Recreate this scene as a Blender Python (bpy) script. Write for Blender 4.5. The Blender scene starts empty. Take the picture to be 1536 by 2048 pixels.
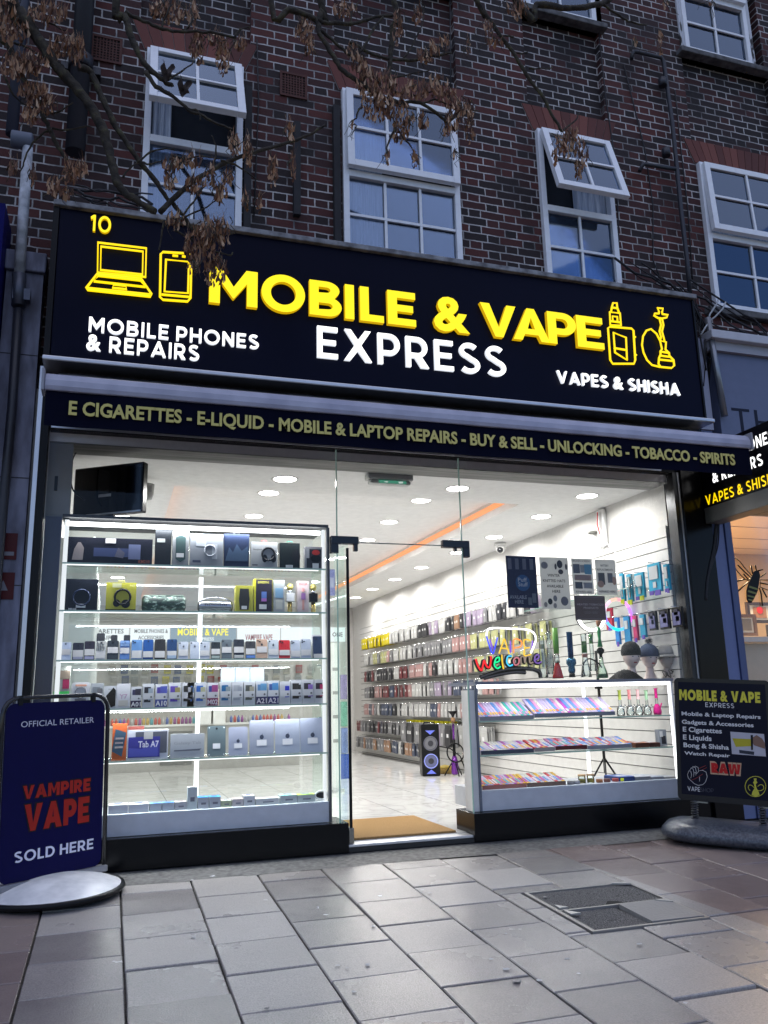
import bpy, math, random
from mathutils import Matrix, Vector
rnd = random.Random(7)
S = bpy.context.scene
# ---------------------------------------------------------------- camera
CAM = Vector((0.0, -5.7, 1.0)); F = 1666.5
def cam_axes(yaw, pitch, roll):
    cy, sy, cp, sp = math.cos(yaw), math.sin(yaw), math.cos(pitch), math.sin(pitch)
    f = Vector((sy*cp, cy*cp, sp)); r = Vector((cy, -sy, 0)); u = r.cross(f)
    c, s = math.cos(roll), math.sin(roll)
    return c*r + s*u, -s*r + c*u, f
RT, UP, FW = cam_axes(math.radians(18.2), math.radians(12.644), math.radians(-1.38))
cam = bpy.data.objects.new('camera', bpy.data.cameras.new('camera')); S.collection.objects.link(cam)
cam.data.sensor_fit = 'VERTICAL'; cam.data.sensor_height = 24; cam.data.lens = 24*F/2048
cam.data.clip_start = .05; cam.data.clip_end = 500
cam.matrix_world = Matrix(((RT.x, UP.x, -FW.x, CAM.x), (RT.y, UP.y, -FW.y, CAM.y), (RT.z, UP.z, -FW.z, CAM.z), (0, 0, 0, 1)))
S.camera = cam
# ---------------------------------------------------------------- sky, sun, exposure
W = bpy.data.worlds.new('World'); S.world = W; W.use_nodes = True
nt = W.node_tree; bg = nt.nodes['Background']
sky = nt.nodes.new('ShaderNodeTexSky'); sky.sky_type = 'NISHITA'; sky.sun_disc = False
SUN_EL, SUN_ROT = math.radians(76.0), math.radians(205)
sky.sun_elevation = SUN_EL; sky.sun_rotation = SUN_ROT; sky.ozone_density = 4.0; sky.dust_density = .3
mxs = nt.nodes.new('ShaderNodeMix'); mxs.data_type = 'RGBA'; mxs.blend_type = 'MULTIPLY'; mxs.inputs['Factor'].default_value = 1; mxs.inputs['B'].default_value = (.95, .97, 1.1, 1)   # dusk: the sky a touch bluer
nt.links.new(sky.outputs[0], mxs.inputs['A']); nt.links.new(mxs.outputs['Result'], bg.inputs[0]); bg.inputs[1].default_value = 0.13
sun = bpy.data.lights.new('sun', 'SUN'); sun.energy = 0.95; sun.angle = math.radians(110); sun.color = (1, .89, .79)
so = bpy.data.objects.new('sun', sun); S.collection.objects.link(so)
d = Vector((math.sin(SUN_ROT)*math.cos(SUN_EL), math.cos(SUN_ROT)*math.cos(SUN_EL), math.sin(SUN_EL)))
so.rotation_euler = d.to_track_quat('Z', 'Y').to_euler()
S.view_settings.view_transform = 'Standard'; S.view_settings.look = 'None'; S.view_settings.gamma = 1
EXPO = 0.0; S.view_settings.exposure = EXPO; EK = 2**(1.6-EXPO)   # EK keeps every lamp's brightness in step with the exposure
cy = S.cycles
cy.use_denoising = True; cy.max_bounces = 8; cy.diffuse_bounces = 3; cy.glossy_bounces = 4; cy.transparent_max_bounces = 24
cy.transmission_bounces = 4; cy.caustics_reflective = False; cy.caustics_refractive = False; cy.sample_clamp_indirect = 4
cy.use_adaptive_sampling = True; cy.adaptive_threshold = .015
# ---------------------------------------------------------------- helpers
def ray(px, py): return FW + RT*((px-768)/F) - UP*((py-1024)/F)
def at(px, py, Y):
    d = ray(px, py); return CAM + d*((Y-CAM.y)/d.y)
def atx(px, py, X):
    d = ray(px, py); return CAM + d*((X-CAM.x)/d.x)
KG = .05
def gr(px, py):
    d = ray(px, py); return CAM + d*((KG*CAM.y-CAM.z)/(d.z-KG*d.y))
COL = S.collection
def tag(o, label=None, cat=None, group=None, kind=None):
    if label: o['label'] = label
    if cat: o['category'] = cat
    if group: o['group'] = group
    if kind: o['kind'] = kind
    return o
def thing(name, label, cat, loc=(0, 0, 0), rz=0, group=None):
    o = bpy.data.objects.new(name, None); COL.objects.link(o); o.location = loc; o.rotation_euler = (0, 0, rz)
    o.empty_display_size = .1
    return tag(o, label, cat, group)
class MB:
    def __init__(s): s.v = []; s.f = []; s.m = []; s.sm = []
    def face(s, pts, m=0, smooth=False):
        n = len(s.v); s.v += [tuple(p) for p in pts]; s.f.append(tuple(range(n, n+len(pts)))); s.m.append(m); s.sm.append(smooth); return s
    def add(s, vs, fs, m=0, smooth=False):
        n = len(s.v); s.v += [tuple(p) for p in vs]
        for f in fs: s.f.append(tuple(i+n for i in f)); s.m.append(m); s.sm.append(smooth)
        return s
    def box(s, x0, x1, y0, y1, z0, z1, m=0):
        if x0 > x1: x0, x1 = x1, x0
        if y0 > y1: y0, y1 = y1, y0
        if z0 > z1: z0, z1 = z1, z0
        return s.add([(x0,y0,z0),(x1,y0,z0),(x1,y1,z0),(x0,y1,z0),(x0,y0,z1),(x1,y0,z1),(x1,y1,z1),(x0,y1,z1)],
            [(0,3,2,1),(4,5,6,7),(0,1,5,4),(1,2,6,5),(2,3,7,6),(3,0,4,7)], m)
    def prism(s, pts, y0, y1, m=0):   # outline in xz pushed along y
        n = len(pts); a = sum(pts[i][0]*pts[(i+1) % n][1]-pts[(i+1) % n][0]*pts[i][1] for i in range(n))
        if a < 0: pts = pts[::-1]
        vs = [(p[0], y0, p[1]) for p in pts]+[(p[0], y1, p[1]) for p in pts]
        fs = [tuple(range(n)), tuple(range(2*n-1, n-1, -1))]+[((i+1) % n, i, i+n, (i+1) % n+n) for i in range(n)]
        return s.add(vs, fs, m)
    def tube(s, path, r, n=8, m=0, cap=True, closed=False):
        P = [Vector(p) for p in path]; k = len(P); R_ = r if isinstance(r, (list, tuple)) else [r]*k
        vs = []; up = None
        for i, p in enumerate(P):
            a = P[i-1] if (i > 0 or closed) else P[i]; b = P[(i+1) % k] if (i < k-1 or closed) else P[i]
            t = (b-a); t = t.normalized() if t.length > 1e-9 else Vector((0, 0, 1))
            if up is None: up = t.orthogonal().normalized()
            up = (up - t*up.dot(t)); up = up.normalized() if up.length > 1e-6 else t.orthogonal().normalized()
            w = t.cross(up)
            for j in range(n):
                an = 2*math.pi*j/n; vs.append(p+(up*math.cos(an)+w*math.sin(an))*R_[i])
        fs = []
        for i in range(k if closed else k-1):
            for j in range(n):
                a = i*n+j; b = i*n+(j+1) % n; c = ((i+1) % k)*n+(j+1) % n; e = ((i+1) % k)*n+j
                fs.append((a, b, c, e))
        s.add(vs, fs, m, True)
        if cap and not closed:
            o = len(s.v)-len(vs)
            s.f.append(tuple(o+j for j in range(n))[::-1]); s.m.append(m); s.sm.append(False)
            s.f.append(tuple(o+(k-1)*n+j for j in range(n))); s.m.append(m); s.sm.append(False)
        return s
    def lathe(s, prof, c, n=20, m=0, sx=1, sy=1, caps=True):
        vs = []; c = Vector(c)
        for r, z in prof:
            for j in range(n):
                a = 2*math.pi*j/n; vs.append(c+Vector((r*math.cos(a)*sx, r*math.sin(a)*sy, z)))
        fs = [(i*n+j, i*n+(j+1) % n, (i+1)*n+(j+1) % n, (i+1)*n+j) for i in range(len(prof)-1) for j in range(n)]
        s.add(vs, fs, m, True); o = len(s.v)-len(vs)
        for i, rev in ((0, True), (len(prof)-1, False)) if caps else ():
            if prof[i][0] > 1e-4:
                q = tuple(o+i*n+j for j in range(n)); s.f.append(q[::-1] if rev else q); s.m.append(m); s.sm.append(False)
        return s
    def ball(s, c, rx, ry, rz, n=16, k=10, m=0):
        pr = [(math.sin(math.pi*i/k), -math.cos(math.pi*i/k)) for i in range(k+1)]
        vs = [(c[0]+r*math.cos(2*math.pi*j/n)*rx, c[1]+r*math.sin(2*math.pi*j/n)*ry, c[2]+z*rz) for r, z in pr for j in range(n)]
        fs = [(i*n+j, i*n+(j+1) % n, (i+1)*n+(j+1) % n, (i+1)*n+j) for i in range(k) for j in range(n)]
        return s.add(vs, fs, m, True)
    def build(s, name, mats, parent=None, bevel=0, seg=2):
        me = bpy.data.meshes.new(name); me.from_pydata(s.v, [], s.f)
        if not isinstance(mats, (list, tuple)): mats = [mats]
        for mt in mats: me.materials.append(mt)
        me.polygons.foreach_set('material_index', s.m); me.polygons.foreach_set('use_smooth', s.sm); me.update()
        o = bpy.data.objects.new(name, me); COL.objects.link(o)
        if parent: o.parent = parent
        if bevel:
            b = o.modifiers.new('bevel', 'BEVEL'); b.width = bevel; b.segments = seg; b.limit_method = 'ANGLE'; b.angle_limit = .7
        return o
def box(name, m, parent, x0, x1, y0, y1, z0, z1, bevel=0): return MB().box(x0, x1, y0, y1, z0, z1).build(name, m, parent, bevel)
def rbox_pts(x0, x1, z0, z1, r, n=5):
    P = []
    for cx, cz, a0 in ((x1-r, z1-r, 0), (x0+r, z1-r, 90), (x0+r, z0+r, 180), (x1-r, z0+r, 270)):
        for i in range(n+1):
            a = math.radians(a0+90*i/n); P.append((cx+r*math.cos(a), cz+r*math.sin(a)))
    return P
def rbox(name, m, parent, x0, x1, y0, y1, z0, z1, r, n=5): return MB().prism(rbox_pts(x0, x1, z0, z1, r, n), y0, y1).build(name, m, parent)
def copy_thing(o, loc=None, label=None, name=None):
    c = o.copy(); COL.objects.link(c)
    for ch in o.children:
        k = ch.copy(); COL.objects.link(k); k.parent = c
        for g in ch.children:
            h = g.copy(); COL.objects.link(h); h.parent = k
    if loc is not None: c.location = loc
    if label: c['label'] = label
    return c
# ---- materials
_mc = {}
def mat(col, rough=.5, metal=0, spec=.5, emit=None, es=0, bump=0, bs=60, var=.12, coat=0, tr=0):
    key = (col, rough, metal, spec, emit, es, bump, bs, var, coat, tr)
    if key in _mc: return _mc[key]
    m = bpy.data.materials.new('surface'); m.use_nodes = True; t = m.node_tree; N = t.nodes; b = N['Principled BSDF']
    tc = N.new('ShaderNodeTexCoord'); no = N.new('ShaderNodeTexNoise'); no.inputs['Scale'].default_value = bs*.25; no.inputs['Detail'].default_value = 5
    t.links.new(tc.outputs['Object'], no.inputs['Vector'])
    mx = N.new('ShaderNodeMix'); mx.data_type = 'RGBA'; mx.inputs['A'].default_value = (*[c*(1-var) for c in col], 1); mx.inputs['B'].default_value = (*[min(1, c*(1+var)) for c in col], 1)
    t.links.new(no.outputs['Fac'], mx.inputs['Factor']); t.links.new(mx.outputs['Result'], b.inputs['Base Color'])
    mr = N.new('ShaderNodeMapRange'); mr.inputs['To Min'].default_value = max(.02, rough*.8); mr.inputs['To Max'].default_value = min(1, rough*1.2)
    t.links.new(no.outputs['Fac'], mr.inputs['Value']); t.links.new(mr.outputs['Result'], b.inputs['Roughness'])
    b.inputs['Metallic'].default_value = metal; b.inputs['Specular IOR Level'].default_value = spec; b.inputs['Coat Weight'].default_value = coat
    b.inputs['Transmission Weight'].default_value = tr
    if emit: b.inputs['Emission Color'].default_value = (*emit, 1); b.inputs['Emission Strength'].default_value = es
    if bump:
        n2 = N.new('ShaderNodeTexNoise'); n2.inputs['Scale'].default_value = bs; n2.inputs['Detail'].default_value = 6; t.links.new(tc.outputs['Object'], n2.inputs['Vector'])
        bp = N.new('ShaderNodeBump'); bp.inputs['Strength'].default_value = bump; bp.inputs['Distance'].default_value = .01
        t.links.new(n2.outputs['Fac'], bp.inputs['Height']); t.links.new(bp.outputs[0], b.inputs['Normal'])
    _mc[key] = m; return m
def lit(col, s): return mat((.02, .02, .02), .5, emit=col, es=s*EK)
def glass(tint=(1, 1, 1), rough=.02, refl=1.0, op=0, gc=(1, 1, 1)):
    key = ('g', tint, rough, refl, op, gc)
    if key in _mc: return _mc[key]
    m = bpy.data.materials.new('glass'); m.use_nodes = True; t = m.node_tree; N = t.nodes; N.clear()
    out = N.new('ShaderNodeOutputMaterial'); mx = N.new('ShaderNodeMixShader'); tp = N.new('ShaderNodeBsdfTransparent'); gl = N.new('ShaderNodeBsdfGlossy')
    fr = N.new('ShaderNodeFresnel'); fr.inputs[0].default_value = 1.45; gl.inputs['Roughness'].default_value = rough; gl.inputs[0].default_value = (*gc, 1); tp.inputs[0].default_value = (*tint, 1)
    no = N.new('ShaderNodeTexNoise'); no.inputs['Scale'].default_value = 2.2; bp = N.new('ShaderNodeBump'); bp.inputs['Strength'].default_value = .02; bp.inputs['Distance'].default_value = .02
    t.links.new(no.outputs['Fac'], bp.inputs['Height']); t.links.new(bp.outputs[0], gl.inputs['Normal'])
    ml = N.new('ShaderNodeMath'); ml.operation = 'MULTIPLY_ADD'; ml.inputs[1].default_value = refl; ml.inputs[2].default_value = op
    t.links.new(fr.outputs[0], ml.inputs[0]); t.links.new(ml.outputs[0], mx.inputs[0])
    t.links.new(tp.outputs[0], mx.inputs[1]); t.links.new(gl.outputs[0], mx.inputs[2]); t.links.new(mx.outputs[0], out.inputs[0])
    _mc[key] = m; return m
def nodes_mat(name):
    m = bpy.data.materials.new(name); m.use_nodes = True; t = m.node_tree
    return m, t, t.nodes, t.nodes['Principled BSDF']
def math_n(t, op, a, b=None, c=None):
    n = t.nodes.new('ShaderNodeMath'); n.operation = op
    for i, v in enumerate((a, b, c)):
        if v is None: continue
        if isinstance(v, (int, float)): n.inputs[i].default_value = v
        else: t.links.new(v, n.inputs[i])
    return n.outputs[0]
def ramp(t, fac, stops):
    n = t.nodes.new('ShaderNodeValToRGB'); e = n.color_ramp.elements
    while len(e) < len(stops): e.new(.5)
    for el, (p, c) in zip(e, stops): el.position = p; el.color = (*c, 1)
    t.links.new(fac, n.inputs[0]); return n.outputs[0]
def mixc(t, fac, a, b, mode='MIX'):
    n = t.nodes.new('ShaderNodeMix'); n.data_type = 'RGBA'; n.blend_type = mode
    for s, v in (('Factor', fac), ('A', a), ('B', b)):
        if isinstance(v, (int, float)): n.inputs[s].default_value = v
        elif isinstance(v, tuple): n.inputs[s].default_value = (*v, 1)
        else: t.links.new(v, n.inputs[s])
    return n.outputs['Result']
def brick_mat(dark=0.0):
    m, t, N, b = nodes_mat('brick'); L = t.links
    tc = N.new('ShaderNodeTexCoord'); sp = N.new('ShaderNodeSeparateXYZ')
    nz = N.new('ShaderNodeTexNoise'); nz.inputs['Scale'].default_value = 9; nz.inputs['Detail'].default_value = 3; L.new(tc.outputs['Object'], nz.inputs['Vector'])
    vm = N.new('ShaderNodeVectorMath'); vm.operation = 'MULTIPLY_ADD'; L.new(nz.outputs['Color'], vm.inputs[0]); vm.inputs[1].default_value = (.012,)*3; L.new(tc.outputs['Object'], vm.inputs[2])
    L.new(vm.outputs[0], sp.inputs[0]); x, z = sp.outputs[0], sp.outputs[2]
    row = math_n(t, 'FLOOR', math_n(t, 'DIVIDE', z, .075))
    fz = math_n(t, 'SUBTRACT', math_n(t, 'DIVIDE', z, .075), row)
    u = math_n(t, 'ADD', math_n(t, 'DIVIDE', x, .3375), math_n(t, 'MULTIPLY', math_n(t, 'MODULO', math_n(t, 'ADD', row, 1000), 2), .5))
    cell = math_n(t, 'FLOOR', u); fu = math_n(t, 'SUBTRACT', u, cell)
    isH = math_n(t, 'GREATER_THAN', fu, .667)
    dx = math_n(t, 'MULTIPLY', math_n(t, 'MINIMUM', math_n(t, 'MINIMUM', fu, math_n(t, 'SUBTRACT', 1, fu)), math_n(t, 'ABSOLUTE', math_n(t, 'SUBTRACT', fu, .667))), .3375)
    dz = math_n(t, 'MULTIPLY', math_n(t, 'MINIMUM', fz, math_n(t, 'SUBTRACT', 1, fz)), .075)
    dd = math_n(t, 'MINIMUM', dx, dz)
    n3 = N.new('ShaderNodeTexNoise'); n3.inputs['Scale'].default_value = 45; n3.inputs['Detail'].default_value = 4; L.new(tc.outputs['Object'], n3.inputs['Vector'])
    dd2 = math_n(t, 'ADD', dd, math_n(t, 'MULTIPLY', math_n(t, 'SUBTRACT', n3.outputs['Fac'], .5), .006))
    mr = N.new('ShaderNodeMapRange'); L.new(dd2, mr.inputs['Value']); mr.inputs['From Min'].default_value = .0042; mr.inputs['From Max'].default_value = .0068
    cx = N.new('ShaderNodeCombineXYZ'); L.new(math_n(t, 'ADD', math_n(t, 'MULTIPLY', cell, 2), isH), cx.inputs[0]); L.new(row, cx.inputs[1])
    wn = N.new('ShaderNodeTexWhiteNoise'); wn.noise_dimensions = '2D'; L.new(cx.outputs[0], wn.inputs['Vector'])
    big = N.new('ShaderNodeTexNoise'); big.inputs['Scale'].default_value = .9; L.new(tc.outputs['Object'], big.inputs['Vector'])
    # header bricks and the middle of each pier burnt darker, jambs redder
    fac = math_n(t, 'ADD', math_n(t, 'ADD', math_n(t, 'MULTIPLY', wn.outputs['Value'], .75), math_n(t, 'MULTIPLY', isH, -.06)), math_n(t, 'MULTIPLY', math_n(t, 'SUBTRACT', big.outputs['Fac'], .5), .5))
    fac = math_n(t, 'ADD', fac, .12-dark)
    c = ramp(t, fac, [(0, (.006, .005, .006)), (.28, (.012, .006, .007)), (.45, (.045, .009, .008)), (.7, (.085, .015, .012)), (1, (.13, .024, .017))])
    c = mixc(t, math_n(t, 'MULTIPLY', n3.outputs['Fac'], .6), c, (.028, .014, .016))
    mor = mixc(t, nz.outputs['Fac'], (.3, .29, .29), (.72, .69, .68))
    big2 = N.new('ShaderNodeTexNoise'); big2.inputs['Scale'].default_value = 3.5; big2.inputs['Detail'].default_value = 6; L.new(tc.outputs['Object'], big2.inputs['Vector'])
    soot = ramp(t, big2.outputs['Fac'], [(.36, (.22, .22, .23)), (.58, (1, 1, 1))]); mor = mixc(t, 1.0, mor, soot, 'MULTIPLY')
    L.new(mixc(t, mr.outputs[0], mor, c), b.inputs['Base Color']); b.inputs['Roughness'].default_value = .8
    bp = N.new('ShaderNodeBump'); bp.inputs['Strength'].default_value = .7; bp.inputs['Distance'].default_value = .012
    L.new(math_n(t, 'ADD', mr.outputs[0], math_n(t, 'MULTIPLY', n3.outputs['Fac'], .35)), bp.inputs['Height']); L.new(bp.outputs[0], b.inputs['Normal'])
    return m
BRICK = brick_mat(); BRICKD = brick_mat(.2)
def paving_mat():
    m, t, N, b = nodes_mat('paving'); L = t.links
    tc = N.new('ShaderNodeTexCoord'); g = N.new('ShaderNodeNewGeometry')
    def noise(s, d=5, r=.6):
        n = N.new('ShaderNodeTexNoise'); n.inputs['Scale'].default_value = s; n.inputs['Detail'].default_value = d; n.inputs['Roughness'].default_value = r
        L.new(tc.outputs['Object'], n.inputs['Vector']); return n.outputs['Fac']
    n1, n2, n3 = noise(1.3), noise(9, 6), noise(140, 4)
    c = ramp(t, g.outputs['Random Per Island'], [(0, (.20, .183, .17)), (.4, (.32, .298, .28)), (1, (.47, .44, .415))])
    sx = N.new('ShaderNodeSeparateXYZ'); L.new(tc.outputs['Object'], sx.inputs[0])
    c = mixc(t, math_n(t, 'MULTIPLY', n2, .35), c, (.2, .18, .17))
    c = mixc(t, ramp(t, n1, [(.3, (0, 0, 0)), (.8, (.5, .5, .5))]), c, (.5, .46, .43))
    c = mixc(t, ramp(t, n3, [(.35, (.5, .5, .5)), (.6, (0, 0, 0))]), c, (.16, .15, .145))
    # browner older slabs toward the two ends of the frontage
    br = math_n(t, 'ADD', math_n(t, 'LESS_THAN', sx.outputs[0], -.28), math_n(t, 'GREATER_THAN', math_n(t, 'ADD', sx.outputs[0], math_n(t, 'MULTIPLY', sx.outputs[1], .12)), 2.8))
    c = mixc(t, math_n(t, 'MULTIPLY', br, .75), c, mixc(t, n2, (.15, .105, .095), (.25, .18, .165)))
    L.new(c, b.inputs['Base Color'])
    r = ramp(t, math_n(t, 'ADD', math_n(t, 'MULTIPLY', n1, .7), math_n(t, 'MULTIPLY', g.outputs['Random Per Island'], .3)), [(.3, (.11,)*3), (.62, (.34,)*3)])
    L.new(r, b.inputs['Roughness'])
    bp = N.new('ShaderNodeBump'); bp.inputs['Strength'].default_value = .35; bp.inputs['Distance'].default_value = .004
    L.new(math_n(t, 'ADD', n3, math_n(t, 'MULTIPLY', n2, .8)), bp.inputs['Height']); L.new(bp.outputs[0], b.inputs['Normal'])
    return m
def marble_mat():
    m, t, N, b = nodes_mat('marble tile'); L = t.links
    tc = N.new('ShaderNodeTexCoord'); n = N.new('ShaderNodeTexNoise'); n.inputs['Scale'].default_value = 1.6; n.inputs['Detail'].default_value = 7; n.inputs['Distortion'].default_value = 1.6
    L.new(tc.outputs['Object'], n.inputs['Vector'])
    v = math_n(t, 'ABSOLUTE', math_n(t, 'SUBTRACT', n.outputs['Fac'], .5)); c = ramp(t, v, [(0, (.66, .65, .63)), (.02, (.76, .76, .75)), (.09, (.82, .82, .81)), (.3, (.86, .86, .85))])
    bk = N.new('ShaderNodeTexBrick'); bk.offset = 0; bk.inputs['Scale'].default_value = 1; bk.inputs['Brick Width'].default_value = .6; bk.inputs['Row Height'].default_value = .6; bk.inputs['Mortar Size'].default_value = .003
    L.new(tc.outputs['Object'], bk.inputs['Vector']); c = mixc(t, bk.outputs['Fac'], c, (.3, .3, .3)); L.new(c, b.inputs['Base Color']); b.inputs['Roughness'].default_value = .09; b.inputs['Specular IOR Level'].default_value = .8
    return m
def fine_mat(c1, c2, scale, rough=.8, bump=.3, stretch=(1, 1, 1), lo=.35, hi=.65, dist=.01):
    m, t, N, b = nodes_mat('grained surface'); L = t.links
    tc = N.new('ShaderNodeTexCoord'); mp = N.new('ShaderNodeMapping'); mp.inputs['Scale'].default_value = stretch; L.new(tc.outputs['Object'], mp.inputs[0])
    n = N.new('ShaderNodeTexNoise'); n.inputs['Scale'].default_value = scale; n.inputs['Detail'].default_value = 7; L.new(mp.outputs[0], n.inputs['Vector'])
    L.new(ramp(t, n.outputs['Fac'], [(lo, c1), (hi, c2)]), b.inputs['Base Color']); b.inputs['Roughness'].default_value = rough
    if bump:
        bp = N.new('ShaderNodeBump'); bp.inputs['Strength'].default_value = bump; bp.inputs['Distance'].default_value = dist; L.new(n.outputs['Fac'], bp.inputs['Height']); L.new(bp.outputs[0], b.inputs['Normal'])
    return m
def island_mat(stops, rough=.5, spec=.5, tr=0):   # colour varies from piece to piece
    m, t, N, b = nodes_mat('assorted'); g = N.new('ShaderNodeNewGeometry')
    t.links.new(ramp(t, g.outputs['Random Per Island'], stops), b.inputs['Base Color']); b.inputs['Roughness'].default_value = rough; b.inputs['Specular IOR Level'].default_value = spec
    return m
WHITE = mat((.78, .78, .77), .4); WALLW = mat((.66, .65, .63), .6, bump=.03, bs=90); UPVC = mat((.83, .86, .92), .3)
BLACK = mat((.006, .006, .007), .35, spec=.2); BLACKG = mat((.008, .008, .01), .15); NAVY = mat((.012, .014, .045), .35)
ALU = mat((.62, .63, .66), .35, .8); CHROME = mat((.8, .8, .82), .12, 1); GREY = mat((.3, .31, .33), .4); DGREY = mat((.06, .065, .07), .5)
GLS = glass((1, 1, 1), .02, .22); GLG = glass((.95, .99, .975), .02, .2); EDGE = mat((.22, .36, .32), .15, emit=(.35, .5, .46), es=.05*EK)  # EDGE glows faintly, standing in for light caught in the glass edges
LED = lit((.93, .97, 1), 9)
def paper(col, tr=.55):   # sheet that lets the shop light through
    m, t, N, b = nodes_mat('paper'); b.inputs['Base Color'].default_value = (*col, 1); b.inputs['Roughness'].default_value = .8
    n = N.new('ShaderNodeTexNoise'); n.inputs['Scale'].default_value = 30; c = mixc(t, n.outputs['Fac'], tuple(v*.9 for v in col), col); t.links.new(c, b.inputs['Base Color'])
    tl = N.new('ShaderNodeBsdfTranslucent'); t.links.new(c, tl.inputs[0]); mx = N.new('ShaderNodeMixShader'); mx.inputs[0].default_value = tr
    t.links.new(b.outputs[0], mx.inputs[1]); t.links.new(tl.outputs[0], mx.inputs[2]); t.links.new(mx.outputs[0], N['Material Output'].inputs[0]); return m
# ---- lettering
_gc = {}
def glyph(s, bold=.0, res=3):
    k = (s, bold, res)
    if k not in _gc:
        c = bpy.data.curves.new('t', 'FONT'); c.body = s; c.size = 1; c.offset = bold; c.resolution_u = res
        o = bpy.data.objects.new('t', c); COL.objects.link(o); me = bpy.data.meshes.new_from_object(o.evaluated_get(bpy.context.evaluated_depsgraph_get()))
        V = [(v.co.x, v.co.y) for v in me.vertices]; Fc = [tuple(p.vertices) for p in me.polygons]
        bpy.data.objects.remove(o); bpy.data.curves.remove(c); bpy.data.meshes.remove(me)
        x0 = min(v[0] for v in V); x1 = max(v[0] for v in V); y0 = min(v[1] for v in V); y1 = max(v[1] for v in V)
        V = [((x-x0)/(x1-x0), (y-y0)/(y1-y0)) for x, y in V]
        ec = {}
        for f in Fc:
            for i in range(len(f)): e = (f[i], f[(i+1) % len(f)]); ec[e] = 1
        ed = [e for e in ec if (e[1], e[0]) not in ec]
        # make all faces counter-clockwise
        _gc[k] = (V, Fc, ed)
    return _gc[k]
def _arc(cx, cy, rx, ry, a0, a1, n=14): return [(cx+rx*math.cos(math.radians(a0+(a1-a0)*i/n)), cy+ry*math.sin(math.radians(a0+(a1-a0)*i/n))) for i in range(n+1)]
def _stroke(P, t):
    L_, R_ = [], []; n = len(P)
    for i, p in enumerate(P):
        a, b = Vector(P[max(0, i-1)]), Vector(P[min(n-1, i+1)]); d = (b-a).normalized(); q = Vector((-d.y, d.x))*t/2
        L_.append((p[0]+q.x, p[1]+q.y)); R_.append((p[0]-q.x, p[1]-q.y))
    return [L_+R_[::-1]]
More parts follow.
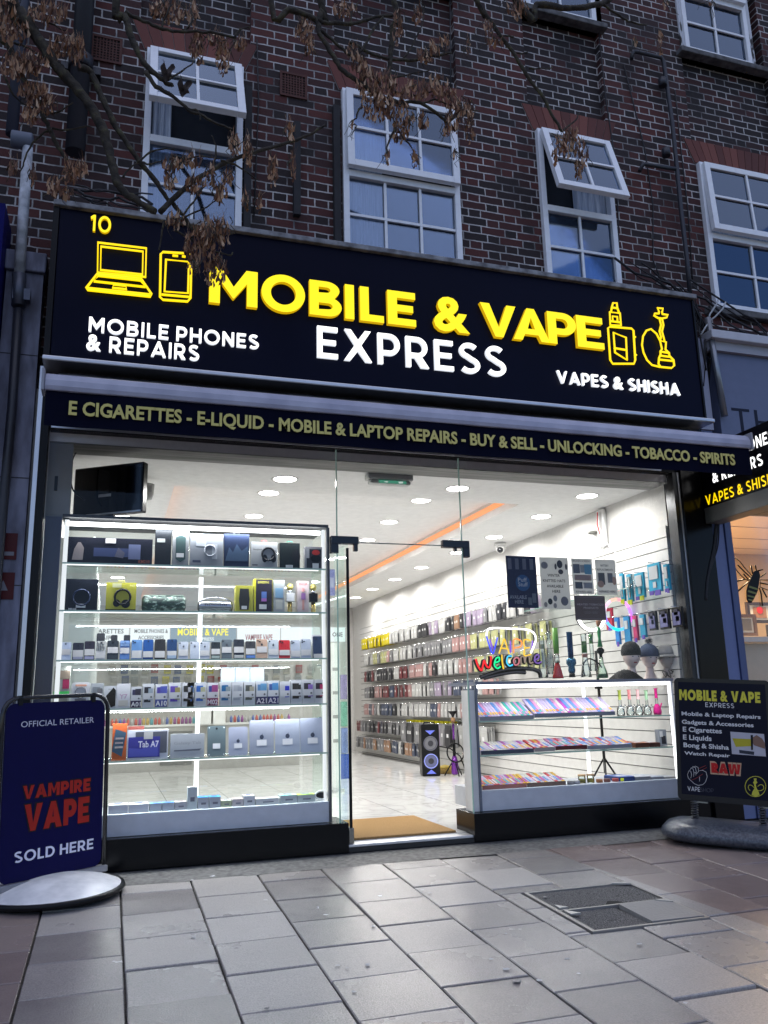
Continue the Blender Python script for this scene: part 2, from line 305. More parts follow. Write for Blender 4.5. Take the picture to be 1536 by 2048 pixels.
def caps_font(ch, t):
    h = t*.92   # horizontal bars a touch thinner than stems
    if ch == 'I': return t, [[(0, 0), (t, 0), (t, 1), (0, 1)]]
    if ch == '1': return .36, [[(.36-t, 0), (.36, 0), (.36, 1), (.36-t*.9, 1), (0, .86), (.05, .7), (.36-t, .78)]]
    if ch == '-': return .34, [[(0, .36), (.34, .36), (.34, .36+h*.8), (0, .36+h*.8)]]
    if ch == 'L': return .58, [[(0, 0), (.58, 0), (.58, h), (t, h), (t, 1), (0, 1)]]
    if ch == 'E': return .64, [[(0, 0), (.64, 0), (.64, h), (t, h), (t, .5-h/2), (.58, .5-h/2), (.58, .5+h/2), (t, .5+h/2), (t, 1-h), (.635, 1-h), (.635, 1), (0, 1)]]
    if ch == 'H': return .78, [[(0, 0), (t, 0), (t, .5-h/2), (.78-t, .5-h/2), (.78-t, 0), (.78, 0), (.78, 1), (.78-t, 1), (.78-t, .5+h/2), (t, .5+h/2), (t, 1), (0, 1)]]
    if ch == 'N': return .80, [[(0, 0), (t, 0), (t, .66), (.80-t, 0), (.80, 0), (.80, 1), (.80-t, 1), (.80-t, .36), (t*.95, 1), (0, 1)]]
    if ch == 'M': return .98, [[(0, 0), (t, 0), (t, .63), (.49-t*.05, .18), (.49+t*.05, .18), (.98-t, .63), (.98-t, 0), (.98, 0), (.98, 1), (.98-t*1.08, 1), (.49, .5), (t*1.08, 1), (0, 1)]]
    if ch == 'V': return .94, [[(.47-t*.48, 0), (.47+t*.48, 0), (.94, 1), (.94-t*1.12, 1), (.47, .29), (t*1.12, 1), (0, 1)]]
    if ch == 'A':
        u = t*1.1; return .98, [[(0, 0), (u, 0), (u+.075, .19), (.98-u-.075, .19), (.98-u, 0), (.98, 0), (.49+t*.46, 1), (.49-t*.46, 1)], [(.49, .72), (u+.155, .19+h*.88), (.98-u-.155, .19+h*.88)]]
    if ch == 'D': return .84, [[(0, 0), (.36, 0)]+_arc(.36, .5, .48, .5, -90, 90, 20)+[(0, 1)], [(t, h)]+_arc(.36, .5, .48-t, .5-h, -90, 90, 18)+[(t, 1-h)]]
    if ch == 'T': return .72, [[(.36-t/2, 0), (.36+t/2, 0), (.36+t/2, 1-h), (.72, 1-h), (.72, 1), (0, 1), (0, 1-h), (.36-t/2, 1-h)]]
    if ch == 'W': return 1.3, [[(.36-t*.5, 0), (.36+t*.45, 0), (.65, .62), (.94-t*.45, 0), (.94+t*.5, 0), (1.3, 1), (1.3-t*1.05, 1), (.94, .33), (.65+t*.42, 1), (.65-t*.42, 1), (.36, .33), (t*1.05, 1), (0, 1)]]
    if ch == 'X': return .88, [[(0, 0), (t*1.2, 0), (.44, .33), (.88-t*1.2, 0), (.88, 0), (.44+t*.64, .51), (.86, 1), (.86-t*1.2, 1), (.44, .68), (.02+t*1.2, 1), (.02, 1), (.44-t*.64, .51)]]
    if ch in 'O0':
        w = 1.06 if ch == 'O' else .92; return w, [_arc(w/2, .5, w/2, .515, 0, 350, 35), _arc(w/2, .5, w/2-t*1.05, .515-h, 0, 350, 35)]
    if ch == 'P': return .72, [[(0, 0), (t, 0), (t, .30), (.38, .30)]+_arc(.38, .65, .34, .35, -90, 90, 16)+[(0, 1)], [(t, .30+h)]+_arc(.38, .65, .34-t, .35-h, -90, 90, 14)+[(t, 1-h)]]
    if ch == 'R': return .76, [[(0, 0), (t, 0), (t, .31), (.30, .31), (.50, 0), (.76, 0), (.52, .35)]+_arc(.38, .66, .34, .34, -60, 90, 14)+[(0, 1)], [(t, .32+h)]+_arc(.38, .66, .34-t, .34-h, -90, 90, 14)+[(t, 1-h)]]
    if ch == 'B': return .76, [[(0, 0), (.44, 0)]+_arc(.44, .275, .32, .275, -90, 62, 12)+_arc(.40, .755, .31, .245, -40, 90, 12)+[(0, 1)], [(t, h*.9)]+_arc(.44, .285, .32-t, .275-h*.95, -90, 90, 10)+[(t, .285+.275-h*.95)], [(t, .745-.235+h*.75)]+_arc(.40, .75, .31-t, .24-h*.82, -90, 90, 10)+[(t, .75+.24-h*.82)]]
    if ch == 'S':
        r = .5-h/2; P = _arc(.36, .745, .265, .255-h/2+.01, 35, 250, 16)+_arc(.36, .265, .285, .265-h/2+.01, 70, -145, 16); return .72, _stroke(P, h)
    if ch == '&':
        P = [(.80, .02+t*.2), (.62, .2), (.30, .60), (.22, .74)]+_arc(.40, .76, .20, .24-h/2, 175, -20, 12)+[(.52, .58), (.24, .43)]+_arc(.34, .27, .25, .27-h/2, 150, 300, 10)+[(.62, .22), (.78, .47)]
        return .88, _stroke(P, h*.92)
    return .3, []
def glyph_geo(s, t=.22, gap=.14):
    k = (s, t, gap)
    if k in _gc: return _gc[k]
    V, Fc, ed = [], [], []; x = 0
    for ch in s:
        if ch == ' ': x += .34; continue
        if ch == '&':
            v0, f0, _ = glyph('&', .035*t/.2-.008); n = len(V); V += [(a*.92+x, b*1.02-.01) for a, b in v0]; Fc += [tuple(i+n for i in f) for f in f0]; x += .92+gap; continue
        w, cs = caps_font(ch, t); c = bpy.data.curves.new('t', 'CURVE'); c.dimensions = '2D'; c.fill_mode = 'BOTH'
        for P in cs:
            sp = c.splines.new('POLY'); sp.points.add(len(P)-1); sp.use_cyclic_u = True
            for q, (a, b) in zip(sp.points, P): q.co = (a, b, 0, 1)
        o = bpy.data.objects.new('t', c); COL.objects.link(o); me = bpy.data.meshes.new_from_object(o.evaluated_get(bpy.context.evaluated_depsgraph_get()))
        n = len(V); V += [(v.co.x+x, v.co.y) for v in me.vertices]
        for p in me.polygons:
            f = [i+n for i in p.vertices]; a = sum(V[f[i]][0]*V[f[(i+1) % len(f)]][1]-V[f[(i+1) % len(f)]][0]*V[f[i]][1] for i in range(len(f)))
            Fc.append(tuple(f if a > 0 else f[::-1]))
        bpy.data.objects.remove(o); bpy.data.curves.remove(c); bpy.data.meshes.remove(me); x += w+gap
    ec = {}
    def key(i): return (round(V[i][0], 5), round(V[i][1], 5))
    for f in Fc:
        for i in range(len(f)): ec[(key(f[i]), key(f[(i+1) % len(f)]))] = (f[i], f[(i+1) % len(f)])
    ed = [v for e, v in ec.items() if (e[1], e[0]) not in ec]
    x0 = min(v[0] for v in V); x1 = max(v[0] for v in V); y0 = min(v[1] for v in V); y1 = max(v[1] for v in V)
    V = [((a-x0)/(x1-x0), (b-y0)/(y1-y0)) for a, b in V]; _gc[k] = (V, Fc, ed); return _gc[k]
def text(name, s, parent, m, x0, x1, z0, z1, y=0, ext=.002, bold=.0, side=None, res=3, mb=None, slant=0, geo=0, gap=.14):
    V, Fc, ed = glyph_geo(s, geo, gap) if geo else glyph(s, bold, res); own = mb is None; mb = mb or MB()
    P = [(x0+(x1-x0)*a+slant*b, z0+(z1-z0)*b) for a, b in V]
    mb.add([(p[0], y, p[1]) for p in P], Fc, 0)
    if ext:
        n = len(P); mb.add([(p[0], y, p[1]) for p in P]+[(p[0], y+ext, p[1]) for p in P], [(a, b, b+n, a+n) for a, b in ed], 1 if side else 0)
    if own: return mb.build(name, [m, side] if side else m, parent)
def ptext(name, s, parent, m, px0, px1, pyb, pyt, Y, **k):   # lettering fitted to two measured corners on the plane y = Y
    a = at(px0, pyb, Y); b = at(px1, pyt, Y); o = parent.location if parent else Vector((0, 0, 0))
    return text(name, s, parent, m, a.x-o.x, b.x-o.x, a.z-o.z, b.z-o.z, Y-o.y, **k)
# ================================================================ PAVEMENT
def slab_field():
    mb = MB(); k0 = -12
    for i in range(k0, 26):
        x0 = .115+.395*i; ph = -.51 if i % 2 == 0 else -.71
        for j in range(-3, 22):
            y1 = ph-.40*j; y0 = y1-.40
            if y0 > -.34: continue
            y1 = min(y1, -.33)
            if y1-y0 < .05: continue
            if (i, j) in ((0, 3), (4, 3), (6, 4), (3, 4), (5, 5), (2, 0), (7, 3)): y1 -= .011
            segs = [(x0, x0+.395, y0, y1)]
            if i in (5, 6) and y0 < -1.215 and y1 > -1.945:      # cut round the inspection cover
                segs = [(x0, 2.214, max(y0, -1.945), min(y1, -1.215))] if i == 5 else []
                if y0 < -1.945: segs.append((x0, x0+.395, y0, -1.945))
                if y1 > -1.215: segs.append((x0, x0+.395, -1.215, y1))
            for xl, xr, y0, y1 in segs:
                if y1-y0 < .03: continue
                g = .003+rnd.random()*.003; dz = rnd.uniform(-.0025, .0025); ta = rnd.uniform(-.0025, .0025); tb = rnd.uniform(-.0025, .0025)
                a, b_, c, d_ = xl+g, xr-g, y0+g, y1-g
                def zz(x, y, e=0): return KG*y+dz+ta*(x-x0)/.4+tb*(y-y0)/.4-e
                q = .004
                V = [(a, c, zz(a, c, .03)), (b_, c, zz(b_, c, .03)), (b_, d_, zz(b_, d_, .03)), (a, d_, zz(a, d_, .03)),
                     (a, c, zz(a, c, q)), (b_, c, zz(b_, c, q)), (b_, d_, zz(b_, d_, q)), (a, d_, zz(a, d_, q)),
                     (a+q, c+q, zz(a, c)), (b_-q, c+q, zz(b_, c)), (b_-q, d_-q, zz(b_, d_)), (a+q, d_-q, zz(a, d_))]
                mb.add(V, [(0,1,5,4), (1,2,6,5), (2,3,7,6), (3,0,4,7), (4,5,9,8), (5,6,10,9), (6,7,11,10), (7,4,8,11), (8,9,10,11)])
    return mb
JOINT = fine_mat((.02, .018, .016), (.07, .065, .055), 60, .95, .4)
tag(slab_field().build('pavement', paving_mat()), 'grey concrete paving slabs laid in staggered rows', 'pavement', kind='structure')
mb = MB(); mb.face([(-60, -60, KG*-60-.014), (60, -60, KG*-60-.014), (60, -.3, KG*-.3-.014), (-60, -.3, KG*-.3-.014)])
mb.face([(-60, -.3, -.035), (60, -.3, -.035), (60, 60, -.035), (-60, 60, -.035)]); tag(mb.build('ground', JOINT), 'dark bedding below the slabs', 'ground', kind='structure')
MORT = fine_mat((.07, .068, .065), (.16, .155, .15), 30, .75, .4)
mb = MB()
xs = [-4+.25*i for i in range(60)]
for a, b in zip(xs, xs[1:]):
    e0 = -.345+.014*math.sin(a*7)+.006*math.sin(a*23); e1 = -.345+.014*math.sin(b*7)+.006*math.sin(b*23)
    mb.face([(a, e0, KG*e0+.002), (b, e1, KG*e1+.002), (b, .1, .012), (a, .1, .012)])
tag(mb.build('mortar_strip', MORT), 'strip of smeared mortar between slabs and shop base', 'mortar strip', kind='structure')
# gum and litter
for i, (px, py, r, c, lb) in enumerate([(425, 1754, .02, (.7, .7, .72), 'crumpled scrap of white paper near the black shop base'), (387, 1877, .013, (.6, .6, .6), 'thin white paper shred on a slab below the window'),
      (1033, 1965, .02, (.42, .39, .36), 'flattened gum blob on a slab at bottom centre'), (636, 1817, .007, (.8, .8, .8), 'white speck of litter between door and camera'),
      (1400, 1914, .012, (.5, .48, .46), 'pale gum spot at the brown slabs on the right'), (1090, 1796, .014, (.36, .34, .32), 'grey gum spot left of the metal cover frame'), (236, 1772, .02, (.55, .55, .5), 'torn paper bits beside the curved sign base')]):
    p = gr(px, py); mb = MB(); n = 9; pts = []
    for j in range(n):
        a = 6.283*j/n; q = r*rnd.uniform(.6, 1.1); pts.append((p.x+q*math.cos(a), p.y+q*.8*math.sin(a), p.z+.004+rnd.uniform(0, .004)))
    mb.face(pts); mb.face([(x, y, z-.004) for x, y, z in pts][::-1])
    tag(mb.build('gum_spot' if 'gum' in lb else 'paper_scrap', mat(c, .8)), lb, 'gum' if 'gum' in lb else 'litter')
g0 = None; r8 = random.Random(8)
for k in range(26):
    p = gr(r8.uniform(250, 1500), r8.uniform(1745, 2030))
    if 2.1 < p.x < 3.0 and -2.0 < p.y < -1.15: continue
    if g0 is None or r8.random() < .3:
        mb = MB(); n = 11; mb.face([(.014*r8.uniform(.6, 1.2)*math.cos(6.283*j/n), .014*r8.uniform(.6, 1.2)*math.sin(6.283*j/n), 0) for j in range(n)]); g0 = mb.build('gum_spot', mat((r8.choice((.16, .5, .6)),)*3, .8)); q = g0
    else: q = g0.copy(); COL.objects.link(q)
    q.location = (p.x, p.y, p.z+.0045); q.rotation_euler = (math.atan(KG), 0, r8.uniform(0, 6)); s_ = r8.uniform(.5, 1.1); q.scale = (s_, s_, 1); tag(q, 'small trodden gum spot on the paving slabs', 'gum', 'gum spots on the paving')
# inspection cover
cv = thing('inspection_cover', 'broken rectangular inspection cover frame filled with asphalt and one slab piece', 'cover', (2.22, -1.94, KG*-1.94))
def cz(y, e=0): return KG*y+e
def cquad(name, m, pts, th=.01, e=.002):
    mb = MB(); P = [(x, y, cz(y, e)) for x, y in pts]; n = len(P)
    V = [(x, y, z) for x, y, z in P]+[(x, y, z-th) for x, y, z in P]
    mb.add(V, [tuple(range(n)), tuple(range(2*n-1, n-1, -1))]+[((i+1) % n, i, i+n, (i+1) % n+n) for i in range(n)])
    return mb.build(name, m, cv)
ASPH = fine_mat((.02, .02, .02), (.24, .235, .23), 190, .85, 1.0, lo=.4, hi=.62)
FRM = mat((.3, .29, .28), .45, .6)
w, h = .665, .70
for nm, pts in (('frame_bar', [(0, 0), (.022, 0), (.022, h), (0, h)]), ('frame_bar', [(w-.015, 0), (w, 0), (w, h), (w-.015, h)]), ('frame_bar', [(.022, 0), (w-.015, 0), (w-.015, .016), (.022, .016)]), ('frame_bar', [(.022, h-.014), (w-.015, h-.014), (w-.015, h), (.022, h)]), ('frame_bar', [(.022, .335), (w-.015, .335), (w-.015, .35), (.022, .35)])):
    cquad(nm, FRM, pts, .02, .006)
cquad('asphalt_panel', ASPH, [(.03, .355), (w-.02, .355), (w-.02, h-.02), (.03, h-.02)], .02, -.001)
cquad('asphalt_panel', ASPH, [(.03, .02), (.34, .02), (.33, .33), (.03, .33)], .02, -.004)
cquad('slab_piece', mat((.24, .235, .23), .5, bump=.3), [(.35, .03), (w-.02, .02), (w-.02, .325), (.36, .33)], .03, .010)
for p in ([(.03, .25), (.09, .25), (.03, .33)], [(w-.09, .325), (w-.02, .325), (w-.02, .26)], [(w-.12, h-.02), (w-.02, h-.02), (w-.02, h-.06)], [(.03, .36), (.03, .42), (.08, .36)]): cquad('corner_plate', mat((.42, .41, .4), .4, .5), p, .008, .014)
cquad('hole', mat((.006, .006, .006), .9), [(.30, .36), (.42, .36), (.4, .4), (.35, .42)], .003, .003)
# ================================================================ BRICK BUILDING
bld = thing('brick_building', 'dark red brick terrace with white casement windows above the lit shop', 'building', (0, .15, 4))
def bb(mb, name, m, bevel=0):   # world coordinates -> child of the building
    o = mb.build(name, m, bld, bevel); o.location = (0, -.15, -4); return o
YB = .15; ZTOP = 10.5
openings = [(.06, .81, 4.45, 6.0), (1.63, 2.66, 4.45, 6.0), (3.45, 4.2, 4.45, 6.0), (5.2, 6.22, 4.47, 6.0)]
upper = [(.0, .87, 7.3, 8.7), (1.58, 2.7, 7.3, 8.7), (3.4, 4.22, 7.3, 8.7), (5.18, 6.25, 7.27, 8.7)]
mb = MB(); mbp = MB(); col_edges = []
holes = []
for (a, b, c, d_), (e, f, g, h_) in zip(openings, upper):
    holes += [(a, b, c, d_, .2), (e, f, 6.27, g-.06, .06), (e+.03, f-.03, g, h_, .2)]
def wall_with_holes(mb, x0, x1, z0, z1, holes, y):
    xs = sorted(set([x0, x1]+[v for q in holes for v in q[:2]])); zs = sorted(set([z0, z1]+[v for q in holes for v in q[2:4]]))
    for a, b in zip(xs, xs[1:]):
        for c, d_ in zip(zs, zs[1:]):
            mx, mz = (a+b)/2, (c+d_)/2
            if any(q[0] < mx < q[1] and q[2] < mz < q[3] for q in holes): continue
            mb.face([(a, y, c), (b, y, c), (b, y, d_), (a, y, d_)])
    for q in holes:
        a, b, c, d_, dp = q; Y2 = y+dp
        for P in ([(a, y, c), (a, y, d_), (a, Y2, d_), (a, Y2, c)], [(b, y, c), (b, Y2, c), (b, Y2, d_), (b, y, d_)], [(a, y, d_), (b, y, d_), (b, Y2, d_), (a, Y2, d_)], [(a, y, c), (a, Y2, c), (b, Y2, c), (b, y, c)]): mb.face(P)
wall_with_holes(mb, -20, 26, 3.3, ZTOP, holes, YB)
mb.box(-20, 26, YB+.3, YB+9.5, 3.3, ZTOP); bb(mb, 'wall', BRICK)
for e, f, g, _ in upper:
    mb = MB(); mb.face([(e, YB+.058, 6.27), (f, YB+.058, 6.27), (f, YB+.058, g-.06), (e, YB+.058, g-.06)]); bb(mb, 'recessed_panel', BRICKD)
# gauged brick arches
ARCH = island_mat([(0, (.09, .03, .026)), (.5, (.14, .042, .034)), (1, (.2, .065, .05))], .8)
for (a, b, c, d_) in openings:
    mb = MB(); n = int((b-a)/.072); top = .26
    for i in range(n):
        u0, u1 = i/n, (i+1)/n; xa, xb = a-.02+(b-a+.04)*u0, a-.02+(b-a+.04)*u1; ta, tb = a-.12+(b-a+.24)*u0, a-.12+(b-a+.24)*u1
        mb.prism([(xa+.003, d_+.012), (xb-.003, d_+.012), (tb-.003, d_+top), (ta+.003, d_+top)], YB-.012, YB+.05)
    bb(mb, 'brick_arch', ARCH)
    mb = MB(); mb.prism([(a-.02, d_+.008), (b+.02, d_+.008), (b+.12, d_+top), (a-.12, d_+top)], YB-.004, YB+.02); bb(mb, 'arch_mortar', mat((.3, .29, .28), .9))
SILL = fine_mat((.05, .05, .052), (.14, .14, .145), 14, .8, .3)
for e, f, g, _ in upper: bb(MB().box(e-.06, f+.06, YB-.09, YB+.2, g-.06, g-.003), 'window_sill', SILL, .008)
bb(MB().box(5.1, 6.3, YB-.08, YB+.1, 4.40, 4.467), 'window_sill', SILL, .008)
# windows
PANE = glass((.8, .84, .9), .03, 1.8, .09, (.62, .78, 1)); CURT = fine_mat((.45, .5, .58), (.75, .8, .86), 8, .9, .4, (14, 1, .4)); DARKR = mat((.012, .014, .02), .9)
def sash(mb, x0, x1, z0, z1, y, w=.055, th=.05):
    mb.box(x0, x0+w, y, y+th, z0, z1); mb.box(x1-w, x1, y, y+th, z0, z1); mb.box(x0+w, x1-w, y, y+th, z0, z0+w); mb.box(x0+w, x1-w, y, y+th, z1-w, z1)
def curtain(x0, x1, z0, z1, y, win, folds=6):
    mb = MB(); n = folds*8; V = []
    for i in range(n+1):
        x = x0+(x1-x0)*i/n; yy = y+.018*math.sin(i/8*2*math.pi)+.008*math.sin(i*.9); V += [(x, yy, z0), (x+.01*math.sin(i), yy, z1)]
    mb.add(V, [(2*i, 2*i+2, 2*i+3, 2*i+1) for i in range(n)], 0, True); o = mb.build('curtain', CURT, win)
    return o
def window(a, b, c, d_, cols, open_top=0, curt=(), zsplit=None, yf=.10, rows=2):
    yf = YB-.15+yf   # local y measured from building origin
    yf -= 0
    win = MB(); w = .05; z0, z1 = c-4, d_-4; zs = (zsplit or (c+d_)/2-.02)-4
    win.box(a, a+w, yf, yf+.07, z0, z1); win.box(b-w, b, yf, yf+.07, z0, z1); win.box(a+w, b-w, yf, yf+.07, z1-w, z1); win.box(a+w, b-w, yf, yf+.07, z0, z0+w); win.box(a+w, b-w, yf-.004, yf+.066, zs-.03, zs+.03)
    W_ = win.build('window', UPVC, bld, .004); W_.location = (0, -.15, 0)
    def bars(mb, x0, x1, za, zb, y, cols, rows=2):
        for i in range(1, cols): x = x0+(x1-x0)*i/cols; mb.box(x-.011, x+.011, y, y+.018, za, zb)
        for i in range(1, rows): z = za+(zb-za)*i/rows; mb.box(x0, x1, y-.002, y+.016, z-.011, z+.011)
    # lower light
    mb = MB(); mb.box(a+w, b-w, yf+.035, yf+.041, z0+w, zs-.03); mb.build('pane', PANE, W_)
    mb = MB(); bars(mb, a+w, b-w, z0+w, zs-.03, yf+.015, cols); mb.build('glazing_bar', UPVC, W_)
    # top-hung sash, pushed out at its foot
    H = z1-w*.6-(zs+.02); mb = MB(); sash(mb, a+.022, b-.022, -H, 0, -.03, .06); s_ = mb.build('sash', UPVC, W_, .004); s_.location = (0, yf-.012, z1-w*.5); s_.rotation_euler = (-open_top, 0, 0)
    mb = MB(); mb.box(a+.08, b-.08, -.008, -.003, -H+.06, -.06); o = mb.build('sash_pane', PANE, W_); o.location = s_.location; o.rotation_euler = s_.rotation_euler
    mb = MB(); bars(mb, a+.082, b-.082, -H+.06, -.06, -.026, cols); o = mb.build('glazing_bar', UPVC, W_); o.location = s_.location; o.rotation_euler = s_.rotation_euler
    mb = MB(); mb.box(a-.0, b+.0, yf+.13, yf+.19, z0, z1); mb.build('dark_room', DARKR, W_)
    for (u0, u1, f_) in curt: curtain(a+(b-a)*u0, a+(b-a)*u1, z0+.03, z1-.03, yf+.1, W_, f_)
    return W_
window(*openings[0], 2, .42, ((.05, .28, 3),)); window(*openings[1], 3, .04, ((.05, .36, 3),)); window(*openings[2], 2, .30, ((.5, .95, 5),)); window(*openings[3], 2, .05, ((.05, .95, 8),))
for (e, f, g, h_), lab in zip(upper, 'abcd'): window(e+.03 if e > 5 else e+.03, f-.03 if e < 5 else e+.85, g, h_, 2, 0, ((.1, .9, 6),) if e > 5 else ())
# peeling painted timber linings round the upper windows
PEEL = fine_mat((.05, .045, .045), (.6, .62, .66), 18, .85, .5, (1, 1, .35), .44, .5)
for e, f, g, h_ in upper[2:]:
    x1 = f-.03 if e < 5 else e+.85
    bb(MB().box(e-.0, e+.03, YB-.02, YB+.1, g, h_), 'timber_lining', PEEL); bb(MB().box(x1, x1+.09, YB+.0, YB+.13, g, h_), 'timber_lining', PEEL)
# terracotta air bricks
TER = mat((.085, .03, .024), .8)
for px, py in ((213, 100), (587, 172)):
    p = at(px, py, YB); s = .115; mb = MB(); z0, z1 = p.z-s, p.z+s; x0, x1 = p.x-s, p.x+s
    mb.box(x0, x0+.02, YB-.014, YB+.02, z0, z1).box(x1-.02, x1, YB-.014, YB+.02, z0, z1).box(x0+.02, x1-.02, YB-.014, YB+.02, z0, z0+.02).box(x0+.02, x1-.02, YB-.014, YB+.02, z1-.02, z1)
    for i in range(1, 8): q = x0+.02+(2*s-.04)*i/8; mb.box(q-.005, q+.005, YB-.010, YB+.01, z0+.02, z1-.02)
    for i in range(1, 8): q = z0+.02+(2*s-.04)*i/8; mb.box(x0+.02, x1-.02, YB-.008, YB+.01, q-.005, q+.005)
    o = bb(mb, 'air_brick', TER); bb(MB().box(x0+.01, x1-.01, YB-.003, YB+.005, z0+.01, z1-.01), 'vent_shadow', mat((.01, .008, .008), .9))
# dark vertical channels left by removed pipes
for a, b, c, d_ in ((498, 180, 492, 455), (594, 250, 592, 412), (672, 218, 676, 480)):
    p, q = at(a, b, YB), at(c, d_, YB); bb(MB().box(p.x-.035, p.x+.02, YB-.05, YB+.01, q.z-.1, p.z), 'channel_strip', mat((.02, .02, .024), .8))
# ================================================================ PIPES, CABLES
def pipe(name, label, pts, r, m, cat='pipe', n=10, group=None):
    mb = MB(); mb.tube(pts, r, n); o = mb.build(name, m); return tag(o, label, cat, group)
IRON = mat((.022, .024, .034), .45, bump=.2)
p = at(150, 305, .02)
dp = thing('drainpipe', 'black cast iron drainpipe running down the brick wall at upper left', 'drainpipe', (p.x, .02, p.z))
MB().tube([(0, 0, 0), (0, 0, 6.2)], .07, 14).build('pipe', IRON, dp)
for z in (.75, 1.6, 2.6): MB().tube([(0, 0, z-.05), (0, 0, z+.05)], .088, 14).box(-.14, .14, .04, .12, z-.03, z+.03).build('pipe_collar', IRON, dp)
dp2 = thing('rainwater_pipe', 'weathered white pipe with a grey lead cap beside the left pilaster', 'pipe', (-.70, -.08, 3.8))
MB().tube([(.0, 0, .05), (-.01, 0, 1.02)], .035, 12).build('pipe', fine_mat((.25, .27, .3), (.6, .63, .68), 12, .6, .2), dp2)
MB().tube([(-.12, 0, 1.07), (.02, 0, 1.07)], .06, 12).build('cap', mat((.12, .14, .19), .6), dp2, .01)
MB().tube([(.01, 0, -.18), (0, 0, .05)], .045, 12).box(-.03, .08, -.03, .03, -.14, -.06).build('valve', mat((.08, .09, .12), .4, .5), dp2)
MB().tube([(-.12, 0, 1.1), (-.12, .1, 3.8)], .04, 10).build('upper_pipe', mat((.03, .035, .06), .5), dp2)
pipe('waste_pipe', 'thin black pipe running down the left pilaster from the white pipe', [(-.69, -.08, 3.6), (-.68, -.08, 2.9), (-.69, -.08, 2.0), (-.69, -.08, .2)], .03, IRON)
q = [at(1263, 118, .08), at(1266, 103, .08), at(1275, 104, .08), at(1322, 115, .08), at(1327, 122, .08), at(1345, 250, .08), at(1362, 420, .08), at(1374, 520, .08), at(1380, 590, .08)]
pr_ = thing('waste_pipe', 'slim black waste pipe with side branches between the two right windows', 'pipe', (q[5].x, .08, 4.5))
def lc(P, o): return [Vector(p)-o.location for p in P]
MB().tube(lc(q, pr_), .02, 8).build('pipe', IRON, pr_)
MB().tube(lc([at(1279, 343, .1), at(1286, 328, .08), at(1300, 330, .08), at(1350, 338, .08)], pr_), .02, 8).build('branch_pipe', IRON, pr_)
for a, b in ((1325, 165), (1332, 305)): p = at(a, b, .08)-pr_.location; MB().tube([(p.x, p.y-.0, p.z-.04), (p.x, p.y, p.z+.04)], .04, 8).build('pipe_clip', IRON, pr_)
WIRE = mat((.012, .012, .016), .6)
for i, (P, lb) in enumerate([
    ([(1248, 130), (1265, 200), (1290, 300), (1306, 410), (1306, 520), (1330, 580)], 'thin black wire hanging beside the slim waste pipe'),
    ([(1350, 180), (1362, 300), (1376, 420), (1385, 560)], 'second thin black wire right of the slim waste pipe'),
    ([(514, 80), (517, 200), (512, 330), (508, 430)], 'thin black wire down the brickwork right of the open left window'),
    ([(1196, 50), (1212, 200), (1232, 330), (1238, 480), (1230, 570)], 'thin black wire passing the right edge of the tilted window'),
    ([(900, 0), (901, 130), (902, 180)], 'short dark wire along the brick panel edge above the middle window')]):
    pipe('cable', lb, [at(x, y, .135) for x, y in P], .006, WIRE, 'cable', 5)
rr = random.Random(3)
for i in range(9):
    P = []; x0 = 1235+i*14+rr.uniform(-8, 8); y0 = 520+i*6+rr.uniform(-14, 14)
    for k in range(8):
        t = k/7; P.append(at(x0+(1395-x0)*min(1, t*1.5)+rr.uniform(-5, 5)+(t > .66)*rr.uniform(0, 30), y0+(610-y0)*min(1, t*1.5)+max(0, t-.6)*rr.uniform(200, 480)+rr.uniform(-6, 6), -.05+rr.uniform(-.05, .1)))
    pipe('cable', 'black cable in the loose tangle at the upper right corner of the sign', P, rr.choice((.005, .008, .011)), WIRE, 'cable', 5, 'cables tangled at the sign corner')
for i in range(6):
    P = [at(1536-k*26+rr.uniform(-6, 6), 705-i*9-k*(12+i)+rr.uniform(-7, 7), .0+rr.uniform(-.05, .08)) for k in range(7)]
    pipe('cable', 'black cable sagging along the wall below the right window', P, rr.choice((.006, .009, .012)), WIRE, 'cable', 5, 'cables sagging below the right window')
for i in range(5):
    P = [at(150+k*22+rr.uniform(-5, 5), 372+i*6+k*(3+i*.6)+rr.uniform(-7, 7), -.1+rr.uniform(-.05, .05)) for k in range(8)]
    pipe('cable', 'dark cable bundled on top of the sign at its left end', P, rr.choice((.006, .01)), WIRE, 'cable', 5, 'cables on the left end of the sign')
# pole with cut cable ends
p = at(1418, 660, -.1)
st = thing('metal_conduit', 'galvanised conduit pole with loose cut cable ends at the right of the sign', 'conduit', (p.x, -.1, 3.2))
MB().tube([(0.06, 0, .12), (0, 0, 1.03)], .028, 10).build('pole', mat((.25, .27, .3), .35, .7), st)
for P in ([(0, 0, 1.0), (.03, 0, 1.07), (.1, -.02, 1.17), (.12, -.02, 1.21)], [(0, 0, .99), (.08, 0, 1.05), (.16, -.02, 1.13), (.2, -.02, 1.2)], [(0, 0, .98), (-.05, -.02, .93), (-.12, -.03, .84)]): MB().tube(P, .008, 6).build('cable_end', mat((.4, .42, .44), .5), st)
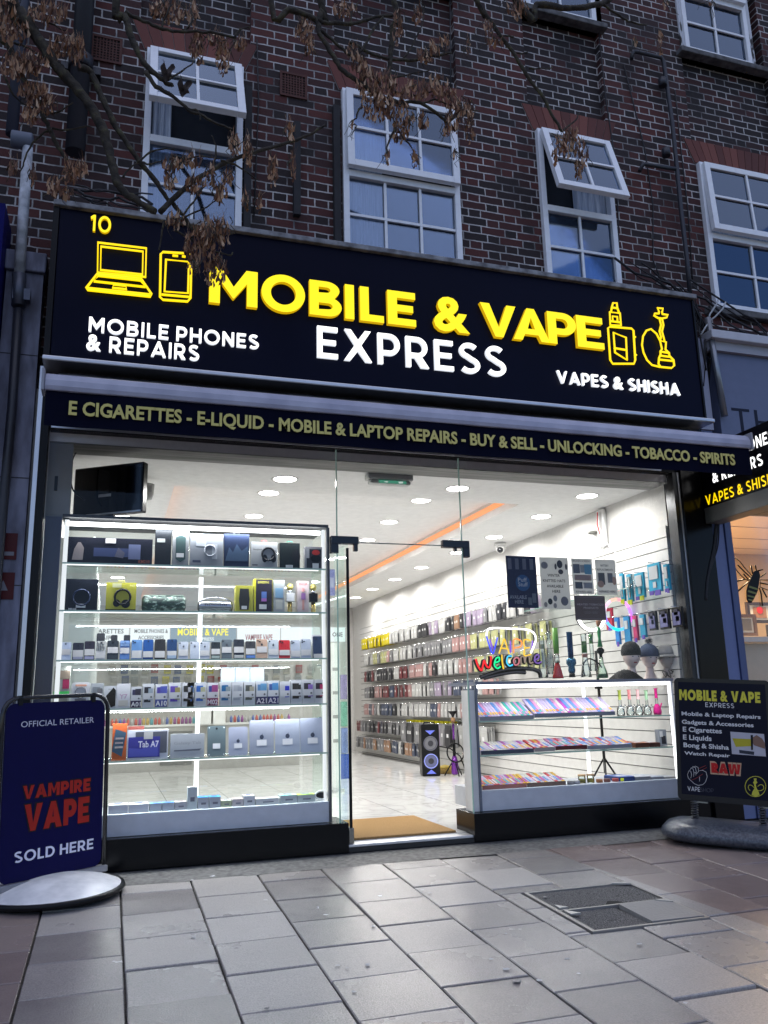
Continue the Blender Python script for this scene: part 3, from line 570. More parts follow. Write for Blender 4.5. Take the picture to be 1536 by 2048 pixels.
# ================================================================ SHOP SIGN AND AWNING
YF = -.25
YEL = lit((1, .80, .0), .42); YELS = lit((1, .58, .0), .2); WHT = lit((1, 1, 1), .6); OCH = mat((.62, .55, .17), .6)
PANEL = mat((.003, .004, .017), .4, spec=.08, var=.25, bs=8)
sg = thing('shop_sign', 'wide dark navy fascia sign with glowing yellow and white letters', 'sign', (-.46, YF, 3.25))
def loc(o, m): m.location = -o.location; return m
def sgb(mb, name, m, bevel=0): o = mb.build(name, m, sg, bevel); o.location = -sg.location; return o
sgb(MB().box(-.46, 4.62, YF, .10, 3.20, 4.29), 'sign_panel', PANEL, .004)
LEAD = fine_mat((.1, .1, .11), (.3, .31, .33), 12, .6, .4)
sgb(MB().box(-.5, 4.66, YF-.035, .148, 4.293, 4.335), 'lead_flashing', LEAD, .006)
sgb(MB().box(-.5, 4.67, YF-.07, YF+.3, 3.165, 3.198), 'drip_edge', ALU, .008)
sgb(MB().box(-.5, -.463, YF-.01, .1, 3.2, 4.29), 'side_trim', BLACK); sgb(MB().box(4.623, 4.64, YF-.01, .1, 3.2, 4.29), 'side_trim', BLACK)
for ch, x0, x1 in (('M', 420, 516), ('O', 524, 611), ('B', 620, 684), ('I', 691, 709), ('L', 721, 768), ('E', 776, 832), ('&', 868, 939), ('V', 962, 1033), ('A', 1026, 1099), ('P', 1096, 1153), ('E', 1154, 1207)):
    yt = 508+(x0-424)*.126 if False else None
    a = at(x0, 800, -.34).x; b = at(x1, 800, -.34).x
    pa = at((x0+x1)/2, 800, -.34)
    # height band of the row, measured at the first and last letter
    zt, zb = 3.985, 3.712
    e = .008 if ch in 'O&' else 0
    xa = at(x0, 545+(x0-424)*.128, -.305).x; xb = at(x1, 545+(x1-424)*.128, -.305).x
    o = text('sign_letter', ch, sg, YEL, xa, xb, zb-e, zt+e, -.29, .036, 0, YELS, geo=.215); o.location = -sg.location
def sgt(name, s, x0, x1, yb, yt, y=-.285, ext=.022, geo=.165, m=WHT, sd=None):
    a, b = at(x0, yb, y), at(x1, yt, y); o = text(name, s, sg, m, a.x, b.x, a.z, b.z, y, ext, 0, sd or lit((.85, .9, 1), .3), geo=geo, gap=.2); o.location = -sg.location
sgt('lettering', 'MOBILE PHONES', 177, 518, 662, 670); sgt('lettering', '& REPAIRS', 172, 399, 699, 691)
sgt('lettering', 'EXPRESS', 635, 1010, 714, 694, -.28, .025, .16); sgt('lettering', 'VAPES & SHISHA', 1116, 1359, 765, 767)
sgt('house_number', '10', 180, 223, 461, 434, m=YEL, sd=YELS)
def neon(name, mbs, polys, r, m, par, Y, sc, o0):
    mb = MB()
    for P in polys:
        cl = P[0] == P[-1]; Q = [at(o0[0]+x/sc, o0[1]+y/sc, Y)-par.location for x, y in (P[:-1] if cl else P)]
        mb.tube(Q, r, 6, closed=cl)
    return mb.build(name, m, par)
YN = lit((1, .70, .0), .45)
neon('laptop_icon', 0, [[(392, 170), (585, 193), (582, 308), (390, 290), (392, 170)], [(404, 186), (572, 206), (570, 298), (402, 280), (404, 186)], [(388, 296), (345, 352), (350, 360), (602, 387), (606, 376), (566, 316), (388, 296)], [(393, 303), (375, 325), (582, 348), (562, 322), (393, 303)], [(455, 338), (503, 343), (507, 357), (449, 351), (455, 338)], [(350, 352), (600, 378)]], .0085, YN, sg, -.275, 2, (0, 400))
neon('phone_icon', 0, [[(652, 208), (755, 214), (766, 226), (762, 392), (750, 406), (652, 399), (640, 388), (643, 216), (652, 208)], [(664, 238), (756, 247), (752, 373), (658, 366), (664, 238)], [(646, 378), (760, 388)], [(690, 222), (712, 224)], [(728, 225), (742, 227)]], .0085, YN, sg, -.275, 2, (0, 400))
neon('vape_icon', 0, [[(896, 512), (905, 507), (990, 514), (998, 522), (1005, 640), (1000, 655), (915, 655), (905, 640), (896, 512)], [(918, 530), (968, 550), (972, 640), (924, 610), (918, 530)], [(920, 592), (968, 600)], [(903, 448), (944, 453), (948, 502), (905, 500), (903, 448)], [(904, 484), (946, 490)], [(915, 484), (914, 465), (933, 467), (934, 486)], [(908, 448), (911, 430), (916, 412), (931, 412), (933, 432), (940, 450)], [(911, 430), (934, 433)], [(1002, 548), (1006, 548)], [(1004, 620), (1010, 620)]], .0085, YN, sg, -.275, 2, (768, 400))
neon('shisha_icon', 0, [[(1094, 432), (1116, 434), (1112, 448), (1113, 456), (1136, 460), (1130, 470), (1112, 474), (1096, 472), (1080, 462), (1083, 454), (1100, 454), (1100, 446), (1094, 432)], [(1102, 474), (1108, 500), (1102, 525), (1108, 548), (1104, 562)], [(1112, 474), (1118, 500), (1112, 525), (1118, 548), (1122, 564)], [(1104, 562), (1128, 568), (1126, 598), (1140, 612), (1142, 624), (1158, 640), (1161, 662), (1150, 672), (1108, 668), (1098, 656), (1100, 632), (1106, 618), (1106, 604), (1112, 596), (1104, 562)], [(1106, 606), (1138, 612)], [(1102, 622), (1146, 628)], [(1100, 638), (1156, 644)], [(1106, 566), (1090, 535), (1068, 516), (1050, 522), (1036, 545), (1032, 580), (1038, 610), (1052, 640), (1072, 660), (1104, 668)]], .0085, YN, sg, -.275, 2, (768, 400))
YA = -.78
aw = thing('awning', 'retracted awning with lilac grey front bar and navy lettered valance', 'awning', (-.43, YA, 2.58))
def awb(mb, name, m, bevel=0): o = mb.build(name, m, aw, bevel); o.location = -aw.location; return o
BAR = fine_mat((.34, .35, .46), (.46, .47, .58), 5, .38, .05)
prof = [(YA, 2.795), (YA-.01, 2.82), (YA-.008, 2.856), (YA+.01, 2.893), (YA+.042, 2.909), (YA+.095, 2.90), (YA+.095, 2.795)]
mb = MB(); n = len(prof); V = [(x, y, z) for x in (-.435, 4.57) for y, z in prof]
mb.add(V, [tuple(range(n)), tuple(range(2*n-1, n-1, -1))]+[((i+1) % n, i, i+n, (i+1) % n+n) for i in range(n)]); awb(mb, 'front_bar', BAR, .006)
for xa_ in (-.45, 4.571): awb(MB().box(xa_, xa_+.015, YA-.02, YA+.1, 2.785, 2.92), 'end_cap', mat((.3, .31, .36), .4), .004)
NAVYF = mat((.004, .005, .016), .9, spec=.05)
mb = MB(); n = 61; P = [(-.425+4.985*i/60, YA+.015+.006*math.sin(i*.8)) for i in range(n)]
V = [(x, y, 2.80) for x, y in P]+[(x, y-.004*math.sin(x*3), 2.585) for x, y in P]+[(x, y+.006, 2.585) for x, y in P]+[(x, y+.006, 2.80) for x, y in P]
mb.add(V, [(r*n+i+n, r*n+i+1+n, r*n+i+1, r*n+i) for r in range(3) for i in range(60)]+[(i, i+1, 3*n+i+1, 3*n+i) for i in range(60)], 0, False); awb(mb, 'valance', NAVYF)
a, b = at(137, 825, YA), at(1470, 921, YA); o = text('lettering', 'E CIGARETTES - E-LIQUID - MOBILE & LAPTOP REPAIRS - BUY & SELL - UNLOCKING - TOBACCO - SPIRITS', aw, OCH, a.x, b.x, 2.635, 2.738, YA-.002, .006, .028); o.location = -aw.location
mb = MB(); n = 48; V = []
for i in range(n+1):
    x = -.40+4.93*i/n; s_ = .012*math.sin(i*1.3)+.008*math.sin(i*.37)
    V += [(x, YA+.07, 2.88), (x, YA+.2, 2.94+s_), (x, -.45, 2.99+s_*.7), (x, -.32, 3.07+s_*.4), (x, -.15, 3.15)]
mb.add(V, [(i*5+j, (i+1)*5+j, (i+1)*5+j+1, i*5+j+1) for i in range(n) for j in range(4)], 0, True); awb(mb, 'folded_fabric', fine_mat((.02, .02, .024), (.07, .07, .078), 20, .8, .2))
for x in (.1, 2.1, 4.1): awb(MB().tube([(x, -.1, 2.98), (x+.25, -.4, 2.90), (x, YA+.08, 2.86)], .016, 8), 'folding_arm', mat((.2, .2, .22), .4, .5))
awb(MB().box(-.40, 4.55, -.20, -.05, 2.95, 3.05), 'roller_housing', BLACK)
# ================================================================ SHOPFRONT
ZH = 2.80; ZC = 2.74; ZFL = .06
sf = thing('shopfront', 'black framed frameless glass shopfront with black stall risers', 'shopfront', (-.45, 0, 0))
def sfb(mb, name, m, bevel=0): o = mb.build(name, m, sf, bevel); o.location = -sf.location; return o
POL = mat((.003, .003, .004), .2, spec=.2)
sfb(MB().box(-.45, 4.473, -.02, .06, ZH, 3.22), 'header', BLACK)
sfb(MB().box(-.44, 4.31, -.035, -.022, ZH+.005, ZH+.03).box(-.44, 4.31, -.03, -.022, ZH+.045, ZH+.06), 'header_trim', ALU)
sfb(MB().box(4.474, 4.74, -.06, .12, .02, 3.22), 'pillar', POL, .004)
sfb(MB().box(4.418, 4.455, -.03, .08, .20, ZH), 'right_frame', mat((.03, .032, .036), .3, .5))
sfb(MB().box(4.457, 4.472, -.04, .05, .20, ZH), 'frame_bead', ALU)
sfb(MB().box(-.50, -.455, -.05, .06, .2, 3.22), 'left_frame', BLACK); sfb(MB().box(-.53, -.503, -.06, .02, .02, 3.22), 'steel_trim', ALU)
zb = .20
sfb(MB().box(-.50, 1.565, -.03, .30, .012, zb), 'stall_riser', POL, .004)
sfb(MB().box(2.475, 4.473, -.03, .30, .012, zb), 'stall_riser', POL, .004)
sfb(MB().box(1.567, 2.473, -.01, .12, .04, .058), 'threshold', ALU, .003); sfb(MB().box(1.567, 2.473, -.02, .12, .012, .038), 'threshold_riser', mat((.02, .02, .02), .6))
# glass panes
p1 = at(672, 890, 0).x; p2 = at(920, 1000, 0).x
g_ = .006
for nm, a, b, c, d_ in (('window_pane', -.45, p1-g_/2, zb, ZH), ('window_pane', p2+g_/2, 4.418, zb, ZH), ('overlight_pane', p1+g_/2, p2-g_/2, 2.115, ZH)):
    sfb(MB().box(a, b, 0, .01, c, d_), nm, GLS); 
for x in (p1, p2): sfb(MB().box(x-.004, x+.004, -.001, .011, zb if x == p2 else zb, ZH), 'glass_edge', EDGE)
sfb(MB().box(p1+.005, p2-.005, -.001, .011, 2.107, 2.113), 'glass_edge', mat((.1, .16, .15), .2))
sfb(MB().box(1.49, 1.565, .0, .01, zb, 2.10), 'side_pane', GLG)
def patch(x0, x1, L):
    z1, z0 = 2.15, 2.095
    mb = MB().box(x0, x1, -.018, .028, z0, z1)
    if L: mb.box(x0, x0+.055, -.018, .028, z0-.07, z0).box(x1-.035, x1-.005, -.012, .02, z0-.05, z0)
    else: mb.box(x1-.05, x1, -.018, .028, z0-.07, z0).box(x1-.12, x1-.1, -.01, .02, z0-.03, z0)
    sfb(mb, 'patch_fitting', BLACKG, .002)
patch(at(661, 1075, 0).x, at(716, 1080, 0).x, True); patch(at(884, 1085, 0).x, at(937, 1088, 0).x, False)
# open glass door
dr = thing('glass_door', 'frameless glass door swung open into the shop', 'door', (1.60, .02, ZFL+.01), math.radians(94))
MB().box(0, .86, 0, .012, .02, 2.03).build('door_pane', GLG, dr)
MB().box(-.003, .002, -.004, .016, .04, 2.0).build('door_seal', BLACK, dr)
MB().box(-.01, .09, -.012, .024, -.01, .09).build('bottom_patch', mat((.25, .24, .22), .25, .9), dr, .003)
MB().tube([(.78, -.05, .75), (.78, -.05, 1.25)], .014, 10).tube([(.78, -.05, .8), (.78, 0, .8)], .008, 8).tube([(.78, -.05, 1.2), (.78, 0, 1.2)], .008, 8).build('handle', CHROME, dr)
# ================================================================ SHOP INTERIOR
XL, XR, YB2 = -.45, 4.44, 10.0
room = thing('shop_interior', 'bright white shop room with glossy marble floor and recessed tray ceiling', 'room', (XL, .06, 0))
def rm(mb, name, m): o = mb.build(name, m, room); o.location = -room.location; return o
rm(MB().box(XL-.1, XR+.1, .12, YB2, -.1, ZFL), 'floor', marble_mat())
rm(MB().box(XL-.12, XL, .06, YB2, ZFL, 3.1), 'left_wall', WALLW); rm(MB().box(XR, XR+.02, .125, YB2, ZFL, 3.1), 'right_wall', WALLW); rm(MB().box(XL, XR, YB2-.1, YB2, ZFL, 3.1), 'back_wall', WALLW)
TX0, TX1, TY0, TY1, TZ = .44, 3.56, 1.10, 9.0, 2.90
mb = MB(); mb.box(XL, XR, .06, TY0, ZC, 3.2).box(XL, XR, TY1, YB2, ZC, 3.2).box(XL, TX0, TY0, TY1, ZC, 3.2).box(TX1, XR, TY0, TY1, ZC, 3.2).box(TX0, TX1, TY0, TY1, TZ, 3.2)
rm(mb, 'ceiling', mat((.84, .84, .835), .7))
rm(MB().box(XL, XR, .065, .32, ZC-.008, ZC-.002), 'bulkhead', fine_mat((.16, .165, .16), (.3, .3, .29), 5, .8, .1, (.3, 6, 1)))
rm(MB().box(XL, -.30, .07, .14, 2.22, ZC-.01), 'jamb_panel', mat((.24, .25, .25), .6))
rm(MB().box(-.405, -.385, .064, .069, 2.40, 2.50), 'jamb_slot', BLACK)
ORG = lit((1, .36, .13), .36)
rm(MB().box(TX1-.012, TX1-.004, TY0+.05, TY1, ZC+.07, TZ-.035).box(TX0+.004, TX0+.012, TY0+.05, TY1, ZC+.045, TZ-.02).box(TX0+.05, TX1-.05, TY0+.004, TY0+.012, ZC+.06, TZ-.03), 'led_cove', ORG)
# downlights
def dl(px, py, z, r=.095):
    d = ray(px, py); t = (z-CAM.z)/d.z; return CAM+d*t
LD = lit((1, .98, .94), 6)
lights = [(570, 958, ZC), (915, 977, ZC), (1174, 992, ZC), (508, 1032, TZ), (538, 986, TZ), (842, 1001, TZ), (778, 1044, TZ), (735, 1080, TZ), (1082, 1033, ZC), (988, 1074, ZC), (915, 1105, ZC), (843, 1135, ZC), (790, 1159, ZC), (745, 1178, ZC), (711, 1195, ZC), (681, 1115, TZ)]
for i, (px, py, z) in enumerate(lights):
    p = dl(px, py, z)
    if z == TZ: p.y = max(p.y, TY0+.13)
    o = thing('downlight', 'round white ceiling downlight number along the right wall side' if False else '', 'ceiling light', (p.x, p.y, z))
    MB().lathe([(.092, -.004), (.11, -.008), (.114, -.001)], (0, 0, 0), 28, caps=False).build('trim_ring', WHITE, o)
    MB().lathe([(.0001, -.003), (.09, -.003), (.09, -.001)], (0, 0, 0), 28).build('lens', LD, o)
    side = 'left' if px < 600 else ('right wall' if z == ZC and px not in (570, 915) or px > 960 else 'middle')
    o['label'] = {570: 'round ceiling downlight nearest the window above the left display case', 915: 'round downlight near the exit sign crossed by the glass joint' if py < 1000 else 'round downlight partly behind the right black door fitting',
        1174: 'largest round downlight at the right near the white slatted wall', 508: 'round downlight just above the left display case edge', 538: 'round downlight cut by the ceiling step above the left case', 842: 'round downlight cut by the ceiling step left of centre joint',
        778: 'round downlight in the ceiling tray between the two door fittings', 735: 'round downlight touching the left black door fitting', 1082: 'second downlight from the window along the right wall', 988: 'third downlight from the window along the right wall above the camera dome',
        843: 'fourth from last downlight below the orange cove line', 790: 'third from last downlight along the right wall row', 745: 'second to last small downlight at the far end of right row', 711: 'smallest farthest downlight beside the black door edge', 681: 'downlight seen through glass left of the black door edge'}.get(px, 'round ceiling downlight')
    L = bpy.data.lights.new('downlight_lamp', 'AREA'); L.shape = 'DISK'; L.size = .17; L.energy = (4.3 if p.y < 6 else 5.6)*EK; L.color = (1, .985, .95); L.spread = math.radians(170)
    lo = bpy.data.objects.new('downlight_lamp', L); COL.objects.link(lo); lo.parent = o; lo.location = (0, 0, -.012)
# lamps beyond the window header line that light the left and back of the room
for (x, y, z, lb) in ((.05, 4.2, ZC, 'white downlight deep in the shop seen through the second shelf'), (.05, 6.4, ZC, 'farther white downlight seen through the second shelf'), (.05, 2.4, ZC, 'white downlight hidden behind the upper left display')):
    o = thing('downlight', lb, 'ceiling light', (x, y, z))
    MB().lathe([(.092, -.004), (.11, -.008), (.114, -.001)], (0, 0, 0), 28, caps=False).build('trim_ring', WHITE, o); MB().lathe([(.0001, -.003), (.09, -.003), (.09, -.001)], (0, 0, 0), 28).build('lens', LD, o)
    L = bpy.data.lights.new('downlight_lamp', 'AREA'); L.shape = 'DISK'; L.size = .17; L.energy = 6*EK; L.color = (1, .985, .95)
    lo = bpy.data.objects.new('downlight_lamp', L); COL.objects.link(lo); lo.parent = o; lo.location = (0, 0, -.012)
# door mat
COIR = fine_mat((.26, .14, .045), (.50, .30, .12), 160, .95, 1.0, lo=.3, hi=.7)
tag(MB().box(1.60, 2.40, .13, 1.02, ZFL+.001, ZFL+.016).build('door_mat', COIR, None, .004), 'brown coir door mat inside the open doorway', 'mat')
# exit sign
p = dl(778, 950, ZC)
ex = thing('exit_sign', 'flat white emergency light box with a green running exit strip', 'exit sign', (p.x, p.y, ZC))
MB().box(-.19, .19, -.05, .05, -.05, -.002).build('housing', mat((.5, .52, .52), .4), ex, .01)
MB().box(-.17, .17, -.04, .04, -.085, -.052).build('diffuser', mat((.6, .63, .62), .3), ex, .012)
MB().box(-.10, .13, -.043, -.041, -.08, -.056).build('green_strip', lit((.10, .45, .30), .16), ex)
MB().prism([(-.06, -.07), (-.03, -.062), (-.03, -.066), (-.02, -.068), (-.03, -.072), (-.03, -.076)], -.046, -.0435).prism([(.06, -.064), (.10, -.060), (.10, -.074), (.07, -.078)], -.046, -.0435).build('pictogram', lit((.8, .9, .85), .2), ex)
# motion sensor, dome camera, cable box
p = at(297, 930, .9); o = thing('motion_sensor', 'small white motion sensor right of the black television', 'sensor', (p.x, p.y, ZC-.05))
MB().lathe([(.0001, -.13), (.035, -.12), (.05, -.08), (.052, 0), (.0001, 0)], (0, 0, 0), 16).build('body', mat((.5, .5, .49), .5), o); MB().box(-.03, .03, -.053, -.05, -.07, -.02).build('lens', mat((.4, .4, .4), .2), o)
p = atx(1001, 1099, 4.25); o = thing('dome_camera', 'white dome security camera high on the right wall', 'camera', (p.x, p.y, p.z))
MB().lathe([(.0001, .07), (.07, .07), (.07, .045), (.05, .04)], (0, 0, 0), 18).ball((0, 0, .01), .055, .055, .055).build('housing', WHITE, o); MB().ball((-.02, -.03, -.01), .035, .035, .035).build('lens', BLACKG, o)
p = atx(1205, 1035, XR-.01); o = thing('cable_trunking', 'white wall box with exposed red and white wires above the slatted wall', 'cable box', (p.x, p.y, 2.36))
MB().box(-.03, 0, -.06, .06, 0, .36).build('cover', WHITE, o, .003); MB().lathe([(.0001, 0), (.045, .0), (.045, .02)], (0, 0, 0), 16).build('socket', mat((.25, .25, .22), .6), o).location = (-.02, .16, .16)
MB().tube([(-.04, -.02, .34), (-.045, -.0, .2), (-.04, -.03, .05), (-.05, -.05, -.3)], .006, 6).tube([(-.04, .0, .3), (-.05, -.02, .1), (-.045, -.25, -.12), (-.05, -.16, -.35)], .005, 6).build('white_wire', WHITE, o)
MB().tube([(-.045, .01, .34), (-.05, .02, .22), (-.045, 0, .12)], .006, 6).build('red_wire', mat((.6, .06, .06), .5), o)
# slatted wall
mb = MB(); z = .08
while z < 2.33: mb.box(XR-.02, XR-.002, .13, 9.4, z+.004, z+.096); z += .1
tag(MB().box(XR-.0019, XR-.001, .13, 9.4, .07, 2.36).build('wall_backing', mat((.12, .12, .12), .8)), 'dark backing seen in the grooves of the white slatted wall', 'backing')
tag(mb.build('slatted_wall', mat((.62, .61, .59), .35)), 'white horizontally slatted display wall along the right side of the shop', 'slatwall')
# ================================================================ DISPLAY CASES
def case_box(o): return lambda mb, name, m, bevel=0: setattr(mb, '_o', mb.build(name, m, o, bevel)) or setattr(mb._o, 'location', -o.location) or mb._o
WPAN = mat((.55, .58, .64), .35); POST = lit((.9, .96, 1), .3)
lc_ = thing('display_case', 'tall white lit glass display case filled with phones and tablets left of the door', 'display case', (-.33, .06, .2)); lb_ = case_box(lc_)
cx0, cx1, cy0, cy1, ct = -.33, 1.45, .05, .50, 2.22
SH = [at(400, 1131.5, .06).z, at(400, 1222.5, .06).z, at(400, 1318, .06).z, at(400, 1413, .06).z, at(400, 1515.5, .06).z]
FLZ = at(430, 1617, .06).z
lb_(MB().box(cx0, cx1, cy0, cy1, .203, FLZ), 'base_panel', WPAN)
lb_(MB().box(cx0-.01, cx1+.01, cy0-.01, cy1, ct, ct+.02), 'top_panel', mat((.03, .03, .035), .4))
lb_(MB().box(cx1, cx1+.018, cy0-.01, cy0+.03, .203, ct), 'front_post', mat((.05, .052, .06), .4)); lb_(MB().box(cx1-.02, cx1-.003, cy0+.05, cy0+.09, FLZ, ct-.005), 'led_post', POST)
lb_(MB().box(cx0+.003, cx0+.03, cy0+.05, cy0+.08, FLZ, ct-.005), 'led_post', POST)
lb_(MB().box(cx0-.115, cx0-.012, cy0-.01, cy0+.02, .203, ct), 'side_panel', mat((.03, .035, .07), .3))
lb_(MB().box(cx1-.003, cx1-.001, cy0+.1, cy1, FLZ, ct), 'side_glass', GLG); lb_(MB().box(cx0+.001, cx0+.003, cy0+.1, cy1, FLZ, ct), 'side_glass', GLG)
lb_(MB().box(cx0, cx1, cy1-.006, cy1, FLZ, ct), 'back_glass', glass((.95, .98, .97), .02, .6, .03))
xm = at(399, 1300, cy1-.03).x; lb_(MB().box(xm-.014, xm+.014, cy1-.04, cy1-.01, FLZ, SH[0]-.02), 'centre_led', lit((.9, .96, 1), .6))
lb_(MB().box(cx0+.02, cx1-.04, cy0+.03, cy0+.06, ct-.045, ct-.02), 'top_led', lit((.95, .98, 1), 2))
SHG = glass((.93, .985, .965), .02, .8, .02)
for z in SH:
    lb_(MB().box(cx0+.004, cx1-.004, cy0+.01, cy1-.045, z-.008, z), 'shelf', SHG); lb_(MB().box(cx0+.004, cx1-.004, cy0+.005, cy0+.0095, z-.009, z+.001), 'shelf_edge', EDGE)
    lb_(MB().box(cx0+.03, cx1-.06, cy0+.015, cy0+.022, z-.015, z-.0095), 'shelf_led', lit((.95, .98, 1), .6))
for z, e in ((ct-.05, 2.2), (SH[0]-.03, 1.7), (SH[1]-.03, 1.7), (SH[2]-.03, 1.7), (SH[3]-.03, 1.7), (SH[4]-.03, 1.9)):
    L = bpy.data.lights.new('shelf_lamp', 'AREA'); L.shape = 'RECTANGLE'; L.size = 1.6; L.size_y = .03; L.energy = 1.4*e*EK; L.color = (.93, .97, 1)
    o = bpy.data.objects.new('shelf_lamp', L); COL.objects.link(o); o.location = Vector((.55, .10, z))-lc_.location; o.parent = lc_; o.rotation_euler = (math.radians(12), 0, 0)
# ---- goods: item(front rectangle measured on the plane Y) with printed decorations
def item(name, label, cat, px0, px1, pyt, Y, zb, dep=.05, front=GREY, side=None, dec=(), r=0, tilt=0, group=None, z_off=0, body='box_body', round_=0, dx=0):
    xm_ = (px0+px1)/2; a = at(px0, 0, Y); y0 = Y
    # find x on plane at the item's own height
    zmid_py = pyt; A = at(px0, pyt, Y); B = at(px1, pyt, Y); w = B.x-A.x; h = A.z*.5+B.z*.5-zb
    # correct x for the lean of the verticals toward the bottom edge
    def x_at(px):
        lo, hi = pyt, pyt+400
        for _ in range(20):
            m_ = (lo+hi)/2
            if at(px, m_, Y).z > (zb+zb+h)/2: lo = m_
            else: hi = m_
        return at(px, lo, Y).x
    xa, xb = x_at(px0)+dx, x_at(px1)+dx
    o = thing(name, label, cat, ((xa+xb)/2, Y, zb+z_off), group=group); o.rotation_euler = (-tilt, 0, 0); w = (xb-xa)-.002
    side = side or front
    if r: MB().prism(rbox_pts(-w/2, w/2, 0, h, min(r, w*.45), 4), 0, dep).build(body, side, o)
    else: MB().box(-w/2, w/2, 0, dep, 0, h).build(body, side, o, round_)
    if front is not side: MB().box(-w/2+.002, w/2-.002, -.0012, -.0004, .002, h-.002).build('front_panel', front, o)
    k = 0
    for dcr in dec:
        k += 1; yy = -.0016-.0007*k
        if dcr[0] == 'T':
            _, s, u0, u1, v0, v1, m = dcr; text('lettering', s, o, m, -w/2+w*u0, -w/2+w*u1, h*v0, h*v1, yy, 0, .02, res=2)
        elif dcr[0] == 'P':
            _, nm, m, pts = dcr; MB().prism([(-w/2+w*u, h*v) for u, v in pts], yy, yy+.0012).build(nm, m, o)
        elif dcr[0] == 'O':
            _, nm, m, u, v, ru, rv = dcr; MB().prism([(-w/2+w*u+w*ru*math.cos(t*.4488), h*v+w*rv*math.sin(t*.4488)) for t in range(14)], yy, yy+.0012).build(nm, m, o)
        elif dcr[0] == 'R':
            _, nm, m, u, v, ru, rr_ = dcr; MB().tube([(-w/2+w*u+w*ru*math.cos(t*.3927), yy, h*v+w*ru*math.sin(t*.3927)) for t in range(16)], w*rr_, 5, closed=True).build(nm, m, o)
        else:
            nm, m, u0, u1, v0, v1 = dcr; MB().box(-w/2+w*u0, -w/2+w*u1, yy, yy+.0012, h*v0, h*v1).build(nm, m, o)
    return o, w, h
c_ = lambda r, g, b, ro=.45: mat((r, g, b), ro, spec=.2)
LABW = c_(.62, .62, .62); DK = c_(.007, .008, .016); LTX = c_(.75, .75, .75)
BX = 'product_box'; Y1 = .12
def hang(o, h, m=BLACK): MB().tube([(-.018, .01, h), (-.018, .01, h+.012), (.018, .01, h+.012), (.018, .01, h)], .003, 5).build('hang_tab', m, o)
z = SH[0]+.001
item(BX, 'long black gaming keyboard box on the top shelf of the left case', 'box', 130, 305, 1076, Y1, z, .08, DK, dec=[('picture_keyboard', c_(.045, .06, .14), .32, .75, .3, .62), ('picture_keys', c_(.12, .14, .25), .72, .86, .22, .78), ('P', 'printed_figure', c_(.3, .26, .25), [(.08, .15), (.2, .15), (.21, .6), (.17, .8), (.14, .8), (.1, .55)]), ('P', 'printed_mouse', c_(.1, .1, .14), [(.56, .3), (.66, .25), (.68, .45), (.6, .65)]), ('price_label', LABW, .45, .57, .8, .98), ('T', 'KM210', .84, .97, .08, .2, c_(.25, .08, .06))])
a = item(BX, 'tall slim black hanging box right of the keyboard box', 'box', 310, 343, 1056, Y1, z, .05, c_(.009, .011, .014), dec=[('price_label', c_(.3, .32, .32), .1, .6, .62, .72)]); hang(a[0], a[2])
a = item(BX, 'tall grey box with a dark pill shaped speaker window', 'box', 344.5, 378, 1060, Y1, z, .05, c_(.22, .23, .24), dec=[('P', 'window_oval', c_(.04, .07, .07), [(.2, .2), (.5, .12), (.8, .2), (.8, .8), (.5, .86), (.2, .8)]), ('price_label', LABW, .25, .7, .25, .36)]); hang(a[0], a[2])
a = item(BX, 'square grey box printed with a corded charger in the top row', 'box', 380, 446.5, 1068, Y1, z, .07, c_(.21, .225, .25), dec=[('picture_plug', c_(.35, .37, .4), .18, .48, .62, .78), ('R', 'picture_cord', c_(.36, .38, .42), .6, .5, .17, .02), ('picture_base', c_(.35, .37, .4), .66, .82, .25, .7), ('icon_strip', c_(.05, .06, .1), .08, .32, .13, .2)]); 
a = item(BX, 'dark blue box with a faint castle silhouette in the top row', 'box', 448, 498.5, 1068, Y1, z, .06, c_(.012, .02, .05), dec=[('P', 'printed_landscape', c_(.045, .075, .13), [(.05, .2), (.2, .6), (.35, .45), (.5, .7), (.7, .5), (.95, .65), (.95, .2)])]); hang(a[0], a[2], c_(.3, .3, .3))
a = item(BX, 'light grey box with black over ear headphones pictured, top shelf', 'box', 501.5, 555, 1084, Y1, z, .06, c_(.3, .31, .32), dec=[('R', 'picture_headband', BLACK, .66, .55, .24, .04), ('O', 'picture_ear_cup', BLACK, .52, .38, .1, .15), ('O', 'picture_ear_cup', BLACK, .85, .38, .1, .15), ('T', 'Headphones', .08, .45, .66, .74, c_(.1, .1, .1)), ('icon_strip', c_(.1, .1, .12), .05, .25, .1, .15)]); hang(a[0], a[2], c_(.35, .1, .1))
a = item(BX, 'black box with a green hang tab right of the headphone picture box', 'box', 559, 600, 1086, Y1, z, .07, c_(.007, .011, .011), dec=[('O', 'picture_headset', c_(.01, .01, .012), .82, .5, .2, .35), ('price_label', c_(.4, .42, .44), .3, .65, .04, .16)]); hang(a[0], a[2], c_(.05, .25, .18))
a = item(BX, 'clear blister with red and black gadget at the right end of the top shelf', 'box', 609, 646, 1094, Y1, z, .04, c_(.32, .32, .34), dec=[('blister_dark', c_(.04, .04, .05), .1, .9, .08, .9), ('O', 'red_gadget', c_(.6, .05, .04), .6, .75, .22, .14), ('barcode', LTX, .42, .76, .06, .28), ('O', 'black_strap', BLACK, .6, .48, .3, .2), ('picture_cable', c_(.5, .5, .5), .08, .24, .5, .9)], tilt=-.05)
z = SH[1]+.001
item(BX, 'navy box with a dim octagonal headset, left end of the second shelf', 'box', 130.5, 195.5, 1158, Y1, z, .09, c_(.006, .008, .015), dec=[('R', 'picture_ring', c_(.02, .03, .07), .5, .42, .26, .03), ('price_label', LABW, .34, .64, .1, .22), ('T', 'MH8', .12, .36, .02, .09, LTX)])
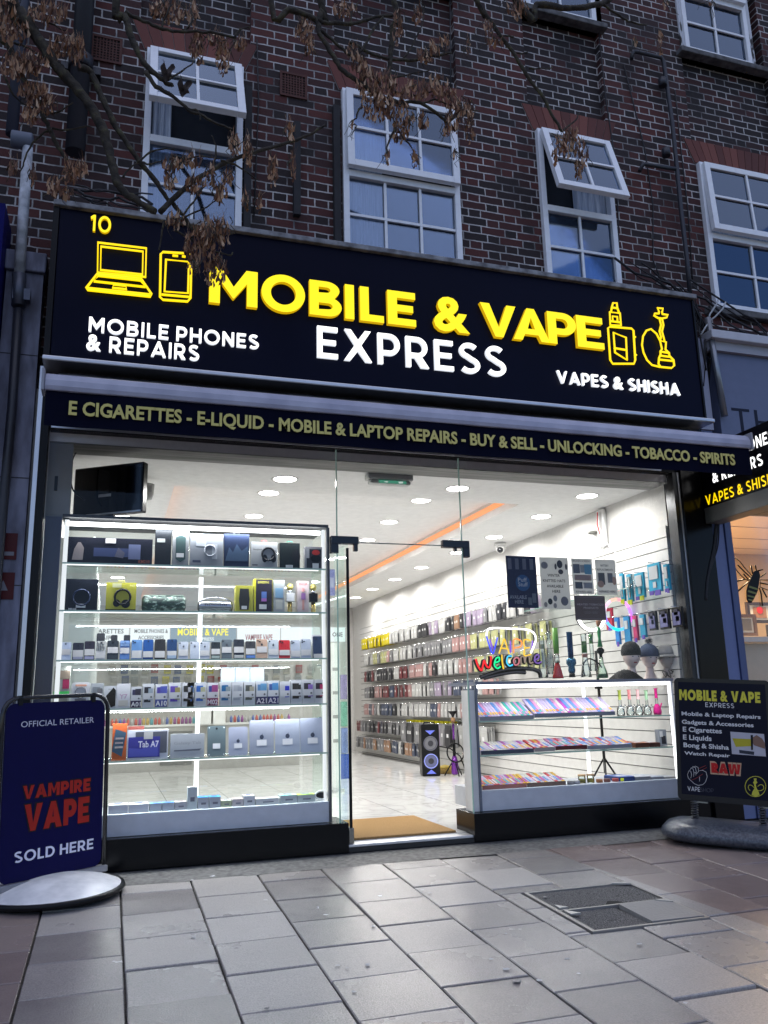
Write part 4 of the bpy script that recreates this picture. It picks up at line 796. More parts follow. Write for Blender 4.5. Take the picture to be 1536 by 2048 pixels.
a = item(BX, 'yellow box picturing black headphones on the second shelf', 'box', 211.5, 272.5, 1165, Y1, z, .09, c_(.42, .40, .05), dec=[('R', 'picture_headband', BLACK, .55, .5, .26, .04), ('O', 'picture_ear_cup', BLACK, .36, .28, .12, .13), ('O', 'picture_ear_cup', BLACK, .66, .26, .15, .15), ('black_foot_band', BLACK, 0, 1, 0, .07), ('T', 'beat', .78, .96, .86, .95, c_(.7, .7, .3)), ('price_label', c_(.6, .6, .35), .2, .5, .82, .97)]); hang(a[0], a[2], c_(.5, .48, .1))
# camouflage barrel speaker
def barrel(label, px0, px1, pyt, Y, zb, m, handle=False):
    A = at(px0, pyt+18, Y); B = at(px1, pyt+18, Y); h = at((px0+px1)/2, pyt, Y).z-zb; o = thing('bluetooth_speaker', label, 'speaker', ((A.x+B.x)/2, Y+h/2, zb)); w = B.x-A.x
    n = 20; V = []; prof = [(-.5, .55), (-.49, .8), (-.45, .95), (-.4, 1), (.4, 1), (.45, .95), (.49, .8), (.5, .55)]
    mb = MB(); mb.tube([(t*w, 0, h/2) for t, r in prof], [r*h/2 for t, r in prof], 20); mb.build('body', m, o)
    MB().tube([(-w*.49, 0, h/2), (-w*.505, 0, h/2)], h*.30, 16).build('end_radiator', BLACK, o); MB().tube([(w*.49, 0, h/2), (w*.505, 0, h/2)], h*.30, 16).build('end_radiator', BLACK, o)
    if handle:
        MB().tube([(w*.5*math.cos(t), -.01, h*.7+h*.55*math.sin(t)) for t in [i*math.pi/10 for i in range(11)]], .004, 6).build('carry_handle', CHROME, o)
        mb = MB()
        for i in range(12): mb.box(-w*.3+w*.6*i/11-.003, -w*.3+w*.6*i/11+.003, -h*.505, -h*.45, h*.55, h*.75)
        mb.build('grille_slots', BLACK, o)
    return o
m_, t_, N_, b_ = nodes_mat('camouflage'); tc_ = N_.new('ShaderNodeTexCoord'); mp_ = N_.new('ShaderNodeMapping'); mp_.inputs['Scale'].default_value = (1, 1, 2.2); t_.links.new(tc_.outputs['Object'], mp_.inputs[0])
nn_ = N_.new('ShaderNodeTexNoise'); nn_.inputs['Scale'].default_value = 26; nn_.inputs['Detail'].default_value = 2; t_.links.new(mp_.outputs[0], nn_.inputs['Vector']); cr_ = ramp(t_, nn_.outputs['Fac'], [(.0, (.015, .03, .025)), (.47, (.04, .08, .06)), (.56, (.3, .38, .33))]); cr_.node.color_ramp.interpolation = 'CONSTANT'; t_.links.new(cr_, b_.inputs['Base Color'])
barrel('large green camouflage barrel speaker on the second shelf', 284.5, 372, 1188, Y1, z, m_)
barrel('chrome boombox speaker with carry handle on the second shelf', 397, 466, 1200, Y1, z, mat((.35, .35, .38), .15, .9), True)
a = item(BX, 'yellow box with a black pill speaker right of the chrome boombox', 'box', 470.5, 506.5, 1171, Y1, z, .07, c_(.42, .40, .06), dec=[('P', 'picture_speaker', c_(.03, .03, .03), [(.25, .1), (.75, .1), (.8, .5), (.75, .88), (.25, .88), (.2, .5)]), ('price_label', LABW, .35, .65, .12, .24)])
a = item(BX, 'tall black and yellow box with a glowing blue speaker picture', 'box', 508, 545, 1158, Y1, z, .08, c_(.03, .025, .04), c_(.5, .48, .03), dec=[('yellow_edge', c_(.5, .48, .03), 0, .09, 0, 1), ('picture_speaker', c_(.12, .2, .5), .4, .68, .33, .62), ('picture_glow', c_(.4, .15, .45), .4, .68, .33, .42), ('price_label', LABW, .28, .68, .1, .24), ('T', 'EXPRESSIONS', .2, .8, .86, .93, c_(.6, .55, .1))])
item(BX, 'white grey patterned accessory box between yellow box and gold microphone', 'box', 547, 569.5, 1160, Y1, z, .07, c_(.38, .4, .4), dec=[('picture_panel', c_(.2, .35, .5), .15, .85, .45, .75), ('picture_panel', c_(.5, .5, .45), .2, .8, .1, .4)])
def mic(label, px, Y, zb, collar):
    p = at(px, 1195, Y); o = thing('karaoke_microphone', label, 'microphone', (p.x, Y+.04, zb)); G = mat((.55, .42, .14), .25, .8)
    MB().lathe([(.015, 0), (.017, .01), (.016, .08)], (0, 0, 0), 12).build('handle', G, o); MB().box(-.029, .029, -.022, .022, .082, .145).build('control_block', collar, o, .004)
    MB().lathe([(.012, .146), (.016, .152), (.0155, .165)], (0, 0, 0), 12).build('collar', CHROME, o); MB().ball((0, 0, .188), .025, .025, .026).build('head_mesh', mat((.6, .5, .15), .4, .6, bump=.6, bs=300), o)
mic('gold karaoke microphone with white control block', 582, Y1, z, WHITE); mic('gold karaoke microphone with black control block at shelf end', 629, Y1, z, BLACK)
item(BX, 'pale pink box picturing a pink microphone between the two microphones', 'box', 595, 617.5, 1162, Y1+.02, z, .07, c_(.5, .42, .42), dec=[('picture_stem', c_(.55, .28, .25), .4, .6, .1, .45), ('picture_block', c_(.25, .12, .3), .32, .72, .42, .62), ('O', 'picture_head', c_(.6, .3, .28), .5, .72, .16, .2), ('T', 'WSTER', .1, .9, .88, .95, c_(.5, .1, .1))])
# ---- phones
z = SH[2]+.001; R3 = lambda x: 380+x/4.955
def phone(px0, px1, pyt, col, lb, lab=(.0, .5), Y=Y1, logo=False, cams=1, strip=None, zb=None, extra=(), metal=.2):
    m = mat(col, .25, metal); d_ = []
    if lab: d_.append(('price_label', c_(.52, .5, .5), .04, .96, lab[0], lab[1]))
    if strip: d_.append(('patterned_strip', c_(*strip), .06, .94, .05, .2))
    if logo: d_ += [('O', 'fruit_emblem', c_(.03, .03, .04), .5, .72, .09, .1), ('P', 'emblem_leaf', c_(.03, .03, .04), [(.5, .80), (.56, .84), (.54, .79)])]
    for k in range(cams): d_.append(('O', 'camera_lens', BLACK, (.14, .32, .14)[k] if cams > 1 or logo else .5, (.91, .87, .82)[k], .075, .075))
    d_ += list(extra)
    return item('mobile_phone', lb, 'phone', px0, px1, pyt, Y, z if zb is None else zb, .009, m, dec=d_, r=.008, tilt=.12, body='phone_back')
x2 = lambda v: 90+v/4.955; y2 = lambda v: 1220+v/4.955
g3 = 'phones on the middle shelf'
for a_, b_2, t, c, lb, kw in [
    (140, 260, 318, (.5, .55, .66), 'white mobile phone at the far left of the phone shelf', dict(lab=(.3, .62))),
    (270, 385, 322, (.02, .02, .03), 'black phone with white label, second on the phone shelf', dict(lab=(.2, .58), strip=(.3, .3, .4))),
    (387, 495, 306, (.025, .02, .03), 'black phone with square camera, third on the phone shelf', dict(lab=(.25, .58), strip=(.3, .3, .45))),
    (500, 605, 306, (.5, .5, .46), 'phone in a black and white zebra striped case', dict(lab=(.1, .48), extra=[('stripe', BLACK, .1+.16*i, .16+.16*i, .5, .95) for i in range(5)])),
    (613, 730, 300, (.03, .035, .04), 'dark phone behind a wide white label under a small black handset', dict(lab=(.35, .66))),
    (740, 840, 300, (.1, .2, .45), 'blue striped phone below the second small black handset', dict(lab=(.33, .63), extra=[('stripe', c_(.25, .38, .6), .05, .95, .72+.07*i, .75+.07*i) for i in range(4)])),
    (855, 965, 292, (.12, .25, .48), 'plain mid blue phone on the phone shelf', dict(lab=(.08, .46), cams=2)),
    (970, 1075, 290, (.02, .08, .27), 'deep blue phone right of the mid blue phone', dict(lab=(.12, .42))),
    (1085, 1195, 287, (.025, .022, .02), 'black brown phone between deep blue and navy phones', dict(lab=(.1, .42))),
    (1207, 1310, 287, (.02, .05, .13), 'navy phone with a silver patterned strip', dict(lab=(.2, .42), strip=(.3, .38, .5))),
    (1322, 1422, 312, (.5, .52, .58), 'silver phone with dark fruit emblem left of the centre light post', dict(lab=(.2, .56), logo=True)),
    (1437, 1532, 310, (.52, .54, .6), 'silver phone with dark fruit emblem and round sticker at the light post', dict(lab=None, logo=True))]:
    phone(x2(a_), x2(b_2), y2(t), c, lb, **kw)
for a_, b_2, t, c, lb, kw in [
    (98, 197, 312, (.48, .5, .55), 'white phone with fruit emblem right of the centre light post', dict(lab=(.2, .5), logo=True)),
    (208, 303, 315, (.025, .03, .03), 'black phone with pale strip at its foot, right of the white one', dict(lab=(.28, .6), strip=(.3, .35, .33))),
    (312, 418, 290, (.12, .14, .15), 'space grey phone with a black fruit emblem', dict(lab=(.32, .62), logo=True)),
    (432, 540, 288, (.03, .032, .04), 'charcoal phone with dark emblem and beaded strip', dict(lab=(.32, .62), strip=(.4, .4, .4))),
    (550, 652, 306, (.05, .045, .045), 'dark brown phone with blue beaded strip', dict(lab=(.25, .58), strip=(.1, .2, .5))),
    (658, 770, 286, (.5, .33, .23), 'rose gold phone with fruit emblem', dict(lab=(.32, .62), logo=True, cams=2)),
    (776, 878, 293, (.5, .53, .56), 'silver white phone between rose gold and red phones', dict(lab=(.2, .5), logo=True)),
    (882, 995, 295, (.5, .02, .025), 'bright red phone on the phone shelf', dict(lab=(.18, .46), cams=2)),
    (999, 1096, 296, (.5, .52, .58), 'silver phone with three lenses right of the red phone', dict(lab=(.1, .42), cams=3)),
    (1100, 1203, 284, (.47, .5, .56), 'taller silver phone with three lenses, second from shelf end', dict(lab=(.15, .45), cams=3)),
    (1222, 1324, 256, (.03, .045, .09), 'midnight blue phone leaning in a white box at the right shelf end', dict(lab=(.0, .2), cams=2))]:
    phone(R3(a_), R3(b_2), y2(t), c, lb, **kw)
item(BX, 'open white phone box behind the midnight blue phone', 'box', R3(1210), R3(1332), y2(246), Y1+.03, z, .02, c_(.55, .56, .58))
for a_, b_2, t, lb in ((505, 590, 225, 'tallest small black handset standing behind the zebra phone'), (648, 716, 243, 'small black handset behind the wide labelled phone'), (775, 843, 243, 'small black handset behind the blue striped phone')):
    phone(x2(a_), x2(b_2), y2(t), (.02, .02, .022), lb, lab=None, Y=Y1+.06, cams=0)
# ---- boxed phones
z = SH[3]+.001; WB = c_(.55, .56, .58)
def pbox(px0, px1, pyt, lb, scr, txt=None, tcol=(.7, .7, .7), back=None, base=WB, dep=.045, acc=(.15, .15, .16)):
    d_ = [('picture_screen', c_(*scr), .14, .72, .22, .86)]
    d_.append(('picture_phone', c_(*acc), .5, .9, .3, .8) if not txt else ('picture_phone', c_(*acc), .4, .95, .6, .9))
    d_.append(('price_label', c_(.56, .56, .57), .08, .92, .34, .6)); d_.append(('O', 'round_sticker', c_(.12, .12, .13), .76, .44, .09, .09))
    if txt: d_ += [('title_band', c_(*(back or (.05, .04, .1))), .0, 1, .02, .34), ('T', txt, .04, .96, .06, .28, c_(*tcol))]
    return item('phone_box', lb, 'box', px0, px1, pyt, Y1, z, dep, base, dec=d_)
item(BX, 'card of pink pens with a bright green foot at the left of the boxed phones', 'box', x2(82), x2(246), y2(558), Y1, z, .03, c_(.36, .38, .34), dec=[('green_band', c_(.06, .6, .12), .02, .98, .3, .42), ('red_goods', c_(.4, .03, .1), .55, .95, .48, .78), ('dark_window', c_(.2, .2, .17), .05, .9, .0, .26), ('brown_band', c_(.25, .2, .15), .02, .98, .7, .9)])
item(BX, 'rounded clear blister pack left of the grey phone box', 'box', x2(258), x2(446), y2(716), Y1, z, .03, c_(.5, .5, .52), r=.02, dec=[('R', 'coiled_cable', c_(.2, .2, .22), .5, .62, .3, .03), ('orange_title', c_(.6, .3, .2), .2, .8, .85, .92), ('dark_window', c_(.15, .15, .16), .2, .8, .1, .4)])
a = pbox(x2(450), x2(580), y2(726), 'grey fronted box with a dark camera bump picture', (.2, .22, .24), base=c_(.33, .35, .37))
item('phone_box', 'white box with a large tilted black phone picture', 'box', x2(582), x2(707), y2(752), Y1, z, .045, WB, dec=[('P', 'picture_phone', BLACK, [(.15, .55), (.75, .93), (.95, .8), (.95, .12), (.6, .05)]), ('T', 'Pop', .35, .65, .8, .87, c_(.2, .2, .2))])
item('phone_box', 'white box marked Y7 on the boxed phone shelf', 'box', x2(708), x2(845), y2(730), Y1, z, .045, c_(.6, .6, .62), dec=[('T', 'Y7', .2, .8, .38, .58, c_(.45, .3, .42)), ('price_label', c_(.5, .47, .42), .15, .85, .08, .32)])
for a_, b_2, t, lb, scr, tx, bk, acc in [
    (848, 956, 760, 'phone box with large A01 lettering', (.04, .04, .1), 'A01', (.03, .02, .06), (.03, .03, .05)),
    (965, 1080, 730, 'white box with black phone picture right of the A01 box', (.02, .02, .03), None, None, (.3, .35, .4)),
    (1090, 1216, 733, 'phone box with large A10 lettering', (.08, .06, .3), 'A10', (.06, .08, .26), (.08, .1, .4)),
    (1222, 1350, 720, 'white box with a purple and yellow screen picture', (.12, .07, .4), None, None, (.3, .26, .1)),
    (1355, 1476, 718, 'white box with black tilted phone left of the centre post', (.03, .03, .03), None, None, (.4, .4, .42))]:
    pbox(x2(a_), x2(b_2), y2(t), lb, scr, tx, back=bk, acc=acc)
for a_, b_2, t, lb, scr, tx, bk, acc in [
    (-28, 42, 718, 'narrow white box partly behind the centre post', (.1, .2, .45), None, None, (.2, .3, .5)),
    (45, 162, 716, 'white box with bright blue phone picture left of the M02 box', (.03, .12, .42), None, None, (.4, .4, .25)),
    (168, 282, 720, 'dark purple phone box with M02 lettering', (.04, .05, .25), 'M02', (.18, .02, .08), (.3, .06, .2)),
    (295, 411, 712, 'white box with teal blue phone picture right of the M02 box', (.02, .13, .3), None, None, (.25, .3, .32)),
    (413, 527, 712, 'pale box with a small silver phone picture', (.38, .4, .43), None, None, (.32, .34, .38)),
    (532, 647, 712, 'white box with grey green phone picture left of the A21 boxes', (.08, .09, .08), None, None, (.35, .33, .25)),
    (652, 766, 705, 'left one of the two boxes lettered A21', (.1, .22, .4), 'A21', (.03, .03, .09), (.12, .3, .5)),
    (768, 881, 700, 'right one of the two boxes lettered A21', (.05, .1, .3), 'A21', (.03, .03, .12), (.08, .25, .5)),
    (885, 996, 708, 'white box with small royal blue phone picture', (.5, .5, .53), None, None, (.02, .03, .4)),
    (998, 1111, 692, 'white box with wide black picture, third from shelf end', (.02, .02, .02), None, None, (.03, .03, .03)),
    (1112, 1229, 690, 'white box with dark picture and violet edge, second from end', (.03, .03, .04), None, None, (.25, .15, .45)),
    (1230, 1342, 690, 'white box with dark phone and pink red screen at the shelf end', (.03, .02, .04), None, None, (.45, .03, .12))]:
    pbox(R3(a_), R3(b_2), y2(t), lb, scr, tx, back=bk, acc=acc, tcol=(.65, .6, .65) if tx else (.7, .7, .7))
for i, (a_, b_2) in enumerate(((305, 445), (447, 592), (594, 735))):
    item(BX, ('left', 'middle', 'right')[i]+' one of three pale grey earphone boxes set behind the boxed phones', 'box', R3(a_), R3(b_2), y2(568), Y1+.09, z, .04, c_(.30, .34, .38), dec=[('R', 'picture_earbud', c_(.2, .22, .25), .5, .55, .07, .02), ('picture_stem', c_(.2, .22, .25), .56, .6, .38, .55)])
# ---- tablets
z = SH[4]+.001; x4 = lambda v: 200+v/3.135; y4 = lambda v: 1400+v/3.135
item('tablet_box', 'orange box picturing a tablet with app icons', 'box', x4(75), x4(168), y4(148), Y1, z, .05, c_(.6, .13, .04), dec=[('P', 'picture_tablet', c_(.05, .1, .16), [(.02, .25), (.7, .1), (.95, .75), (.2, .85)]), ('icons', c_(.4, .35, .35), .2, .75, .45, .5), ('icons', c_(.4, .35, .35), .2, .75, .33, .38), ('icons', c_(.4, .35, .35), .22, .78, .57, .62)])
item('tablet_box', 'dark red box behind the tablet box on the lowest glass shelf', 'box', x4(172), x4(275), y4(165), Y1+.07, z, .04, c_(.22, .06, .05))
item('tablet_box', 'white box with a purple blue tablet screen marked Tab A7', 'box', x4(168), x4(428), y4(186), Y1, z, .05, c_(.6, .61, .66), dec=[('picture_grey_tablet', c_(.09, .10, .13), .2, .97, .2, .93), ('picture_tablet', c_(.045, .045, .28), .03, .8, .07, .76), ('P', 'screen_wave', c_(.08, .09, .42), [(.05, .1), (.05, .4), (.35, .35), (.75, .62), (.75, .1)]), ('T', 'Tab A7', .27, .77, .4, .62, c_(.7, .7, .8)), ('price_label', c_(.5, .5, .48), .4, .62, .68, .92)])
item('tablet_box', 'shallow silver box with an edge-on tablet picture', 'box', x4(440), x4(655), y4(212), Y1, z, .05, c_(.42, .44, .47), dec=[('P', 'picture_edge', c_(.12, .13, .17), [(.1, .28), (.85, .28), (.92, .36), (.12, .33)]), ('T', 'Galaxy Tab', .1, .9, .52, .68, c_(.33, .35, .38))])
def tablet(a_, b_2, t, col, lb, logo=True):
    d_ = [('price_label', c_(.6, .6, .62), .3, .7, .25, .42)]+([('O', 'fruit_emblem', c_(.03, .04, .07), .5, .5, .085, .09), ('P', 'emblem_leaf', c_(.03, .04, .07), [(.5, .575), (.55, .6), (.53, .565)])] if logo else [('O', 'camera_lens', BLACK, .5, .91, .06, .06), ('O', 'screw', LTX, .1, .06, .03, .03), ('O', 'screw', LTX, .9, .06, .03, .03), ('O', 'screw', LTX, .1, .94, .03, .03), ('O', 'screw', LTX, .9, .94, .03, .03)])
    item('tablet', lb, 'tablet', x4(a_), x4(b_2), y4(t), Y1, z, .009, mat(col, .35, .3), r=.012, tilt=.1, dec=d_, body='tablet_back')
tablet(673, 790, 162, (.11, .15, .16), 'dark grey green rugged tablet with four corner screws', False)
tablet(805, 928, 168, (.3, .32, .40), 'smallest lilac silver tablet with fruit emblem'); tablet(938, 1092, 124, (.28, .3, .36), 'silver grey tablet with dark top strip, left of the two largest')
tablet(1098, 1256, 118, (.32, .35, .42), 'silver tablet second from the right end of the tablet shelf'); tablet(1257, 1412, 112, (.31, .34, .42), 'silver tablet at the right end of the tablet shelf')
# ---- small boxes on the case floor
z = FLZ+.001
for a_, b_2, t, f, top, lb, dp in [
    (52, 176, 660, (.55, .55, .6), (.6, .6, .62), 'flat white box with a blue grey badge, leftmost on the case floor', .12),
    (180, 306, 655, (.55, .55, .6), (.6, .6, .62), 'flat white box with a blue badge, second on the case floor', .12),
    (311, 387, 650, (.42, .45, .5), (.1, .25, .55), 'white and blue accessory box, left of a matching pair', .08),
    (390, 466, 645, (.42, .45, .5), (.12, .3, .6), 'white and blue accessory box, right of a matching pair', .08),
    (469, 545, 640, (.4, .4, .42), (.55, .5, .5), 'white box picturing three small earbuds', .08),
    (547, 610, 548, (.5, .55, .55), (.6, .6, .6), 'tall clear box standing on the case floor below the centre post', .05),
    (613, 682, 612, (.42, .43, .46), (.04, .25, .6), 'left of two bright blue topped boxes', .1),
    (685, 757, 608, (.42, .43, .46), (.04, .25, .6), 'right of two bright blue topped boxes', .1),
    (760, 826, 632, (.35, .38, .25), (.6, .6, .55), 'small box with white top and green yellow front', .07),
    (829, 900, 622, (.5, .45, .45), (.6, .5, .5), 'white box with pinkish earbud picture', .07),
    (902, 972, 602, (.55, .55, .57), (.6, .62, .66), 'plain white box with a pale blue patch on top', .09),
    (976, 1126, 618, (.52, .52, .52), (.6, .6, .62), 'long flat white box printed with small black icons', .08),
    (1130, 1236, 598, (.45, .48, .48), (.3, .6, .55), 'white box with a mint green top', .08),
    (1238, 1350, 594, (.45, .48, .46), (.4, .62, .1), 'white box with a lime green top', .08)]:
    o, w, h = item('accessory_box', lb, 'box', x4(a_), x4(b_2), y4(t), .09, z, dp, c_(*f), dec=[('printed_lines', c_(.15, .15, .18), .3, .75, .35, .55)] if t < 645 else [])
    MB().box(-w/2+.001, w/2-.001, .001, dp-.001, h+.0005, h+.002).build('top_print', c_(*[min(.8, v*1.25) for v in top]), o); MB().box(-w*.22, w*.22, dp*.35, dp*.8, h+.0025, h+.0035).build('top_picture', c_(.1, .14, .35) if t > 640 or 'top' in lb else c_(.4, .3, .32), o)
p = at(643, 1597, .12); o = thing('smart_watch', 'black oval gadget in a white ring at the right end of the case floor', 'gadget', (p.x, .12, FLZ+.002)); MB().tube([(.045*math.cos(t*.3927), .0, .035+.028*math.sin(t*.3927)) for t in range(16)], .006, 6, closed=True).build('white_ring', WHITE, o); MB().prism([(.038*math.cos(t*.3927), .035+.02*math.sin(t*.3927)) for t in range(16)], -.004, .008).build('dark_body', BLACKG, o)
# ================================================================ RIGHT COUNTER
rc = thing('display_counter', 'white lit glass display counter right of the door with two glass shelves', 'display counter', (2.55, .06, .2)); rb_ = case_box(rc)
rx0, rx1, ry0, ry1 = 2.575, 4.26, .05, .55; rt = at(1150, 1360, .05).z; rf = at(1150, 1570, .06).z; RS = [at(1150, 1436, .06).z, at(1150, 1502, .06).z]
rb_(MB().box(rx0, rx1, ry0, ry1, .203, rf), 'base_panel', WPAN); rb_(MB().box(rx0-.015, rx1+.02, ry0-.012, ry1+.01, rt-.022, rt), 'counter_top', mat((.16, .18, .24), .4))
rb_(MB().box(rx0-.075, rx0-.020, ry0+.0, ry0+.12, .203, rt-.06), 'end_panel', mat((.7, .69, .68), .4)); rb_(MB().box(rx0-.018, rx0-.003, ry0-.012, ry0+.012, .203, rt-.023), 'front_post', mat((.12, .14, .19), .4))
rb_(MB().box(rx0+.004, rx1-.004, ry0+.02, ry0+.045, rt-.048, rt-.0235), 'top_led', lit((.97, .99, 1), 2)); rb_(MB().box(rx1-.012, rx1-.002, ry0+.01, ry0+.03, rf, rt-.05), 'led_post', lit((.97, .99, 1), .8))
rb_(MB().box(rx1+.001, rx1+.015, ry0, ry0+.03, .203, rt-.023), 'end_post', WHITE)
xm = at(1172, 1450, .5).x; rb_(MB().box(xm-.01, xm+.01, ry1-.06, ry1-.04, rf, rt-.03), 'centre_led', lit((.93, .97, 1), .6))
for z in RS: rb_(MB().box(rx0, rx1-.014, ry0+.01, ry1-.065, z-.008, z), 'shelf', SHG); rb_(MB().box(rx0, rx1-.014, ry0+.005, ry0+.0095, z-.009, z+.001), 'shelf_edge', EDGE)
for z, e in ((rt-.06, .7), (RS[0]-.02, .6), (RS[1]-.02, .6)):
    L = bpy.data.lights.new('shelf_lamp', 'AREA'); L.shape = 'RECTANGLE'; L.size = 1.5; L.size_y = .03; L.energy = 1.4*e*EK; L.color = (.93, .97, 1)
    o = bpy.data.objects.new('shelf_lamp', L); COL.objects.link(o); o.location = Vector((3.4, .12, z))-rc.location; o.parent = rc; o.rotation_euler = (math.radians(10), 0, 0)
x8 = lambda v: 930+v/3.268; y8 = lambda v: 1180+v/3.268
# display trays of small packets, each packet its own thing
PK = [c_(.6, .08, .1), c_(.62, .35, .5), c_(.2, .35, .6), c_(.62, .6, .58), c_(.55, .5, .62), c_(.7, .5, .1), c_(.1, .45, .4), c_(.62, .62, .6), c_(.45, .1, .4), c_(.6, .2, .08)]
PK = [c_(*v) for v in ((.5, .04, .06), (.5, .22, .38), (.1, .22, .5), (.5, .48, .47), (.4, .34, .5), (.6, .36, .05), (.05, .34, .3), (.52, .5, .44), (.32, .05, .3), (.5, .12, .04))]
PKN = ['red', 'pink', 'blue', 'white', 'lilac', 'orange', 'teal', 'cream', 'purple', 'rust']
def tray(lb, a_, b_2, zz, n, cols, edge, lift=0, y0=.10, dep=.2, sl=.25, sh='tray'):
    A, B = at(x8(a_), y8(830), y0), at(x8(b_2), y8(830), y0)
    # x corrected to the tray's own height
    def xat(px):
        lo, hi = 1300, 1700
        for _ in range(20):
            m2 = (lo+hi)/2
            if at(px, m2, y0).z > zz: lo = m2
            else: hi = m2
        return at(px, lo, y0).x
    xa, xb = xat(x8(a_)), xat(x8(b_2)); o = thing('display_tray', lb, 'tray', (xa, y0, zz+.001+lift)); w = xb-xa-.004
    MB().box(0, w, 0, dep, 0, .012).build('tray_base', c_(.55, .55, .57), o)
    MB().box(0, w, -.004, -.0005, 0, .028).build('tray_lip', edge, o); MB().box(0, w, dep, dep+.004, 0, .05+dep*sl*.4).build('tray_back', c_(.5, .5, .5), o)
    for i in range(n):
        ci = cols[i % len(cols)] if rnd.random() < .8 else rnd.choice(cols); u = w*(i+.5)/n; hw = w/n*.43; mb = MB()
        mb.add([(-hw, 0, 0), (hw, 0, 0), (hw, dep-.01, 0+dep*sl), (-hw, dep-.01, dep*sl), (-hw, 0, .016), (hw, 0, .016), (hw, dep-.01, .016+dep*sl), (-hw, dep-.01, .016+dep*sl)], [(0,3,2,1), (4,5,6,7), (0,1,5,4), (1,2,6,5), (2,3,7,6), (3,0,4,7)], 0)
        mb.add([(-hw*.8, .02, .0175+.02*sl), (hw*.8, .02, .0175+.02*sl), (hw*.8, dep*.55, .0175+dep*.55*sl), (-hw*.8, dep*.55, .0175+dep*.55*sl)], [(0, 1, 2, 3)], 1)
        q = mb.build('vape_packet', [PK[ci], PK[(ci*3+3) % 10]]); q.location = (xa+u, y0+.002, zz+lift+.0145); tag(q, f'slim {PKN[ci]} packet standing in the {sh}', 'packet', 'slim packets in the counter trays')
EB = c_(.08, .09, .12)
tray('white edged tray of pale packets on the upper counter shelf, left', 97, 452, RS[0], 18, [4, 2, 6, 1, 7, 4], c_(.3, .3, .33), sl=.5, sh='upper left white edged tray'); tray('grey edged long tray of lilac packets on the upper counter shelf, right', 455, 985, RS[0], 24, [4, 2, 1, 7, 8, 4], c_(.2, .22, .26), .01, sl=.55, sh='long grey edged tray, upper shelf')
tray('black edged tray of lilac packets on the middle counter shelf, left', 105, 452, RS[1], 16, [4, 3, 7, 4, 8], EB, sh='black edged tray, middle shelf'); tray('short tray of red and white packets on the middle counter shelf', 456, 590, RS[1], 7, [0, 3, 7, 5], c_(.4, .35, .33), .004, sh='short tray, middle shelf')
tray('tray of bright red packets with coloured front on the middle counter shelf', 594, 800, RS[1], 10, [0, 2, 1, 0, 3], c_(.12, .03, .03), .008, sh='red fronted tray, middle shelf'); tray('tray of white and red packets on the middle counter shelf, right', 804, 1095, RS[1], 13, [3, 0, 2, 3, 4], c_(.3, .3, .33), .002, sh='right tray, middle shelf')
tray('rainbow tray of packets on the counter floor, left corner', 115, 405, rf, 15, [5, 2, 1, 4, 8, 0, 1], c_(.3, .12, .1), sh='rainbow tray on the counter floor'); tray('tray of orange and cream packets on the counter floor', 408, 662, rf, 11, [5, 3, 7, 0, 3], c_(.15, .1, .08), sh='orange and cream tray on the counter floor')
for a_, b_2, f, lb, st in ((1115, 1205, (.45, .16, .08), 'orange brown flat box on the middle counter shelf', RS[1]), (1208, 1278, (.25, .08, .05), 'dark framed brown box on the middle counter shelf', RS[1]), (1002, 1110, (.08, .15, .45), 'blue flat box on the counter floor', rf), (1113, 1215, (.5, .52, .56), 'white flat box right of the blue flat box', rf), (1218, 1300, (.45, .48, .55), 'pale blue patterned flat box on the counter floor', rf), (1303, 1378, (.55, .54, .54), 'white flat box with red spine in the counter corner', rf)):
    o, w, h = item('flat_box', lb, 'box', x8(a_), x8(b_2), y8(1000) if st == RS[1] else y8(1222), .10, st, .2, c_(*[v*.35 for v in f])); 
    MB().box(-w/2+.003, w/2-.003, .003, .197, h+.0005, h+.003).build('lid_print', c_(*f), o); MB().box(-w*.3, w*.3, .04, .12, h+.0035, h+.0045).build('label', c_(.5, .5, .55), o)
a = item('clear_box', 'clear box with a dark gadget standing on the middle counter shelf', 'box', x8(1268), x8(1318), y8(912), .2, RS[1], .05, c_(.3, .32, .36), dec=[('dark_gadget', c_(.04, .04, .05), .3, .85, .1, .6), ('white_card', LTX, .1, .5, .55, .9)])
for px, lb in ((765, 'left'), (822, 'right')):
    p = at(x8(px), y8(1250), .15); o = thing('glass_jar', f'{lb} one of two small cork topped jars of yellow herbs', 'jar', (p.x, .15, rf+.001)); MB().lathe([(.026, 0), (.028, .005), (.028, .045), (.024, .05)], (0, 0, 0), 16).build('jar_body', glass((.9, .95, .9)), o); MB().lathe([(.0001, .004), (.024, .004), (.022, .028), (.0001, .032)], (0, 0, 0), 12).build('herbs', c_(.4, .3, .05), o); MB().lathe([(.030, .051), (.030, .062)], (0, 0, 0), 16).build('cork_lid', c_(.4, .25, .12), o)
for i, (px, cl, lb) in enumerate(((690, (.15, .15, .16), 'black metal grinder on the counter floor'), (730, (.3, .3, .32), 'grey metal grinder on the counter floor'), (880, (.3, .12, .05), 'brown round tin on the counter floor'), (930, (.15, .06, .05), 'dark wooden tin on the counter floor'), (985, (.35, .07, .06), 'reddish tin on the counter floor'), (1020, (.6, .65, .03), 'fluorescent yellow green tin on the counter floor'))):
    p = at(x8(px), y8(1262), .12); tag(MB().lathe([(.024, 0), (.026, .004), (.026, .02), (.023, .024)], (p.x, .12, rf+.001), 16).build('round_tin', c_(*cl)), lb, 'tin')
